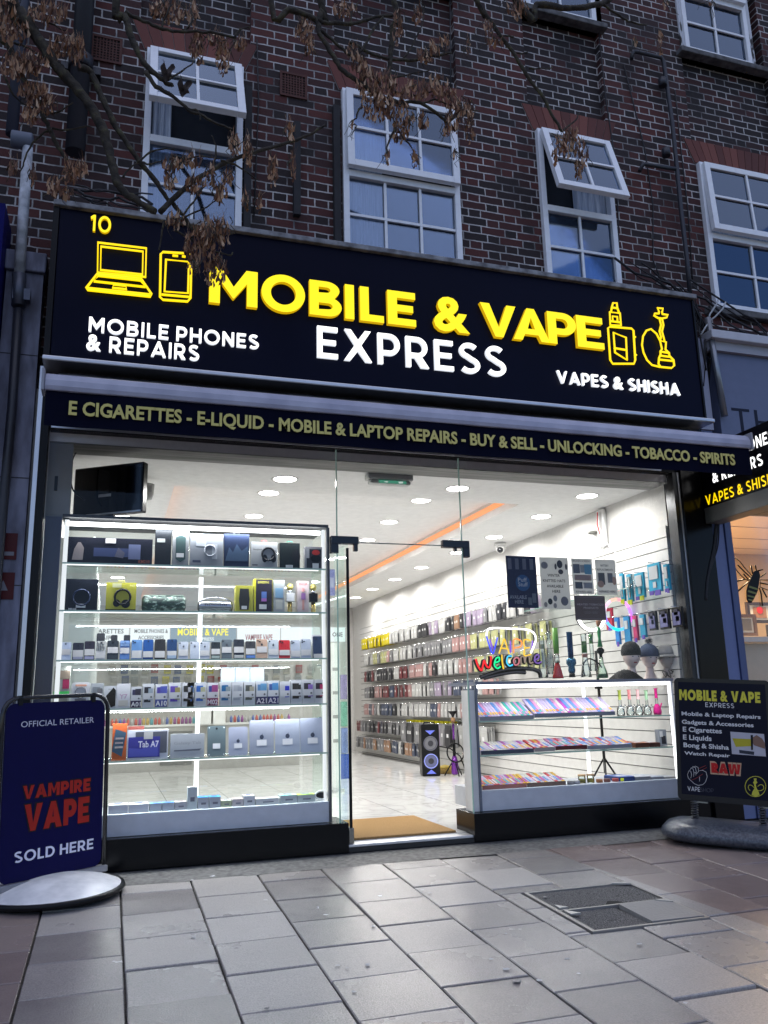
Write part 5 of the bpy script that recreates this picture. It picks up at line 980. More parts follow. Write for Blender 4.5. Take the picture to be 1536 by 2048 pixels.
# tripod and ring lights
p = at(x8(905), 1500, .62)
tp = thing('tripod_stand', 'black tripod light stand seen through the counter glass', 'tripod', (p.x, .62, ZFL))
MB().tube([(0, 0, .3), (0, 0, 1.3)], .012, 8).box(-.02, .02, -.02, .02, .52, .56).box(-.025, .025, -.02, .02, .98, 1.03).build('column', BLACK, tp)
for a_ in (0, 2.1, 4.2): MB().tube([(0, 0, .42), (.28*math.cos(a_), .28*math.sin(a_), .01)], .008, 6).build('leg', BLACK, tp)
def ring(name, label, px, py, Y, rpx, mats, parts=12, tube=.022, black=True, split=None):
    c = at(px, py, Y); R_ = (at(px+rpx, py, Y)-c).x; o = thing(name, label, 'ring light', tuple(c)); n = 48
    if black: MB().tube([((R_)*math.cos(t*2*math.pi/n), .012, R_*math.sin(t*2*math.pi/n)) for t in range(n)], tube*1.1, 8, closed=True).build('housing', BLACK, o)
    for k in range(len(mats)):
        a0 = 2*math.pi*k/len(mats); MB().tube([(R_*math.cos(a0+t*2*math.pi/len(mats)/8), -.008, R_*math.sin(a0+t*2*math.pi/len(mats)/8)) for t in range(9)], tube, 8, cap=False).build('lit_segment', mats[k], o)
    return o
hues = [(.5, .2, 1), (.9, .3, .9), (1, .3, .35), (1, .45, .35), (.95, .5, .7), (.85, .7, .9), (.3, .2, .9), (.1, .5, 1), (.0, .8, .9), (.1, .5, 1), (.7, .1, .9), (.9, .1, .9)]
ring('rainbow_ring_light', 'thin ring light glowing pink, violet and cyan above the counter', x8(995), 920+1010/3.268, .72, 26, [lit(h, .5) for h in hues], tube=.014, black=False)
ring('white_ring_light', 'white ring light behind the grey notice above the counter', x8(822), 920+1015/3.268, .68, 26, [lit((1, 1, .98), 2.2)]*4, tube=.013)
# ---- neon sign
nsy = .30; c0 = at(1018, 1355, nsy); ns = thing('neon_sign', 'multicoloured glowing neon sign reading Vape Welcome', 'neon sign', (c0.x, nsy, rt+.002))
def np_(P): return [at(930+x/3.268, 920+y/3.268, nsy)-ns.location for x, y in P]
def smooth(P, k=5):
    out = []; n = len(P)
    for i in range(n-1):
        p0, p1, p2, p3 = Vector(P[max(0, i-1)]), Vector(P[i]), Vector(P[i+1]), Vector(P[min(n-1, i+2)])
        for j in range(k):
            t = j/k; out.append(tuple(.5*((2*p1)+(p2-p0)*t+(2*p0-5*p1+4*p2-p3)*t*t+(3*p1-p0-3*p2+p3)*t**3)))
    return out+[P[-1]]
NC = dict(w=((1, 1, 1), .7), b=((.05, .08, 1), .42), y=((1, .62, .03), .36), o=((1, .3, .06), .42), r=((1, .01, .015), .33), g=((.0, 1, .35), .35), c=((.05, .6, 1), .4), k=((.15, .15, .2), .06), p=((.8, .25, .3), .25), u=((.3, .15, .7), .2), s=((.5, .38, .3), .2))
for nm, ck_, P in [('border_tube', 'w', [(140, 1150), (150, 1108), (190, 1098), (300, 1102), (400, 1108), (448, 1130), (463, 1170), (450, 1215), (430, 1262)]),
    ('letter_v', 'b', [(140, 1150), (155, 1200), (180, 1265), (198, 1215), (212, 1160)]), ('letter_a', 'y', [(222, 1265), (240, 1215), (256, 1170), (272, 1215), (290, 1266)]), ('letter_a_bar', 'y', [(235, 1230), (280, 1234)]),
    ('letter_p', 'o', [(318, 1262), (318, 1178), (345, 1172), (370, 1190), (362, 1220), (322, 1228)]), ('letter_e', 'y', [(428, 1178), (388, 1176), (390, 1224), (422, 1226)]), ('letter_e_foot', 'y', [(390, 1224), (388, 1278), (430, 1270)]),
    ('letter_w', 'r', [(70, 1300), (85, 1345), (108, 1375), (118, 1340), (126, 1310), (140, 1345), (160, 1355), (170, 1310), (168, 1280)]), ('letter_e_small', 'g', [(195, 1325), (222, 1315), (222, 1290), (202, 1300), (192, 1340), (212, 1362), (232, 1350)]),
    ('letter_l', 'y', [(240, 1272), (244, 1320), (252, 1366)]), ('letter_c', 'c', [(305, 1282), (280, 1285), (272, 1320), (290, 1345), (312, 1338)]), ('letter_o', 'p', [(335, 1290), (318, 1310), (328, 1340), (350, 1330), (352, 1300), (335, 1290)]),
    ('letter_m', 's', [(368, 1338), (366, 1290), (385, 1288), (392, 1325), (398, 1288), (418, 1284), (425, 1325), (445, 1322)]), ('letter_e_end', 'u', [(450, 1310), (480, 1295), (478, 1272), (458, 1285), (458, 1318), (480, 1328), (500, 1318)]),
    ('underline_tube', 'k', [(105, 1420), (170, 1395), (250, 1372), (350, 1362), (440, 1366), (490, 1385), (500, 1420)]), ('lower_swoosh', 'k', [(130, 1425), (230, 1400), (330, 1385), (400, 1388)])]:
    big_ = nm in ('letter_w', 'border_tube'); MB().tube(np_(smooth(P)), .0075 if big_ else .0062, 7).build(nm, lit(*NC[ck_]), ns)
    bk = MB(); Q = [q_+Vector((0, .016, 0)) for q_ in np_(smooth(P))]
    if nm not in ('border_tube', 'letter_v', 'letter_a', 'letter_a_bar', 'letter_p', 'letter_e', 'letter_e_foot'): bk.tube(Q, .017, 6); bk.build('black_backing', BLACK, ns)
for P in ([(165, 1170), (185, 1235)], [(300, 1180), (302, 1260)], [(445, 1180), (440, 1250)]): MB().tube([q_+Vector((0, .01, 0)) for q_ in np_(P)], .006, 6).build('violet_tube', lit((.3, .12, .9), .3), ns)
pl = MB().prism([(q_.x, q_.z) for q_ in np_([(130, 1095), (470, 1095), (500, 1270), (520, 1440), (90, 1440), (60, 1290), (125, 1270)])], .02, .024).build('acrylic_plate', glass((.99, .99, 1), .05, .2), ns)
# ---- bongs and pipes on the counter
def z7(y): return lambda Y, px: at(px, 920+y/3.268, Y)
def lathe_px(prof, cx, Y, zb, mname, m, o, n=16):   # prof: (half width, y) in zoomed pixels of the counter view
    pts = []
    for hw, y in prof:
        z = at(930+cx/3.268, 920+y/3.268, Y).z-zb; r = hw/3.268*(Y-CAM.y)/F*1.03; pts.append((max(r, .0002), max(0, z)))
    pts = sorted(pts, key=lambda q: q[1]); return MB().lathe(pts, (0, 0, 0), n).build(mname, m, o)
CLG = glass((.9, .95, .93), .03, 1.6, .05)
def bong(label, cx, Y, parts, name='glass_bong', extra=()):
    p = at(930+cx/3.268, 1340, Y); o = thing(name, label, 'bong', (p.x, Y, rt+.001))
    for nm, m, prof in parts: lathe_px(prof, cx, Y, o.location.z, nm, m, o)
    for e in extra: e(o)
    return o
GR1 = mat((.16, .42, .06), .3); REDG = mat((.5, .02, .02), .15, coat=.5); 
def leaf_on(zs, r):
    def f(o):
        for z in zs:
            mb = MB()
            for k in range(7):
                a_ = math.radians(90+(k-3)*32); L_ = .030*(1-.12*abs(k-3)); ux, uz = math.cos(a_), math.sin(a_); mb.prism([(0, z), (ux*L_*.5-uz*.003, z+uz*L_*.5+ux*.003), (ux*L_, z+uz*L_), (ux*L_*.5+uz*.003, z+uz*L_*.5-ux*.003)], -r-.002, -r-.0005)
            mb.build('leaf_print', c_(.01, .05, .01), o)
    return f
bong('tall green tube bong with dark leaf prints and a red beaker base', 605, .25, [('tube', GR1, [(20, 1098), (20, 1200), (19, 1265)]), ('clear_neck', CLG, [(18, 1266), (18, 1300), (20, 1325)]), ('red_base', REDG, [(14, 1325), (22, 1350), (30, 1380), (38, 1415), (40, 1428)])], extra=[leaf_on((.235, .14), .0125)])
BLU = mat((.03, .09, .22), .15, .7); OIL = mat((.05, .16, .25), .2, .8, bump=1, bs=80)
bong('metallic blue tube bong with lumpy teal sculpted base', 698, .28, [('tube', BLU, [(24, 1125), (21, 1130), (20, 1290)]), ('sculpted_base', OIL, [(14, 1285), (34, 1305), (36, 1330), (22, 1350), (26, 1375), (20, 1395)]), ('foot', BLACK, [(20, 1396), (24, 1420)])])
bong('clear glass bong with green sticker and flared base', 790, .27, [('tube', CLG, [(23, 1138), (20, 1150), (19, 1300), (30, 1370), (40, 1420)]), ('green_sticker', c_(.1, .25, .08), [(19.6, 1185), (19.6, 1260)]), ('pink_band', c_(.5, .25, .2), [(19.5, 1266), (19.5, 1290)])])
bong('small clear green tinted bong left of the green tube', 512, .33, [('tube', CLG, [(20, 1148), (19, 1190), (22, 1260), (30, 1350), (34, 1425)]), ('yellow_water', c_(.3, .3, .08), [(17, 1205), (18, 1235)])])
bong('clear twisted glass bong with spiral neck behind the green tube', 560, .40, [('tube', CLG, [(12, 1120), (20, 1135), (10, 1160), (22, 1190), (12, 1220), (26, 1300), (30, 1400)])])
bong('clear bong with green coil behind the ring light', 838, .40, [('tube', CLG, [(20, 1130), (14, 1180), (14, 1290), (30, 1380)]), ('green_coil', c_(.1, .4, .1), [(12, 1140), (15, 1160), (12, 1180), (15, 1200)])])
def hose(o):
    q = [Vector(v) for v in ((.0, 0, .10), (-.05, -.02, .14), (-.12, -.01, .17), (-.17, 0, .12), (-.15, .02, .03))]
    MB().tube(smooth([tuple(v) for v in q]), .006, 7).build('hose', BLACK, o)
GRN = mat((.04, .3, .1), .3); 
sh = bong('green stemmed shisha pipe with clear glass base and black fittings', 895, .30, [('glass_base', glass((.8, .92, .82), .03, 1.6, .06), [(14, 1285), (16, 1330), (36, 1385), (42, 1420)]), ('green_water', GRN, [(34, 1398), (40, 1425)]), ('black_hub', BLACK, [(12, 1225), (28, 1240), (26, 1258), (12, 1270), (10, 1290)]), ('green_stem', GRN, [(12, 1092), (14, 1130), (9, 1170), (20, 1222)]), ('clay_bowl', c_(.45, .22, .12), [(18, 1050), (16, 1068), (10, 1090)])], 'shisha_pipe', [hose])
for i, (px, top, bot, col, lb) in enumerate([(1015, 655, 800, (.25, .3, .05), 'clear mini bong with dark yellow badge on the upper counter shelf'), (1078, 652, 805, (.6, .2, .2), 'mini bong with coral red neck on the upper counter shelf'), (1135, 650, 808, (.6, .35, .35), 'mini bong with pale pink neck on the upper counter shelf'), (1190, 655, 808, (.3, .5, .3), 'mini bong with pale green rim on the upper counter shelf'), (1255, 642, 812, (.75, .01, .25), 'hot pink bong at the right end of the upper counter shelf')]):
    p = at(x8(px), y8(760), .2); o = thing('glass_bong', lb, 'bong', (p.x, .2, RS[0]+.001)); H = at(x8(px), y8(top), .2).z-RS[0]; hot = i == 4
    MB().lathe([(.014, H*.62), (.012, H*.65), (.012, H*.96), (.02, H)], (0, 0, 0), 14, caps=False).build('neck', c_(*col), o)
    MB().lathe([(.012, H*.4), (.012, H*.62)], (0, 0, 0), 14, caps=False).build('clear_stem', CLG, o)
    MB().lathe([(.030, 0), (.034, H*.1), (.028, H*.28), (.013, H*.4)], (0, 0, 0), 14).build('base', c_(*col) if hot else CLG, o)
    MB().tube([(.02, 0, H*.15), (.045, 0, H*.42)], .006, 6).build('side_tube', c_(*col) if hot else CLG, o)
# ---- mannequin heads in hats
def head(cx, cy_, Y, wpx, label, skin, lips, hat):
    p = at(930+cx/3.268, 920+cy_/3.268, Y); k = wpx/3.268*(Y-CAM.y)/F; zc = p.z-rt
    o = thing('mannequin_head', label, 'mannequin head', (p.x, Y, rt+.001), math.radians(-6)); rx = k*.5; rz = rx*1.35
    n, kk = 28, 22; V = []; 
    for i in range(kk+1):
        th = math.pi*i/kk
        for j in range(n):
            ph = 2*math.pi*j/n; x = math.sin(th)*math.cos(ph); y = math.sin(th)*math.sin(ph); z = -math.cos(th)
            sx = 1-.32*max(0, -z)**1.3; fx = rx*x*sx; fy = rx*1.12*y*(1-.22*max(0, -z)**1.5); fz = rz*z
            if y < 0:
                d = max(0, 1-abs(x)/.22)
                if -.42 < z < .18: fy -= rx*.28*d*max(0, (1-abs(z+.28)/.2)) + rx*.12*d*max(0, 1-abs(z+.05)/.25)
                fy -= rx*.10*max(0, 1-abs(x)/.4)*max(0, 1-abs(z+.62)/.1); fy += rx*.12*max(0, 1-abs(abs(x)-.38)/.22)*max(0, 1-abs(z-.02)/.16); fy -= rx*.12*max(0, 1-abs(x)/.45)*max(0, 1-abs(z+.88)/.14)
            V.append((fx, fy, fz+zc))
    F_ = [(i*n+j, i*n+(j+1) % n, (i+1)*n+(j+1) % n, (i+1)*n+j) for i in range(kk) for j in range(n)]
    mb = MB(); mb.add(V, F_, 0, True); mb.lathe([(rx*.95, 0), (rx*.75, .012), (rx*.5, zc*.35), (rx*.46, zc*.62), (rx*.5, zc-rz*.6)], (0, rx*.15, 0), 20); mb.build('face', skin, o)
    def fq(u, v): return -(rx*1.12*math.sqrt(max(0, 1-u*u-v*v)))
    for s_ in (-1, 1):
        MB().ball((s_*rx*.37, fq(.37, .02)*.97, zc+rz*.02), rx*.15, rx*.06, rx*.075, 10, 6).build('eye', c_(.5, .5, .5), o); MB().ball((s_*rx*.37, fq(.37, .02)*1.02, zc+rz*.02), rx*.065, rx*.04, rx*.07, 8, 5).build('iris', BLACK, o)
        MB().tube([(s_*rx*.2, fq(.2, .14)*1.0, zc+rz*.12), (s_*rx*.38, fq(.38, .18)*1.01, zc+rz*.19), (s_*rx*.56, fq(.56, .12)*1.0, zc+rz*.12)], rx*.025, 5).build('brow', c_(.04, .03, .03), o)
        MB().ball((s_*rx*.95, rx*.1, zc-rz*.05), rx*.08, rx*.18, rx*.28, 8, 6).build('ear', skin, o)
    MB().ball((0, fq(0, .62)*1.02, zc-rz*.5), rx*.24, rx*.1, rx*.085, 10, 6).build('lips', lips, o)
    if hat == 'beanie':
        K = mat((.012, .012, .014), .9, bump=.5, bs=250); MB().lathe([(rx*1.06, zc+rz*.12), (rx*1.14, zc+rz*.2), (rx*1.16, zc+rz*.5), (rx*1.0, zc+rz*.95), (rx*.6, zc+rz*1.3), (.0002, zc+rz*1.42)], (0, rx*.05, 0), 24, sy=1.12).build('black_beanie', K, o)
    if hat == 'bobble':
        K = mat((.06, .08, .15), .9, bump=.8, bs=200); mb = MB()
        V = []; nn = 60; pr = [(1.06, .12), (1.16, .18), (1.17, .4), (1.1, .75), (.8, 1.1), (.35, 1.32), (.02, 1.38)]
        for r_, z_ in pr:
            for j in range(nn): a_ = 2*math.pi*j/nn; q = r_*(1+.035*(j % 2)); V.append((rx*q*math.cos(a_), rx*.05+rx*1.1*q*math.sin(a_), zc+rz*z_))
        mb.add(V, [(i*nn+j, i*nn+(j+1) % nn, (i+1)*nn+(j+1) % nn, (i+1)*nn+j) for i in range(len(pr)-1) for j in range(nn)], 0, True); mb.build('ribbed_hat', K, o)
        mb = MB(); r3 = random.Random(5)
        for i in range(260):
            a_, b_3 = r3.uniform(0, 6.28), math.acos(r3.uniform(-1, 1)); d_ = Vector((math.sin(b_3)*math.cos(a_), math.sin(b_3)*math.sin(a_), math.cos(b_3))); c_3 = Vector((rx*.1, 0, zc+rz*1.55)); t_3 = d_.orthogonal()*.0018
            mb.face([c_3+d_*rx*.1-t_3, c_3+d_*rx*.1+t_3, c_3+d_*rx*r3.uniform(.55, .72)])
        mb.build('fur_pompom', c_(.1, .09, .1, .9), o)
    if hat == 'cap':
        K = mat((.42, .40, .38), .9, bump=.6, bs=160); MB().lathe([(rx*1.08, zc+rz*.22), (rx*1.18, zc+rz*.34), (rx*1.2, zc+rz*.6), (rx*1.02, zc+rz*1.0), (rx*.6, zc+rz*1.2), (.0002, zc+rz*1.24)], (0, rx*.05, 0), 24, sy=1.15).build('cloth_cap', K, o)
        MB().lathe([(rx*1.1, zc+rz*.3), (rx*1.42, zc+rz*.14), (rx*1.44, zc+rz*.11), (rx*1.08, zc+rz*.2)], (0, -rx*.1, 0), 24, sy=1.2).build('brim', K, o); MB().lathe([(rx*1.2, zc+rz*.4), (rx*1.235, zc+rz*.44), (rx*1.2, zc+rz*.48)], (0, rx*.05, 0), 24, sy=1.15, caps=False).build('hat_band', mat((.33, .31, .3), .9), o)
    return o
SK = mat((.72, .58, .52), .35)
head(1088, 1288, .30, 124, 'mannequin head in a black beanie', SK, c_(.35, .04, .05), 'beanie'); head(1205, 1295, .34, 120, 'mannequin head in a ribbed blue grey bobble hat', SK, c_(.45, .03, .04), 'bobble'); head(1322, 1296, .28, 124, 'plain beige mannequin head in a pale cloth cap', mat((.42, .36, .33), .5), mat((.4, .3, .28), .5), 'cap')
# scarf / black cloth below the first head and wire earphones
p = at(x8(1070), 1345, .24); mb = MB(); rr = random.Random(2); V = []; nx, ny = 22, 8
for j in range(ny+1):
    for i in range(nx+1): u, v = i/nx, j/ny; V.append((p.x-.13+.25*u, .20+.16*v, rt+.003+.075*math.sin(math.pi*u)**.6*math.sin(math.pi*v)**.6+.008*math.sin(i*1.7+j)*math.sin(math.pi*u)*math.sin(math.pi*v)))
mb.add(V, [(j*(nx+1)+i, j*(nx+1)+i+1, (j+1)*(nx+1)+i+1, (j+1)*(nx+1)+i) for j in range(ny) for i in range(nx)], 0, True); tag(mb.build('black_scarf', mat((.01, .01, .012), .95, bump=.5, bs=200)), 'folded black scarf heaped below the black beanie head', 'scarf')
p = at(1350, 1345, .2); mb = MB()
for k in range(5): mb.tube(smooth([(p.x-.09+k*.03+rr.uniform(-.02, .02), .2+rr.uniform(-.03, .03), rt+.006+rr.uniform(0, .07)) for _ in range(6)]), .003, 5)
tag(mb.build('wire_coil', BLACK), 'black coiled wires lying at the right end of the counter top', 'wire')
# ---- notices taped to the right window
def poster(name, label, q, m, dec, Y=.03, th=.002):
    (ax, ay), (bx, by) = q; A, B = at(ax, ay, Y), at(bx, by, Y); o = thing(name, label, 'poster', ((A.x+B.x)/2, Y, (A.z+B.z)/2)); w, h = abs(B.x-A.x), abs(A.z-B.z)
    MB().box(-w/2, w/2, 0, th, -h/2, h/2).build('sheet', m, o)
    for k, d_ in enumerate(dec):
        yy = -.0008-.0003*k
        if d_[0] == 'T': text('lettering', d_[1], o, d_[6], -w/2+w*d_[2], -w/2+w*d_[3], -h/2+h*d_[4], -h/2+h*d_[5], yy, 0, .015, res=2)
        elif d_[0] == 'O': MB().prism([(-w/2+w*(d_[2]+d_[4]*math.cos(t*.4488)), -h/2+h*(d_[3]+d_[5]*math.sin(t*.4488))) for t in range(14)], yy, yy+.0003).build(d_[1], d_[6], o)
        else: MB().box(-w/2+w*d_[2], -w/2+w*d_[3], yy, yy+.0003, -h/2+h*d_[4], -h/2+h*d_[5]).build(d_[1], d_[6], o)
    return o, w, h
INK = c_(.01, .01, .012); PAP = paper((.6, .61, .6)); X7 = lambda v: 930+v/3.268; Y7 = lambda v: 920+v/3.268
poster('window_poster', 'dark navy poster with a round blue badge reading Puff Stuff', ((X7(265), Y7(625)), (X7(482), Y7(968))), c_(.012, .014, .05), [('R', 'pod_picture', .06+.24*i, .18+.24*i, .74, .95, c_(.13, .13, .17)) for i in range(4)]+[('O', 'badge', .52, .48, .24, .16, c_(.02, .08, .2)), ('T', 'Puff', .36, .66, .5, .58, c_(.4, .42, .45)), ('T', 'Stuff', .36, .68, .41, .49, c_(.4, .42, .45)), ('T', 'AVAILABLE', .06, .62, .17, .24, c_(.28, .29, .33)), ('T', 'HERE', .22, .5, .08, .15, c_(.28, .29, .33)), ('R', 'pod_picture', .66, .78, .06, .2, c_(.12, .13, .16)), ('R', 'pod_picture', .8, .93, .1, .28, c_(.12, .13, .16))])
poster('window_poster', 'white notice about winter knitted hats with hat pictures', ((X7(484), Y7(634)), (X7(694), Y7(974))), PAP, [('T', 'WINTER', .25, .68, .62, .675, INK), ('T', 'KNITTED HATS', .08, .86, .515, .57, INK), ('T', 'AVAILABLE', .2, .78, .41, .465, INK), ('T', 'HERE', .38, .66, .31, .365, INK), ('O', 'hat_picture', .7, .87, .1, .08, c_(.04, .04, .05)), ('O', 'hat_picture', .72, .72, .09, .05, c_(.05, .05, .06)), ('O', 'mitten_picture', .55, .82, .04, .06, c_(.06, .06, .07)), ('O', 'mitten_picture', .92, .82, .04, .06, c_(.06, .06, .07)), ('O', 'hat_picture', .16, .84, .12, .07, c_(.2, .2, .21)), ('O', 'hat_picture', .28, .14, .08, .06, c_(.02, .02, .03)), ('O', 'hat_picture', .46, .2, .07, .06, c_(.16, .17, .19)), ('O', 'hat_picture', .12, .08, .06, .05, c_(.2, .2, .2)), ('O', 'hat_picture', .44, .06, .06, .05, c_(.22, .22, .22)), ('O', 'hat_picture', .78, .15, .13, .09, c_(.14, .14, .16))])
poster('window_poster', 'narrow notice about broken screens repaired with collage pictures', ((X7(693), Y7(642)), (X7(846), Y7(878))), PAP, [('T', 'BROKEN SCREENS', .06, .9, .9, .96, c_(.12, .12, .13)), ('T', 'REPAIRED HERE', .12, .9, .03, .09, c_(.1, .1, .1)), ('R', 'photo', .06, .38, .58, .84, c_(.12, .13, .16)), ('R', 'photo', .4, .6, .6, .82, c_(.25, .28, .3)), ('R', 'photo', .6, .94, .56, .84, c_(.12, .3, .42)), ('R', 'photo', .1, .9, .38, .54, c_(.3, .22, .2)), ('R', 'photo', .1, .45, .15, .34, c_(.07, .08, .1)), ('R', 'photo', .5, .92, .16, .33, c_(.25, .26, .28))])
poster('window_poster', 'notice about battery replacements with hands holding phones', ((X7(848), Y7(650)), (X7(998), Y7(882))), PAP, [('T', 'BATTERY', .26, .66, .8, .86, c_(.14, .14, .15)), ('T', 'REPLACEMENTS', .08, .86, .68, .74, c_(.14, .14, .15)), ('T', 'REPAIRED HERE', .1, .9, .06, .12, c_(.08, .08, .09)), ('R', 'phone_photo', .1, .42, .28, .62, c_(.1, .1, .1)), ('O', 'hand_photo', .2, .3, .16, .1, c_(.38, .25, .19)), ('R', 'phone_photo', .56, .82, .34, .62, c_(.16, .16, .17)), ('O', 'hand_photo', .88, .4, .1, .12, c_(.42, .27, .2))])
poster('window_poster', 'small grey brown notice about heated tobacco products', ((X7(712), Y7(885)), (X7(925), Y7(1048))), paper((.16, .13, .13)), [('R', 'inner_border', .04, .96, .05, .065, c_(.25, .22, .22)), ('R', 'inner_border', .04, .96, .93, .945, c_(.25, .22, .22)), ('T', 'HEATED TOBACCO', .08, .94, .6, .68, c_(.42, .38, .38)), ('T', 'PRODUCTS', .28, .76, .46, .54, c_(.4, .36, .36)), ('T', 'SOLD HERE', .3, .72, .26, .36, c_(.2, .18, .18))], .016)
# ================================================================ GOODS ON THE RIGHT WALL
def pack(name, w, h, body, hdr, d_=.02):   # a peg with its run of carded cases, faces the room (-x)
    mb = MB()
    for k in range(4):
        x = -.04+k*.032; q = .004*math.sin(k*2.1)
        mb.box(x-.004, x+.003, -w/2+q, w/2+q, -h, 0, 1 if k % 2 else 0); mb.box(x-.013, x-.0045, -w*.42+q, w*.42+q, -h*.95, -h*.2, (0, 4, 0, 1)[k]); 
    mb.box(-.054, -.0535, -w*.16, w*.16, -h*.56, -h*.40, 2); mb.tube([(-.09, 0, .014), (.12, 0, .006)], .0025, 5, 3)
    return mb.build(name, [body, hdr, LTX, CHROME, c_(.1, .1, .1)])
cols = {'charcoal': (.05, .05, .055), 'grey': (.24, .24, .25), 'pink': (.42, .26, .25), 'deep red': (.17, .05, .055), 'clear': (.5, .5, .49), 'navy': (.07, .085, .13), 'lilac': (.36, .3, .4), 'tan': (.33, .2, .13), 'pale yellow': (.45, .45, .22), 'mustard yellow': (.55, .45, .0)}
protos = {}
def place_pack(col, w, h, x, y, z, label, group, big_=False):
    k = (col, big_)
    if k not in protos: protos[k] = pack('phone_case_pack', w, h, c_(*cols[col], .3), c_(.42, .42, .42) if col != 'mustard yellow' else c_(.5, .42, 0)); o = protos[k]
    else: o = protos[k].copy(); COL.objects.link(o)
    o.location = (x, y, z); o.rotation_euler = (rnd.uniform(-.03, .03), rnd.uniform(-.06, .06), rnd.uniform(-.12, .12)); tag(o, label, 'phone case', group); return o
ORD = ['top', 'second', 'third', 'fourth', 'fifth', 'sixth', 'lowest']
mix = [['clear', 'charcoal', 'grey', 'tan', 'lilac', 'clear'], ['pink', 'clear', 'pale yellow', 'grey', 'deep red', 'clear'], ['charcoal', 'deep red', 'grey', 'clear', 'clear', 'pink'], ['charcoal', 'grey', 'deep red', 'pink', 'clear', 'lilac', 'navy'], ['pink', 'grey', 'charcoal', 'clear', 'clear', 'navy'], ['charcoal', 'deep red', 'charcoal', 'grey', 'navy'], ['charcoal', 'grey', 'navy', 'tan', 'clear']]
tops = [2.04, 1.755, 1.475, 1.20, .92, .635, .355]; spans = [(2.2, 8.7), (3.0, 8.6), (3.3, 8.6), (3.3, 8.65), (3.3, 8.7), (6.75, 9.15), (5.6, 9.15)]
for r_, (tz, (ya, yb)) in enumerate(zip(tops, spans)):
    n = int((yb-ya)/(.118 if r_ < 5 else .12)); cur = rnd.choice(mix[r_])
    for i in range(n):
        y = yb-(i+.5)*(yb-ya)/n
        if rnd.random() < .45: cur = rnd.choice(mix[r_])
        cc = cur
        if r_ == 0 and y > 7.0: cc = 'mustard yellow' if rnd.random() < .7 else 'clear'
        if r_ in (1, 2) and y < 3.9: cc = 'pale yellow'
        place_pack(cc, .10, .18, XR-.13+rnd.uniform(-.03, .02), y, tz, f'{cc} phone case pack hanging in the {ORD[r_]} row of the slatted wall', 'phone case packs on the slatted wall')
for i in range(17):
    cc = rnd.choice(['grey', 'lilac', 'charcoal', 'clear']); place_pack(cc, .17, .28, XR-.14+rnd.uniform(-.02, .02), 6.55-i*.18, .645, f'large {cc} tablet case pack behind the standing speaker', 'tablet case packs low on the slatted wall', True)
for i in range(11):
    y = 6.5-i*.17; o = MB().box(-.03, .03, -.07, .07, -.0, .035).build('header_card', c_(.6, .55, .0)); o.location = (XR-.1, y, .655); tag(o, 'yellow price card above the large tablet case packs', 'card', 'yellow cards above the tablet cases')
def wall_pack(label, px0, px1, pyt, pyb, body, parts=(), x=4.30, name='accessory_pack', cat='pack'):
    A, B = atx(px0, pyt, x), atx(px1, pyb, x); y0, y1 = min(A.y, B.y), max(A.y, B.y); zt = A.z; zb_ = atx(px0, pyb, x).z; o = thing(name, label, cat, (x, (y0+y1)/2, zb_)); w, h = y1-y0, zt-zb_
    MB().box(0, .02, -w/2, w/2, 0, h).build('card', body, o); MB().tube([(-.05, 0, h+.006), (.1, 0, h)], .003, 5).build('peg', CHROME, o)
    for nm, m, u0, u1, v0, v1 in parts: MB().box(-.008, -.001, -w/2+w*u0, -w/2+w*u1, h*v0, h*v1).build(nm, m, o)
TQ = c_(.03, .33, .5); OFW = c_(.5, .52, .53); LIME = c_(.5, .55, .03); VIO = c_(.12, .07, .35)
for i, (a_, b_2, t, b3, lb) in enumerate([(1238, 1250, 1148, 1204, 'narrow turquoise pack leftmost in the upper selfie stick row'), (1252, 1266, 1150, 1205, 'turquoise pack with black hook, second in the upper selfie stick row'), (1268, 1290, 1148, 1198, 'wide turquoise pack with large white panel in the upper row'), (1294, 1324, 1130, 1188, 'largest turquoise and white pack with green sleeve'), (1326, 1340, 1130, 1182, 'turquoise pack with violet ends at the right of the upper row')]):
    wall_pack(lb, a_, b_2, t, b3, TQ, [('white_panel', OFW, .15, .85, .45, .9), ('emblem_f', OFW, .35, .6, .15, .35), ('lime_end' if i < 3 else 'violet_end', LIME if i < 3 else VIO, .05, .5, -.12, .06), ('violet_end', VIO if i > 1 else LIME, .6, .95, -.08, .06)])
for i, (a_, b_2, t, b3, cl, lb) in enumerate([(1210, 1226, 1218, 1260, (.45, .03, .06), 'red topped white pack in the lower row behind the ring light'), (1228, 1240, 1236, 1290, (.04, .2, .5), 'blue pack hanging left in the lower selfie stick row'), (1246, 1262, 1234, 1290, (.04, .25, .5), 'second blue pack in the lower selfie stick row'), (1264, 1276, 1232, 1282, (.5, .05, .15), 'pink red pack in the lower selfie stick row'), (1278, 1292, 1230, 1276, (.03, .28, .45), 'blue green pack right of the pink red pack')]):
    wall_pack(lb, a_, b_2, t, b3, c_(*cl), [('white_panel', OFW, .2, .8, .55, .85), ('violet_end', VIO, .1, .6, -.08, .1)])
for i, (a_, b_2, t, b3) in enumerate([(1296, 1314, 1224, 1262), (1317, 1340, 1220, 1260), (1342, 1366, 1216, 1256)]):
    wall_pack(('left', 'middle', 'right')[i]+' of three black bordered bags of violet cable on the lower right pegs', a_, b_2, t, b3, BLACK, [('cable_coil', c_(.18, .18, .35), .12, .88, .1, .75), ('white_label', c_(.6, .6, .62), .2, .55, .3, .55), ('dark_loop', c_(.04, .04, .07), .3, .7, .6, .9)])
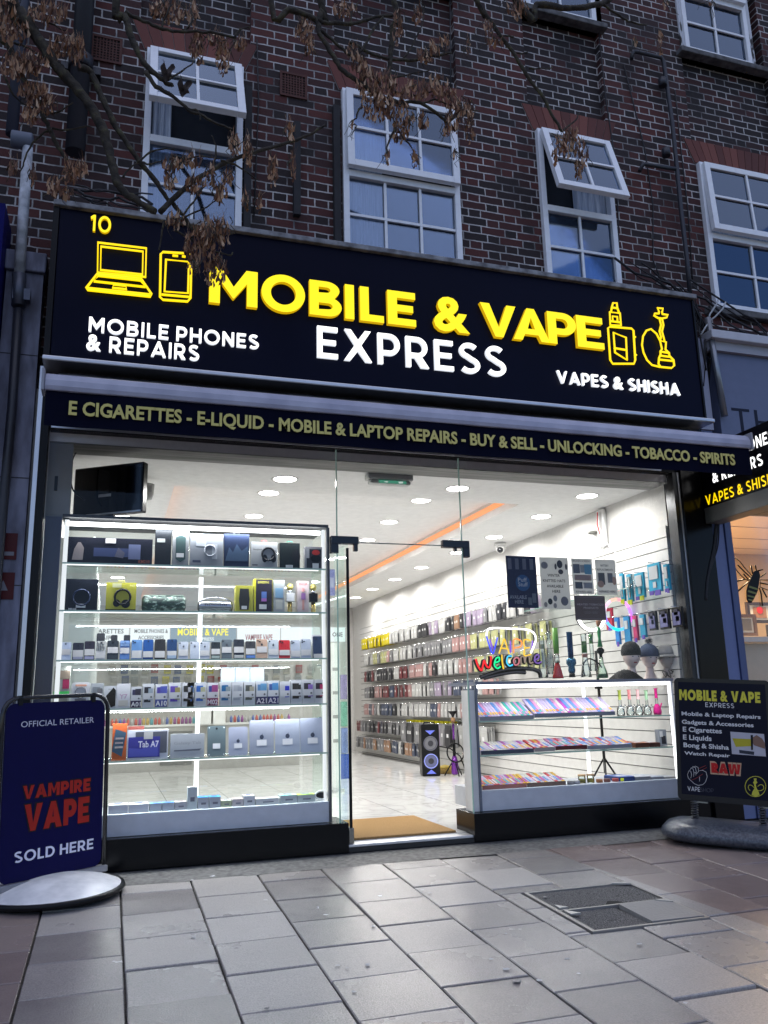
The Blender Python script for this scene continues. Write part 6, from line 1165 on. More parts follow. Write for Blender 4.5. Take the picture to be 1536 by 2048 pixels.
# glass shelf with small glassware behind the posters
o = thing('wall_shelf', 'glass wall shelf of small clear pipes behind the window notices', 'shelf', (XR-.2, 1.2, 1.86)); MB().box(-.12, .18, -.9, 1.0, 0, .008).build('glass_shelf', SHG, o); MB().box(-.121, -.12, -.9, 1.0, 0, .008).build('shelf_edge', EDGE, o)
for i in range(15):
    q = MB().lathe([(.02, 0), (.03, .02), (.012, .05), (.012, .11), (.018, .12)], (0, 0, 0), 10).build('glass_pipe', CLG); q.location = (XR-.2+rnd.uniform(-.04, .04), .4+i*.12, 1.87); tag(q, 'small clear glass pipe on the wall shelf behind the notices', 'glass pipe', 'clear glass pipes on the wall shelf')
# yellow hanging packs above the neon sign
for i in range(6):
    place_pack('pale yellow', .13, .2, XR-.12, 2.9-i*.16, 1.755 if i % 2 else 1.475, 'pale yellow pack hanging near the neon sign', 'yellow packs near the neon sign', True) if i < 6 else None
# ---- party speaker, floor shisha, baskets
p = Vector((3.82, 4.3, ZFL)); ps = thing('party_speaker', 'tall black party speaker with two cones glowing blue', 'speaker', tuple(p), math.radians(-12))
w, h = .112, .62
MB().prism(rbox_pts(-w, w, 0, h, .02), -.0, .2).build('cabinet', BLACK, ps); MB().tube([(-.07, .07, h), (-.06, .07, h+.022), (.06, .07, h+.022), (.07, .07, h)], .008, 8).build('handle', BLACK, ps)
for z_, nm in ((.39, 'upper'), (.18, 'lower')):
    MB().tube([(.082*math.cos(t*.2618), -.008, z_+.082*math.sin(t*.2618)) for t in range(24)], .007, 6, closed=True).build('cone_ring', lit((.3, .3, .4), .12) if nm == 'upper' else lit((.35, .4, 1), .3), ps)
    MB().prism([(.072*math.cos(t*.2618), z_+.072*math.sin(t*.2618)) for t in range(24)], -.006, -.001).build('cone', c_(.16, .16, .18) if nm == 'upper' else lit((.3, .33, .7), .12), ps)
    MB().prism([(.035*math.cos(t*.2618), z_+.035*math.sin(t*.2618)) for t in range(24)], -.012, -.0065).build('dust_cap', c_(.04, .04, .05), ps)
for z_, s_ in ((.545, -1), (.03, 1)): MB().prism([(-.06, z_), (.06, z_), (0, z_+.05*s_)], -.006, -.001).build('blue_triangle', lit((.15, .2, .9), .35), ps)
p = atx(908, 1552, 4.12); fs = thing('shisha_pipe', 'purple floor standing shisha with a coiled black hose and ring', 'shisha', (4.10, 4.22, ZFL)); fs.scale = (.65,)*3; PUR = mat((.16, .03, .28), .2, .4)
MB().lathe([(.05, .02), (.07, .05), (.06, .28), (.035, .36)], (0, 0, 0), 16).build('purple_base', PUR, fs); MB().tube([(0, 0, .36), (0, 0, .66)], .03, 10).build('black_stem', BLACK, fs); MB().tube([(0, 0, .66), (0, 0, .95)], .022, 10).build('purple_stem', PUR, fs)
MB().lathe([(.02, .95), (.04, .99), (.045, 1.03), (.03, 1.07)], (0, 0, 0), 12).build('wood_bowl', c_(.35, .2, .1), fs); MB().lathe([(.015, 1.07), (.035, 1.12), (.09, 1.18), (.09, 1.19)], (0, 0, 0), 16).build('funnel_head', BLACK, fs)
MB().lathe([(.09, .955), (.13, .96)], (0, 0, 0), 20).build('ash_plate', CHROME, fs)
MB().tube([(.17*math.cos(t*.2618), -.06+.03*math.sin(t*.26), .42+.17*math.sin(t*.2618)) for t in range(24)], .014, 7, closed=True).build('hose_ring', BLACK, fs)
MB().tube([(-.32, -.05, .55), (-.1, -.06, .5), (.1, -.05, .35), (.2, -.03, .1)], .012, 7).build('hose', BLACK, fs)
for a_ in (0.5, 2.6, 4.7): MB().tube([(0, 0, .32), (.2*math.cos(a_), .2*math.sin(a_), .005)], .012, 6).build('leg', BLACK, fs)
for (x, y, lb) in ((4.12, 4.6, 'wooden bowl of yellow goods behind the purple shisha'),):
    o = thing('basket', lb, 'basket', (x, y, ZFL)); o.scale = (.62,)*3; MB().lathe([(.16, 0), (.2, .06), (.21, .1)], (0, 0, 0), 18).build('basket_body', fine_mat((.25, .14, .03), (.5, .36, .1), 60, .8, .5), o); MB().lathe([(.17, .1), (.15, .14), (.0002, .17)], (0, 0, 0), 14).build('contents', mat((.5, .36, .06), .6, bump=1, bs=60), o)
# ================================================================ BACK OF THE SHOP
YW = YB2-.115
def wall_sign(px0, px1, label, m, texts):
    x0, x1 = at(px0, 1270, YW).x, at(px1, 1270, YW).x; z0, z1 = 2.09, 2.36; o = thing('wall_sign', label, 'sign', ((x0+x1)/2, YW, z0)); w, h = x1-x0-.01, z1-z0
    MB().box(-w/2, w/2, -.03, .01, 0, h).build('sign_face', m, o)
    for t, u0, u1, v0, v1, mt in texts: text('lettering', t, o, mt, -w/2+w*u0, -w/2+w*u1, h*v0, h*v1, -.032, 0, .02, res=2)
LW = lit((.95, .97, 1), .36); LG = c_(.10, .10, .11)
wall_sign(152, 258, 'white header sign at the far left of the back wall', LW, [('E-CIGARETTES', .1, .9, .55, .85, c_(.3, .3, .3)), ('REPAIRS', .25, .75, .15, .42, c_(.3, .3, .3))])
wall_sign(260, 340, 'white header sign reading Mobile Phones & Accessories on the back wall', LW, [('MOBILE PHONES &', .1, .95, .58, .84, c_(.2, .2, .2)), ('ACCESSORIES', .2, .85, .16, .42, c_(.2, .2, .2))])
wall_sign(341, 472, 'grey blue header sign with yellow Mobile & Vape on the back wall', lit((.16, .2, .24), .6), [('MOBILE & VAPE', .1, .88, .42, .9, lit((1, .85, .05), .42)), ('EXPRESS', .38, .66, .08, .3, LW)])
wall_sign(474, 560, 'white header sign with red Vampire Vape lettering on the back wall', LW, [('VAMPIRE VAPE', .18, .82, .1, .5, c_(.5, .04, .03))])
wall_sign(562, 640, 'plain white header sign right of the red lettered one', LW, []); wall_sign(655, 690, 'header sign ending in ONE seen left of the glass door', LW, [('ONE', .25, .85, .35, .65, c_(.08, .1, .15))])
r5 = random.Random(11)
def back_pack(px, py, w, h, col, label, group, Y=None):
    k = ('b', col, w, h)
    if k not in protos:
        mb = MB(); mb.box(-w/2, w/2, 0, .03, -h, 0, 0).box(-w*.4, w*.4, -.012, -.001, -h*.8, -h*.25, 1); protos[k] = mb.build('hanging_pack', [c_(*col), c_(*[min(.6, v*.5+.08) for v in col])]); o = protos[k]
    else: o = protos[k].copy(); COL.objects.link(o)
    o.location = at(px, py, Y or YW-.06); tag(o, label, 'pack', group)
PALB = [((.5, .45, .02), 'yellow'), ((.5, .5, .5), 'white'), ((.25, .27, .28), 'grey'), ((.3, .06, .05), 'red'), ((.05, .08, .2), 'navy'), ((.4, .38, .32), 'cream')]
for row, py in enumerate((1330, 1352, 1378)):
    for k in range(19):
        px = 225+k*22+r5.uniform(-4, 4); c_n = r5.choice(PALB[:1]*3+PALB) if 320 < px < 430 else r5.choice(PALB[1:])
        back_pack(px, py+r5.uniform(-2, 2), .12, .15, c_n[0], f'{c_n[1]} pack hanging on the back wall, {("upper", "middle", "lower")[row]} row behind the tall case', 'packs on the back wall')
# low back counter with bottles
bc = thing('back_counter', 'white service counter deep in the shop behind the tall display case', 'counter', (1.3, 7.2, ZFL)); MB().box(-1.5, 1.5, 0, .5, 0, .62).build('counter_body', mat((.4, .39, .37), .5), bc); MB().box(-1.52, 1.52, -.02, .52, .622, .65).build('counter_slab', WHITE, bc)
MB().box(-.55, -.1, -.012, -.002, .08, .55).build('dark_panel', c_(.2, .2, .19), bc)
BC = [((.5, .1, .08), 'red'), ((.1, .35, .4), 'teal'), ((.5, .35, .1), 'amber'), ((.45, .45, .45), 'white'), ((.1, .15, .4), 'blue'), ((.3, .1, .3), 'purple')]
bp_ = {}
for k in range(52):
    cl, nm = r5.choice(BC); 
    if nm not in bp_: bp_[nm] = MB().lathe([(.022, 0), (.022, .07), (.010, .08), (.010, .10)], (0, 0, 0), 10).build('liquid_bottle', c_(*cl)); o = bp_[nm]
    else: o = bp_[nm].copy(); COL.objects.link(o)
    o.location = (-.15+k*.055, 7.3, ZFL+.652); tag(o, f'small {nm} liquid bottle lined up on the back counter', 'bottle', 'liquid bottles on the back counter')
for i, (px, cl) in enumerate(((413, (.06, .07, .1)), (437, (.18, .14, .11)))):
    p = at(px, 1365, 6.9); o = thing('mannequin_head', ('blue' if i == 0 else 'brown')+' hatted small mannequin head seen between the case shelves', 'mannequin head', (p.x, p.y, 1.05)); MB().ball((0, 0, .12), .07, .08, .1).lathe([(.05, -.1), (.04, .05)], (0, 0, 0), 12).build('face', SK, o); MB().lathe([(.078, .15), (.085, .18), (.07, .23), (.0002, .26)], (0, 0, 0), 16).build('knit_hat', c_(*cl), o)
    MB().box(-.1, .1, -.05, .1, -.34, -.101).build('stand', WHITE, o)
# glazed cabinets along the left wall
gc = thing('wall_cabinet', 'row of white framed glass cabinets along the left wall', 'cabinet', (XL+.002, 1.0, ZFL))
for i in range(9): MB().box(0, .3, i*.55, i*.55+.03, 0, 2.2).build('upright', mat((.6, .62, .62), .35), gc)
for z_ in (.4, .8, 1.2, 1.6, 2.0): MB().box(.01, .28, .035, 4.39, z_, z_+.012).build('cabinet_shelf', SHG, gc)
MB().box(.285, .295, .031, 4.4, 2.205, 2.22).build('led_strip', lit((.93, .97, 1), 3), gc)
for i, (yy, zz_, cl, lb) in enumerate(((1.4, .41, (.4, .42, .4), 'pale'), (1.9, .81, (.45, .2, .18), 'red'), (2.4, 1.21, (.2, .3, .35), 'blue grey'), (3.0, .41, (.4, .35, .2), 'tan'), (3.5, 1.21, (.4, .42, .42), 'silver'), (2.9, .81, (.12, .12, .14), 'black'))):
    tag(MB().box(XL+.08, XL+.24, 1+yy, 1+yy+.3, ZFL+zz_+.003, ZFL+zz_+.24).build('carton', c_(*cl), None, .004), lb+' carton in the left wall cabinets', 'carton')
# roll-up banner and colourful stand seen left of the door edge
p = at(672, 1500, 3.2); o = thing('rollup_banner', 'narrow white roll up banner standing left of the open door', 'banner', (p.x, 3.2, ZFL), .35); MB().box(-.05, .06, 0, .01, .03, 1.55).build('banner_sheet', WHITE, o); MB().box(-.07, .08, -.04, .05, 0, .03).build('foot', ALU, o)
for v in (.5, .75, 1.0, 1.25): MB().box(-.035, .04, -.003, -.001, v, v+.035).build('printed_text', c_(.3, .3, .3), o)
p = at(688, 1500, 4.6); o = thing('display_stand', 'stand of purple, green and blue packs behind the open glass door', 'display stand', (p.x, 4.6, ZFL))
for z_, cl, nm in ((.95, (.2, .1, .4), 'purple_packs'), (.62, (.02, .35, .22), 'green_packs'), (.3, (.03, .1, .5), 'blue_packs')): MB().box(-.03, .05, 0, .1, z_, z_+.3).build(nm, mat(tuple(v*.6+.1 for v in cl), .4, var=.6, bs=60), o)
MB().box(-.1, .06, -.005, .1, 0, .29).build('blue_base', c_(.02, .06, .35), o)
p = at(664, 1165, 2.2); o = thing('window_poster', 'small blue poster hanging behind the left black door fitting', 'poster', tuple(p)); MB().box(-.03, .03, 0, .003, -.13, .13).build('sheet', c_(.12, .14, .4), o); MB().box(-.018, .018, -.0015, -.0005, -.05, .05).build('print', c_(.3, .33, .5), o)
# television on top of the tall case
p = at(213, 1031, .3); tv = thing('television', 'black flat television turned sideways on top of the tall display case', 'television', (p.x, .3, ct+.022), math.radians(-34))
MB().box(-.28, .28, 0, .06, .06, .42).build('screen_case', mat((.012, .012, .014), .2), tv, .008); MB().box(-.265, .265, -.003, -.0005, .08, .40).build('screen', mat((.004, .004, .005), .08), tv); MB().box(-.27, .27, -.004, -.0005, .062, .074).build('silver_strip', ALU, tv)
MB().tube([(0, .03, .0), (0, .03, .06)], .03, 12).build('neck', BLACK, tv); MB().lathe([(.11, 0), (.1, .014), (.0002, .02)], (0, .03, 0), 24).build('foot', BLACK, tv)
MB().box(-.07, .03, -.0055, -.0035, .19, .21).build('painted_reflection', c_(.4, .4, .4), tv)  # pale patch painted on the screen in place of a reflection
pipe('cable', 'black cable looping from the ceiling to the television', smooth([tuple(at(x, y, .28)) for x, y in ((158, 897), (147, 915), (141, 945), (143, 970), (150, 985), (170, 1000))]), .005, WIRE, 'cable', 6)
# ================================================================ NEIGHBOURS
PIL = fine_mat((.09, .095, .14), (.22, .235, .33), 6, .6, .25, (2, 1, .6))
o = thing('pilaster', 'weathered grey stone pilaster left of the shop with two red notices', 'pilaster', (-.64, 0, 0))
MB().box(-.15, .085, -.02, .15, .012, 3.9).build('shaft', PIL, o); MB().box(-.16, .10, -.05, .15, 3.902, 4.05).build('capital', PIL, o, .01)
for z_ in (.9, 1.75, 2.45, 3.3): MB().box(-.152, .087, -.0225, -.0205, z_, z_+.006).build('joint_line', c_(.03, .03, .035), o)
for py, lb, nm in ((1093, 'top', 'upper_notice'), (1172, 'low', 'lower_notice')):
    p = at(34, py, -.025); q = p-o.location; MB().box(-.085, .045, -.026, -.0235, q.z-.085, q.z+.085).build(nm, c_(.07, .008, .01), o); MB().prism([(-.05, q.z-.03), (.01, q.z-.03), (-.02, q.z+.035)] if nm[0] == 'l' else [(-.06, q.z-.06), (.03, q.z-.06), (.03, q.z-.035), (-.06, q.z-.035)], -.0275, -.0265).build('white_mark', c_(.2, .2, .23), o)
nl = thing('neighbour_fascia', 'deep blue fascia and shopfront at the left edge', 'shop fascia', (-.8, 0, 0)); BLU2 = mat((.002, .002, .09), .5, spec=.1)
MB().box(-19, -.0, -.22, .14, 2.6, 4.28).build('fascia_panel', BLU2, nl); MB().box(-19, -.0, -.02, .14, .012, 2.59).build('shop_wall', mat((.2, .2, .23), .6), nl); MB().box(-6, -.04, -.03, -.021, .5, 2.4).build('shutter', fine_mat((.08, .09, .13), (.14, .15, .2), 3, .5, .3, (.2, 1, 40)), nl)
# right pilaster
o = thing('pilaster', 'blue painted pilaster between the black pillar and the warm neighbour window', 'pilaster', (4.745, 0, 0)); PB = mat((.13, .17, .34), .5)
MB().box(0, .13, -.03, .15, .02, 3.2).build('shaft', PB, o); MB().box(.0, .135, -.05, .15, 3.202, 4.05).build('upper_block', mat((.30, .32, .42), .5), o)
q = atx(1425, 1205, 4.8); p = at(1428, 1205, -.04)-o.location; MB().box(p.x-.055, p.x+.065, -.034, -.031, p.z-.17, p.z+.12).build('alarm_notice', c_(.04, .06, .18), o); MB().box(p.x-.055, p.x+.065, -.0365, -.0345, p.z-.06, p.z+.04).build('red_band', c_(.16, .01, .03), o); text('lettering', 'alarm', o, c_(.3, .12, .15), p.x-.045, p.x+.055, p.z-.0, p.z+.035, -.0375, 0)
for i in range(3): MB().tube(smooth([(at(x, y, -.06)-o.location) for x, y in ((1432+i*3, 1045), (1428+i*4, 1090), (1420+i*2, 1130), (1414, 1165), (1412, 1200))]), .012-.003*i, 6).build('cable', WIRE, o)
nr = thing('neighbour_shop', 'neighbouring shop with grey blue fascia, white cornice and warm lit window', 'shop', (4.89, 0, 0)); o0 = nr.location
def nb(mb, name, m, bevel=0): o = mb.build(name, m, nr, bevel); o.location = -nr.location; return o
FB = mat((.12, .145, .24), .45)
nb(MB().box(4.95, 25, -.06, .14, 3.0, 3.93), 'fascia_board', FB); nb(MB().box(4.88, 25, -.16, .14, 4.02, 4.10), 'cornice', mat((.5, .51, .56), .5), .008); nb(MB().box(4.9, 9, -.10, .14, 3.932, 4.018), 'cornice', mat((.36, .37, .42), .5))
nb(MB().box(4.9, 9, .08, .148, 4.102, 4.32), 'soldier_course', brick_mat(-.1)); nb(MB().box(4.88, 9, -.1, .13, 2.50, 2.99), 'window_head', mat((.05, .05, .06), .6))
a = at(1482, 870, -.062); 
text('lettering', 'THE', nr, c_(.01, .012, .03), 5.08-o0.x, 5.75-o0.x, 3.20, 3.42, -.063, .003, 0, geo=.12, gap=.2)
FR = mat((.06, .085, .2), .4); nb(MB().box(4.88, 4.925, -.045, .06, .02, 2.498).box(4.93, 4.955, -.03, .06, .02, 2.498), 'window_frame', FR); nb(MB().box(4.956, 9, -.04, .06, .02, .5), 'stall_riser', FR)
nb(MB().box(4.956, 9, 0, .008, .502, 2.498), 'window_pane', GLS)
WC = mat((.55, .42, .28), .7); nb(MB().box(4.95, 9, 3.4, 3.5, .1, 2.9).box(4.90, 4.948, .07, 3.39, .1, 2.9), 'room_wall', WC); nb(MB().box(4.95, 9, .07, 3.39, 2.80, 2.85), 'room_ceiling', mat((.6, .5, .38), .7)); nb(MB().box(4.95, 9, .07, 3.39, .0, .05), 'room_floor', WC)
for i in range(5): nb(MB().box(4.95, 9, .6+i*.6, .606+i*.6, 2.794, 2.7995), 'ceiling_grid', c_(.35, .28, .2))
o = thing('panel_light', 'square grid ceiling light in the warm neighbour shop', 'ceiling light', (5.75, 2.2, 2.79)); mb = MB()
for i in range(6):
    for j in range(5): mb.box(-.28+i*.1, -.2+i*.1, -.28+j*.12, -.2+j*.12, -.006, -.001)
mb.build('light_grid', lit((1, .93, .8), 3), o)
L = bpy.data.lights.new('panel_lamp', 'AREA'); L.size = .5; L.energy = 70*EK; L.color = (1, .74, .45); lo = bpy.data.objects.new('panel_lamp', L); COL.objects.link(lo); lo.parent = o; lo.location = (.3, 0, -.02)
L = bpy.data.lights.new('window_lamp', 'AREA'); L.size = .5; L.energy = 34*EK; L.color = (1, .74, .45); lo = bpy.data.objects.new('window_lamp', L); COL.objects.link(lo); lo.parent = o; lo.location = (.0, -1.5, -.02)
# bee sticker
Z6 = lambda x, y: (1400+x/6.206, 1040+y/6.206)
def bq(P, Y=-.004): return [at(*Z6(x, y), Y) for x, y in P]
p = at(*Z6(660, 820), -.004); be = thing('bee_sticker', 'black and olive bee sticker on the warm neighbour window', 'sticker', (p.x, -.004, p.z))
def bpz(P): return [((v.x-p.x), (v.z-p.z)) for v in bq(P)]
MB().prism(bpz([(668, 640), (700, 622), (735, 640), (748, 690), (735, 780), (720, 870), (680, 960), (640, 1030), (600, 1028), (578, 980), (575, 880), (600, 790), (640, 720), (655, 670)]), 0, .002).build('body', BLACK, be)
for P in ([(612, 815), (715, 850), (716, 872), (606, 838)], [(598, 870), (706, 905), (700, 925), (592, 892)], [(588, 930), (684, 952), (676, 970), (592, 950)], [(598, 978), (655, 992), (645, 1006), (602, 994)]): MB().prism(bpz(P), -.002, -.0003).build('olive_stripe', c_(.2, .22, .08), be)
for P in ([(640, 690), (560, 600), (500, 520), (440, 470), (405, 480), (410, 540), (450, 620), (510, 690), (560, 735), (610, 755)], [(750, 740), (844, 745), (900, 770), (900, 850), (840, 870), (745, 830)]): MB().tube([(x, 0, z) for x, z in bpz(P)], .0045, 5, closed=True).build('wing_outline', BLACK, be)
for P in ([(640, 720), (560, 650), (470, 560)], [(600, 740), (540, 670)], [(745, 780), (840, 800)], [(655, 670), (632, 560)], [(745, 710), (815, 660)], [(700, 625), (685, 560)], [(720, 630), (780, 615)], [(600, 770), (540, 820), (460, 895)], [(560, 735), (460, 760)], [(735, 840), (760, 920), (775, 1070)], [(770, 850), (830, 960)]): MB().tube([(x, 0, z) for x, z in bpz(P)], .0065, 5).build('leg', BLACK, be)
# framed pictures and shelf in the neighbour window
def framed(label, px0, px1, pyt, pyb, Y, fr, pic, sub):
    A, B = at(px0, pyt, Y), at(px1, pyb, Y); o = thing('picture_frame', label, 'picture', ((A.x+B.x)/2, Y, B.z)); w, h = B.x-A.x, A.z-B.z; f = .03
    MB().box(-w/2, -w/2+f, 0, .03, 0, h).box(w/2-f, w/2, 0, .03, 0, h).box(-w/2+f, w/2-f, 0, .03, 0, f).box(-w/2+f, w/2-f, 0, .03, h-f, h).build('frame', fr, o); MB().box(-w/2+f, w/2-f, .015, .02, f, h-f).build('mount', c_(.6, .58, .52), o); MB().box(-w*.25, w*.25, .011, .014, h*.25, h*.78).build('print', pic, o)
    if sub: MB().prism([(w*.12*math.cos(t*.785), h*.62+w*.12*math.sin(t*.785)) for t in range(8)], .006, .010).build('flower', sub, o)
framed('dark framed picture of a red flower in the neighbour window', 1493, 1550, 1204, 1246, .9, c_(.03, .02, .02), c_(.3, .15, .08), c_(.5, .02, .02)); framed('brown framed grey print standing in the neighbour window', 1474, 1517, 1228, 1272, .5, c_(.16, .09, .06), c_(.16, .14, .12), None)
zs_ = at(1500, 1275, .4).z; o = thing('window_shelf', 'white display shelf and cabinet in the neighbour window', 'shelf', (5.6, .3, zs_)); MB().box(-.6, 1.2, 0, .6, -.045, 0).build('shelf_board', mat((.5, .48, .46), .5), o); MB().box(-.58, .02, .1, .14, -1.0, -.05).build('frosted_panel', mat((.4, .36, .3), .6), o)
o = thing('black_display', 'dark jewellery bust and black box in the neighbour window', 'display', (5.95, .5, zs_+.001)); MB().box(-.1, .3, 0, .2, 0, .14).build('black_box', BLACK, o, .01); MB().lathe([(.05, .141), (.03, .2), (.02, .26)], (.0, .1, 0), 10).build('bust', BLACK, o)
# projecting sign (blade) at right angles to the wall
bs_ = thing('projecting_sign', 'black lit projecting sign with white and yellow letters right of the awning', 'sign', (4.68, -.07, 2.34))
bs_.rotation_euler = (0, 0, math.radians(-90))     # local x runs out from the wall toward the street
MB().box(.0, 1.0, -.0, .13, .152, .66).build('sign_box', mat((.004, .004, .008), .3, spec=.2), bs_, .006); MB().box(-.0, 1.02, -.012, .142, .02, .15).build('steel_base', mat((.10, .105, .10), .45), bs_, .004)
WT, YT = lit((1, 1, 1), .6), lit((1, .68, .0), .42)
text('lettering', 'VAPES & SHISHA', bs_, YT, .02, .86, .17, .255, -.004, 0, 0, geo=.17, gap=.2); text('lettering', '& REPAIRS', bs_, WT, .13, .70, .335, .43, -.004, 0, 0, geo=.19, gap=.2); text('lettering', 'MOBILE PHONES', bs_, WT, .02, .84, .48, .58, -.004, 0, 0, geo=.19, gap=.2)
# ================================================================ STREET BOARDS
def loc_plane(o, px, py):   # local (x, z) where the line of sight meets the board's own plane
    Rm = o.rotation_euler.to_matrix(); d_ = ray(px, py); n_ = Rm @ Vector((0, 1, 0)); t_ = (o.location-CAM).dot(n_)/d_.dot(n_); P = Rm.transposed() @ (CAM+d_*t_-o.location)
    return P.x, P.z
gx, gy = -.24, -.36
b1 = thing('pavement_sign', 'blue swing pavement sign with red and white lettering on a curved white base', 'pavement sign', (gx, gy, KG*gy+.006), math.radians(30))
b1.rotation_euler.y = -.025
l0 = loc_plane(b1, 8, 1500)[0]; l1 = loc_plane(b1, 207, 1500)[0]; zt = loc_plane(b1, 120, 1403)[1]; zb1 = loc_plane(b1, 120, 1748)[1]
BP = mat((.003, .0025, .05), .35, spec=.12)
MB().prism(rbox_pts(l0, l1, zb1, zt, .055), -.005, .005).build('panel', BP, b1)
fx0, fx1, fz = l0-.018, l1+.022, zt+.03
P = [(fx0, 0, .05), (fx0, 0, fz-.09)]+[(fx0+.09-.09*math.cos(a_), 0, fz-.09+.09*math.sin(a_)) for a_ in (.4, .8, 1.2)]+[(fx0+.09, 0, fz), (fx1-.09, 0, fz)]+[(fx1-.09+.09*math.sin(a_), 0, fz-.09+.09*math.cos(a_)) for a_ in (.4, .8, 1.2)]+[(fx1, 0, fz-.09), (fx1, 0, .05)]
MB().tube(P, .0125, 10).build('tube_frame', mat((.008, .008, .01), .15, spec=.6), b1)
for u in (.13, .87): x = l0+(l1-l0)*u; MB().box(x-.012, x+.012, -.012, .012, zt-.012, fz+.01).build('hanger', BLACK, b1)
# curved base: a shallow dished half moon on a black rubber rim
n = 40; V = []; Fv = []; rad = .40; mxx = (fx0+fx1)/2; rxx = (fx1-fx0)/2+.05
for k in range(9):
    f = k/8
    for j in range(n): a_ = 2*math.pi*j/n; V.append((mxx+rxx*f*math.cos(a_), rad*f*math.sin(a_), .028+.075*(1-f**2.2)+.0))
Fv = [(i*n+j, (i+1)*n+j, (i+1)*n+(j+1) % n, i*n+(j+1) % n) for i in range(8) for j in range(n)]
mb = MB(); mb.add(V, [f_[::-1] for f_ in Fv], 0, True); mb.build('curved_base', fine_mat((.6, .61, .64), (.8, .8, .82), 9, .25, .08), b1)
MB().lathe([(1.02, -.0), (1.05, .012), (1.04, .028), (.985, .030), (.98, .02)], (mxx/1, 0, 0), 44, sx=rxx, sy=rad).build('rubber_rim', BLACK, b1)
MB().box(fx0-.01, fx1+.01, -.03, .03, .06, .095).build('cross_bar', mat((.25, .25, .27), .3, .5), b1, .006)
def btext(o, s_, p0, p1, m, y=-.0065, geo=0, bold=.0, nm='lettering', **k):
    a_ = loc_plane(o, *p0); b_4 = loc_plane(o, *p1); return text(nm, s_, o, m, a_[0], b_4[0], a_[1], b_4[1], y, 0, bold, geo=geo, **k)
LIL = c_(.62, .62, .72)
btext(b1, 'OFFICIAL RETAILER', (41, 1455), (187, 1434), LIL); btext(b1, 'SOLD HERE', (27, 1727), (186, 1676), c_(.72, .72, .85), geo=.2)
RD = c_(.36, .018, .012); RDK = c_(.01, .005, .01)
for s_, p0, p1 in (('VAMPIRE', (44, 1599), (180, 1556)), ('VAPE', (46, 1664), (178, 1592))):
    a_ = loc_plane(b1, *p0); b_4 = loc_plane(b1, *p1); e = .007
    text('lettering_outline', s_, b1, RDK, a_[0]-e, b_4[0]+e, a_[1]-e, b_4[1]+e, -.006, 0, 0, geo=.36, gap=.02); text('lettering', s_, b1, RD, a_[0], b_4[0], a_[1], b_4[1], -.0072, 0, 0, geo=.27, gap=.08)
# right board
b2 = thing('pavement_sign', 'black framed pavement sign listing repairs and vaping goods on a sprung rubber base', 'pavement sign', (4.08, -.57, KG*-.57+.006), math.radians(-42))
b2.rotation_euler.y = .062
l0 = loc_plane(b2, 1352, 1480)[0]; l1 = loc_plane(b2, 1545, 1480)[0]; zt = loc_plane(b2, 1430, 1358)[1]; zb1 = loc_plane(b2, 1445, 1606)[1]
MB().prism(rbox_pts(l0, l1, zb1, zt, .03), -.004, .035).build('frame', mat((.006, .006, .008), .25, spec=.4), b2)
MB().box(l0+.028, l1-.028, -.0065, -.0045, zb1+.04, zt-.028).build('poster_panel', mat((.003, .004, .015), .3, spec=.15), b2)
wht = c_(.6, .61, .63)
btext(b2, 'MOBILE & VAPE', (1359, 1400), (1520, 1384), c_(.6, .56, .06), -.008, geo=.28, gap=.1); btext(b2, 'EXPRESS', (1411, 1414), (1468, 1407), wht, -.008, geo=.16, gap=.22)
for s_, x0, yb, x1, yt in (('Mobile & Laptop Repairs', 1363.5, 1433, 1521, 1430), ('Gadgets & Accessories', 1364, 1450, 1507, 1446), ('E Cigarettes', 1366, 1466, 1443.5, 1457), ('E Liquids', 1366.5, 1482, 1423, 1472), ('Bong & Shisha', 1367.5, 1497, 1457.5, 1490), ('Watch Repair', 1369, 1511, 1460, 1508)):
    btext(b2, s_, (x0, yb), (x1, yt), wht, -.008, bold=.025)
btext(b2, 'RAW', (1421, 1548), (1483, 1526), c_(.45, .3, .2), -.0078, geo=.42, gap=.0); btext(b2, 'RAW', (1423, 1545), (1481, 1529), c_(.42, .015, .015), -.0086, geo=.34, gap=.02)
btext(b2, 'VAPE', (1375.5, 1581), (1400, 1574), wht, -.008, geo=.14); btext(b2, 'SHOP', (1401, 1583), (1427, 1577), c_(.07, .075, .1), -.008, geo=.1)
Z2 = lambda x, y: (1300+x/5.39, 1340+y/5.39)
def outline(o, P, r, m, nm, y=-.0085, closed=False, sc=Z2): MB().tube([(u, y, v) for u, v in [loc_plane(o, *sc(*q_)) for q_ in P]], r, 5, closed=closed).build(nm, m, o)
for P in ([(405, 1130), (420, 1085), (440, 1090), (450, 1130), (440, 1165)], [(425, 1090), (445, 1055), (465, 1065), (475, 1110), (470, 1150)], [(448, 1060), (465, 1040), (490, 1050), (500, 1095), (495, 1135)], [(470, 1050), (490, 1035), (520, 1050), (525, 1090), (505, 1115), (480, 1100)], [(405, 1130), (415, 1165), (440, 1190), (480, 1225), (520, 1243), (570, 1235), (600, 1205), (617, 1150), (605, 1100), (570, 1080), (535, 1085)], [(535, 1150), (535, 1200)]): outline(b2, P, .0016, wht, 'hand_outline')
for P in ([(530, 1060), (600, 1030), (612, 1050), (545, 1085)], [(440, 1190), (500, 1165), (570, 1120)]): outline(b2, P, .0016, c_(.25, .04, .04), 'vape_outline')
YL2 = c_(.5, .48, .06); outline(b2, [(1137+112*math.cos(t*.2618), 1255+110*math.sin(t*.2618)) for t in range(24)], .0024, YL2, 'roundel_ring', closed=True)
def fillp(o, P, m, nm, y=-.009): MB().prism([loc_plane(o, *Z2(*q_)) for q_ in P], y, y+.001).build(nm, m, o)
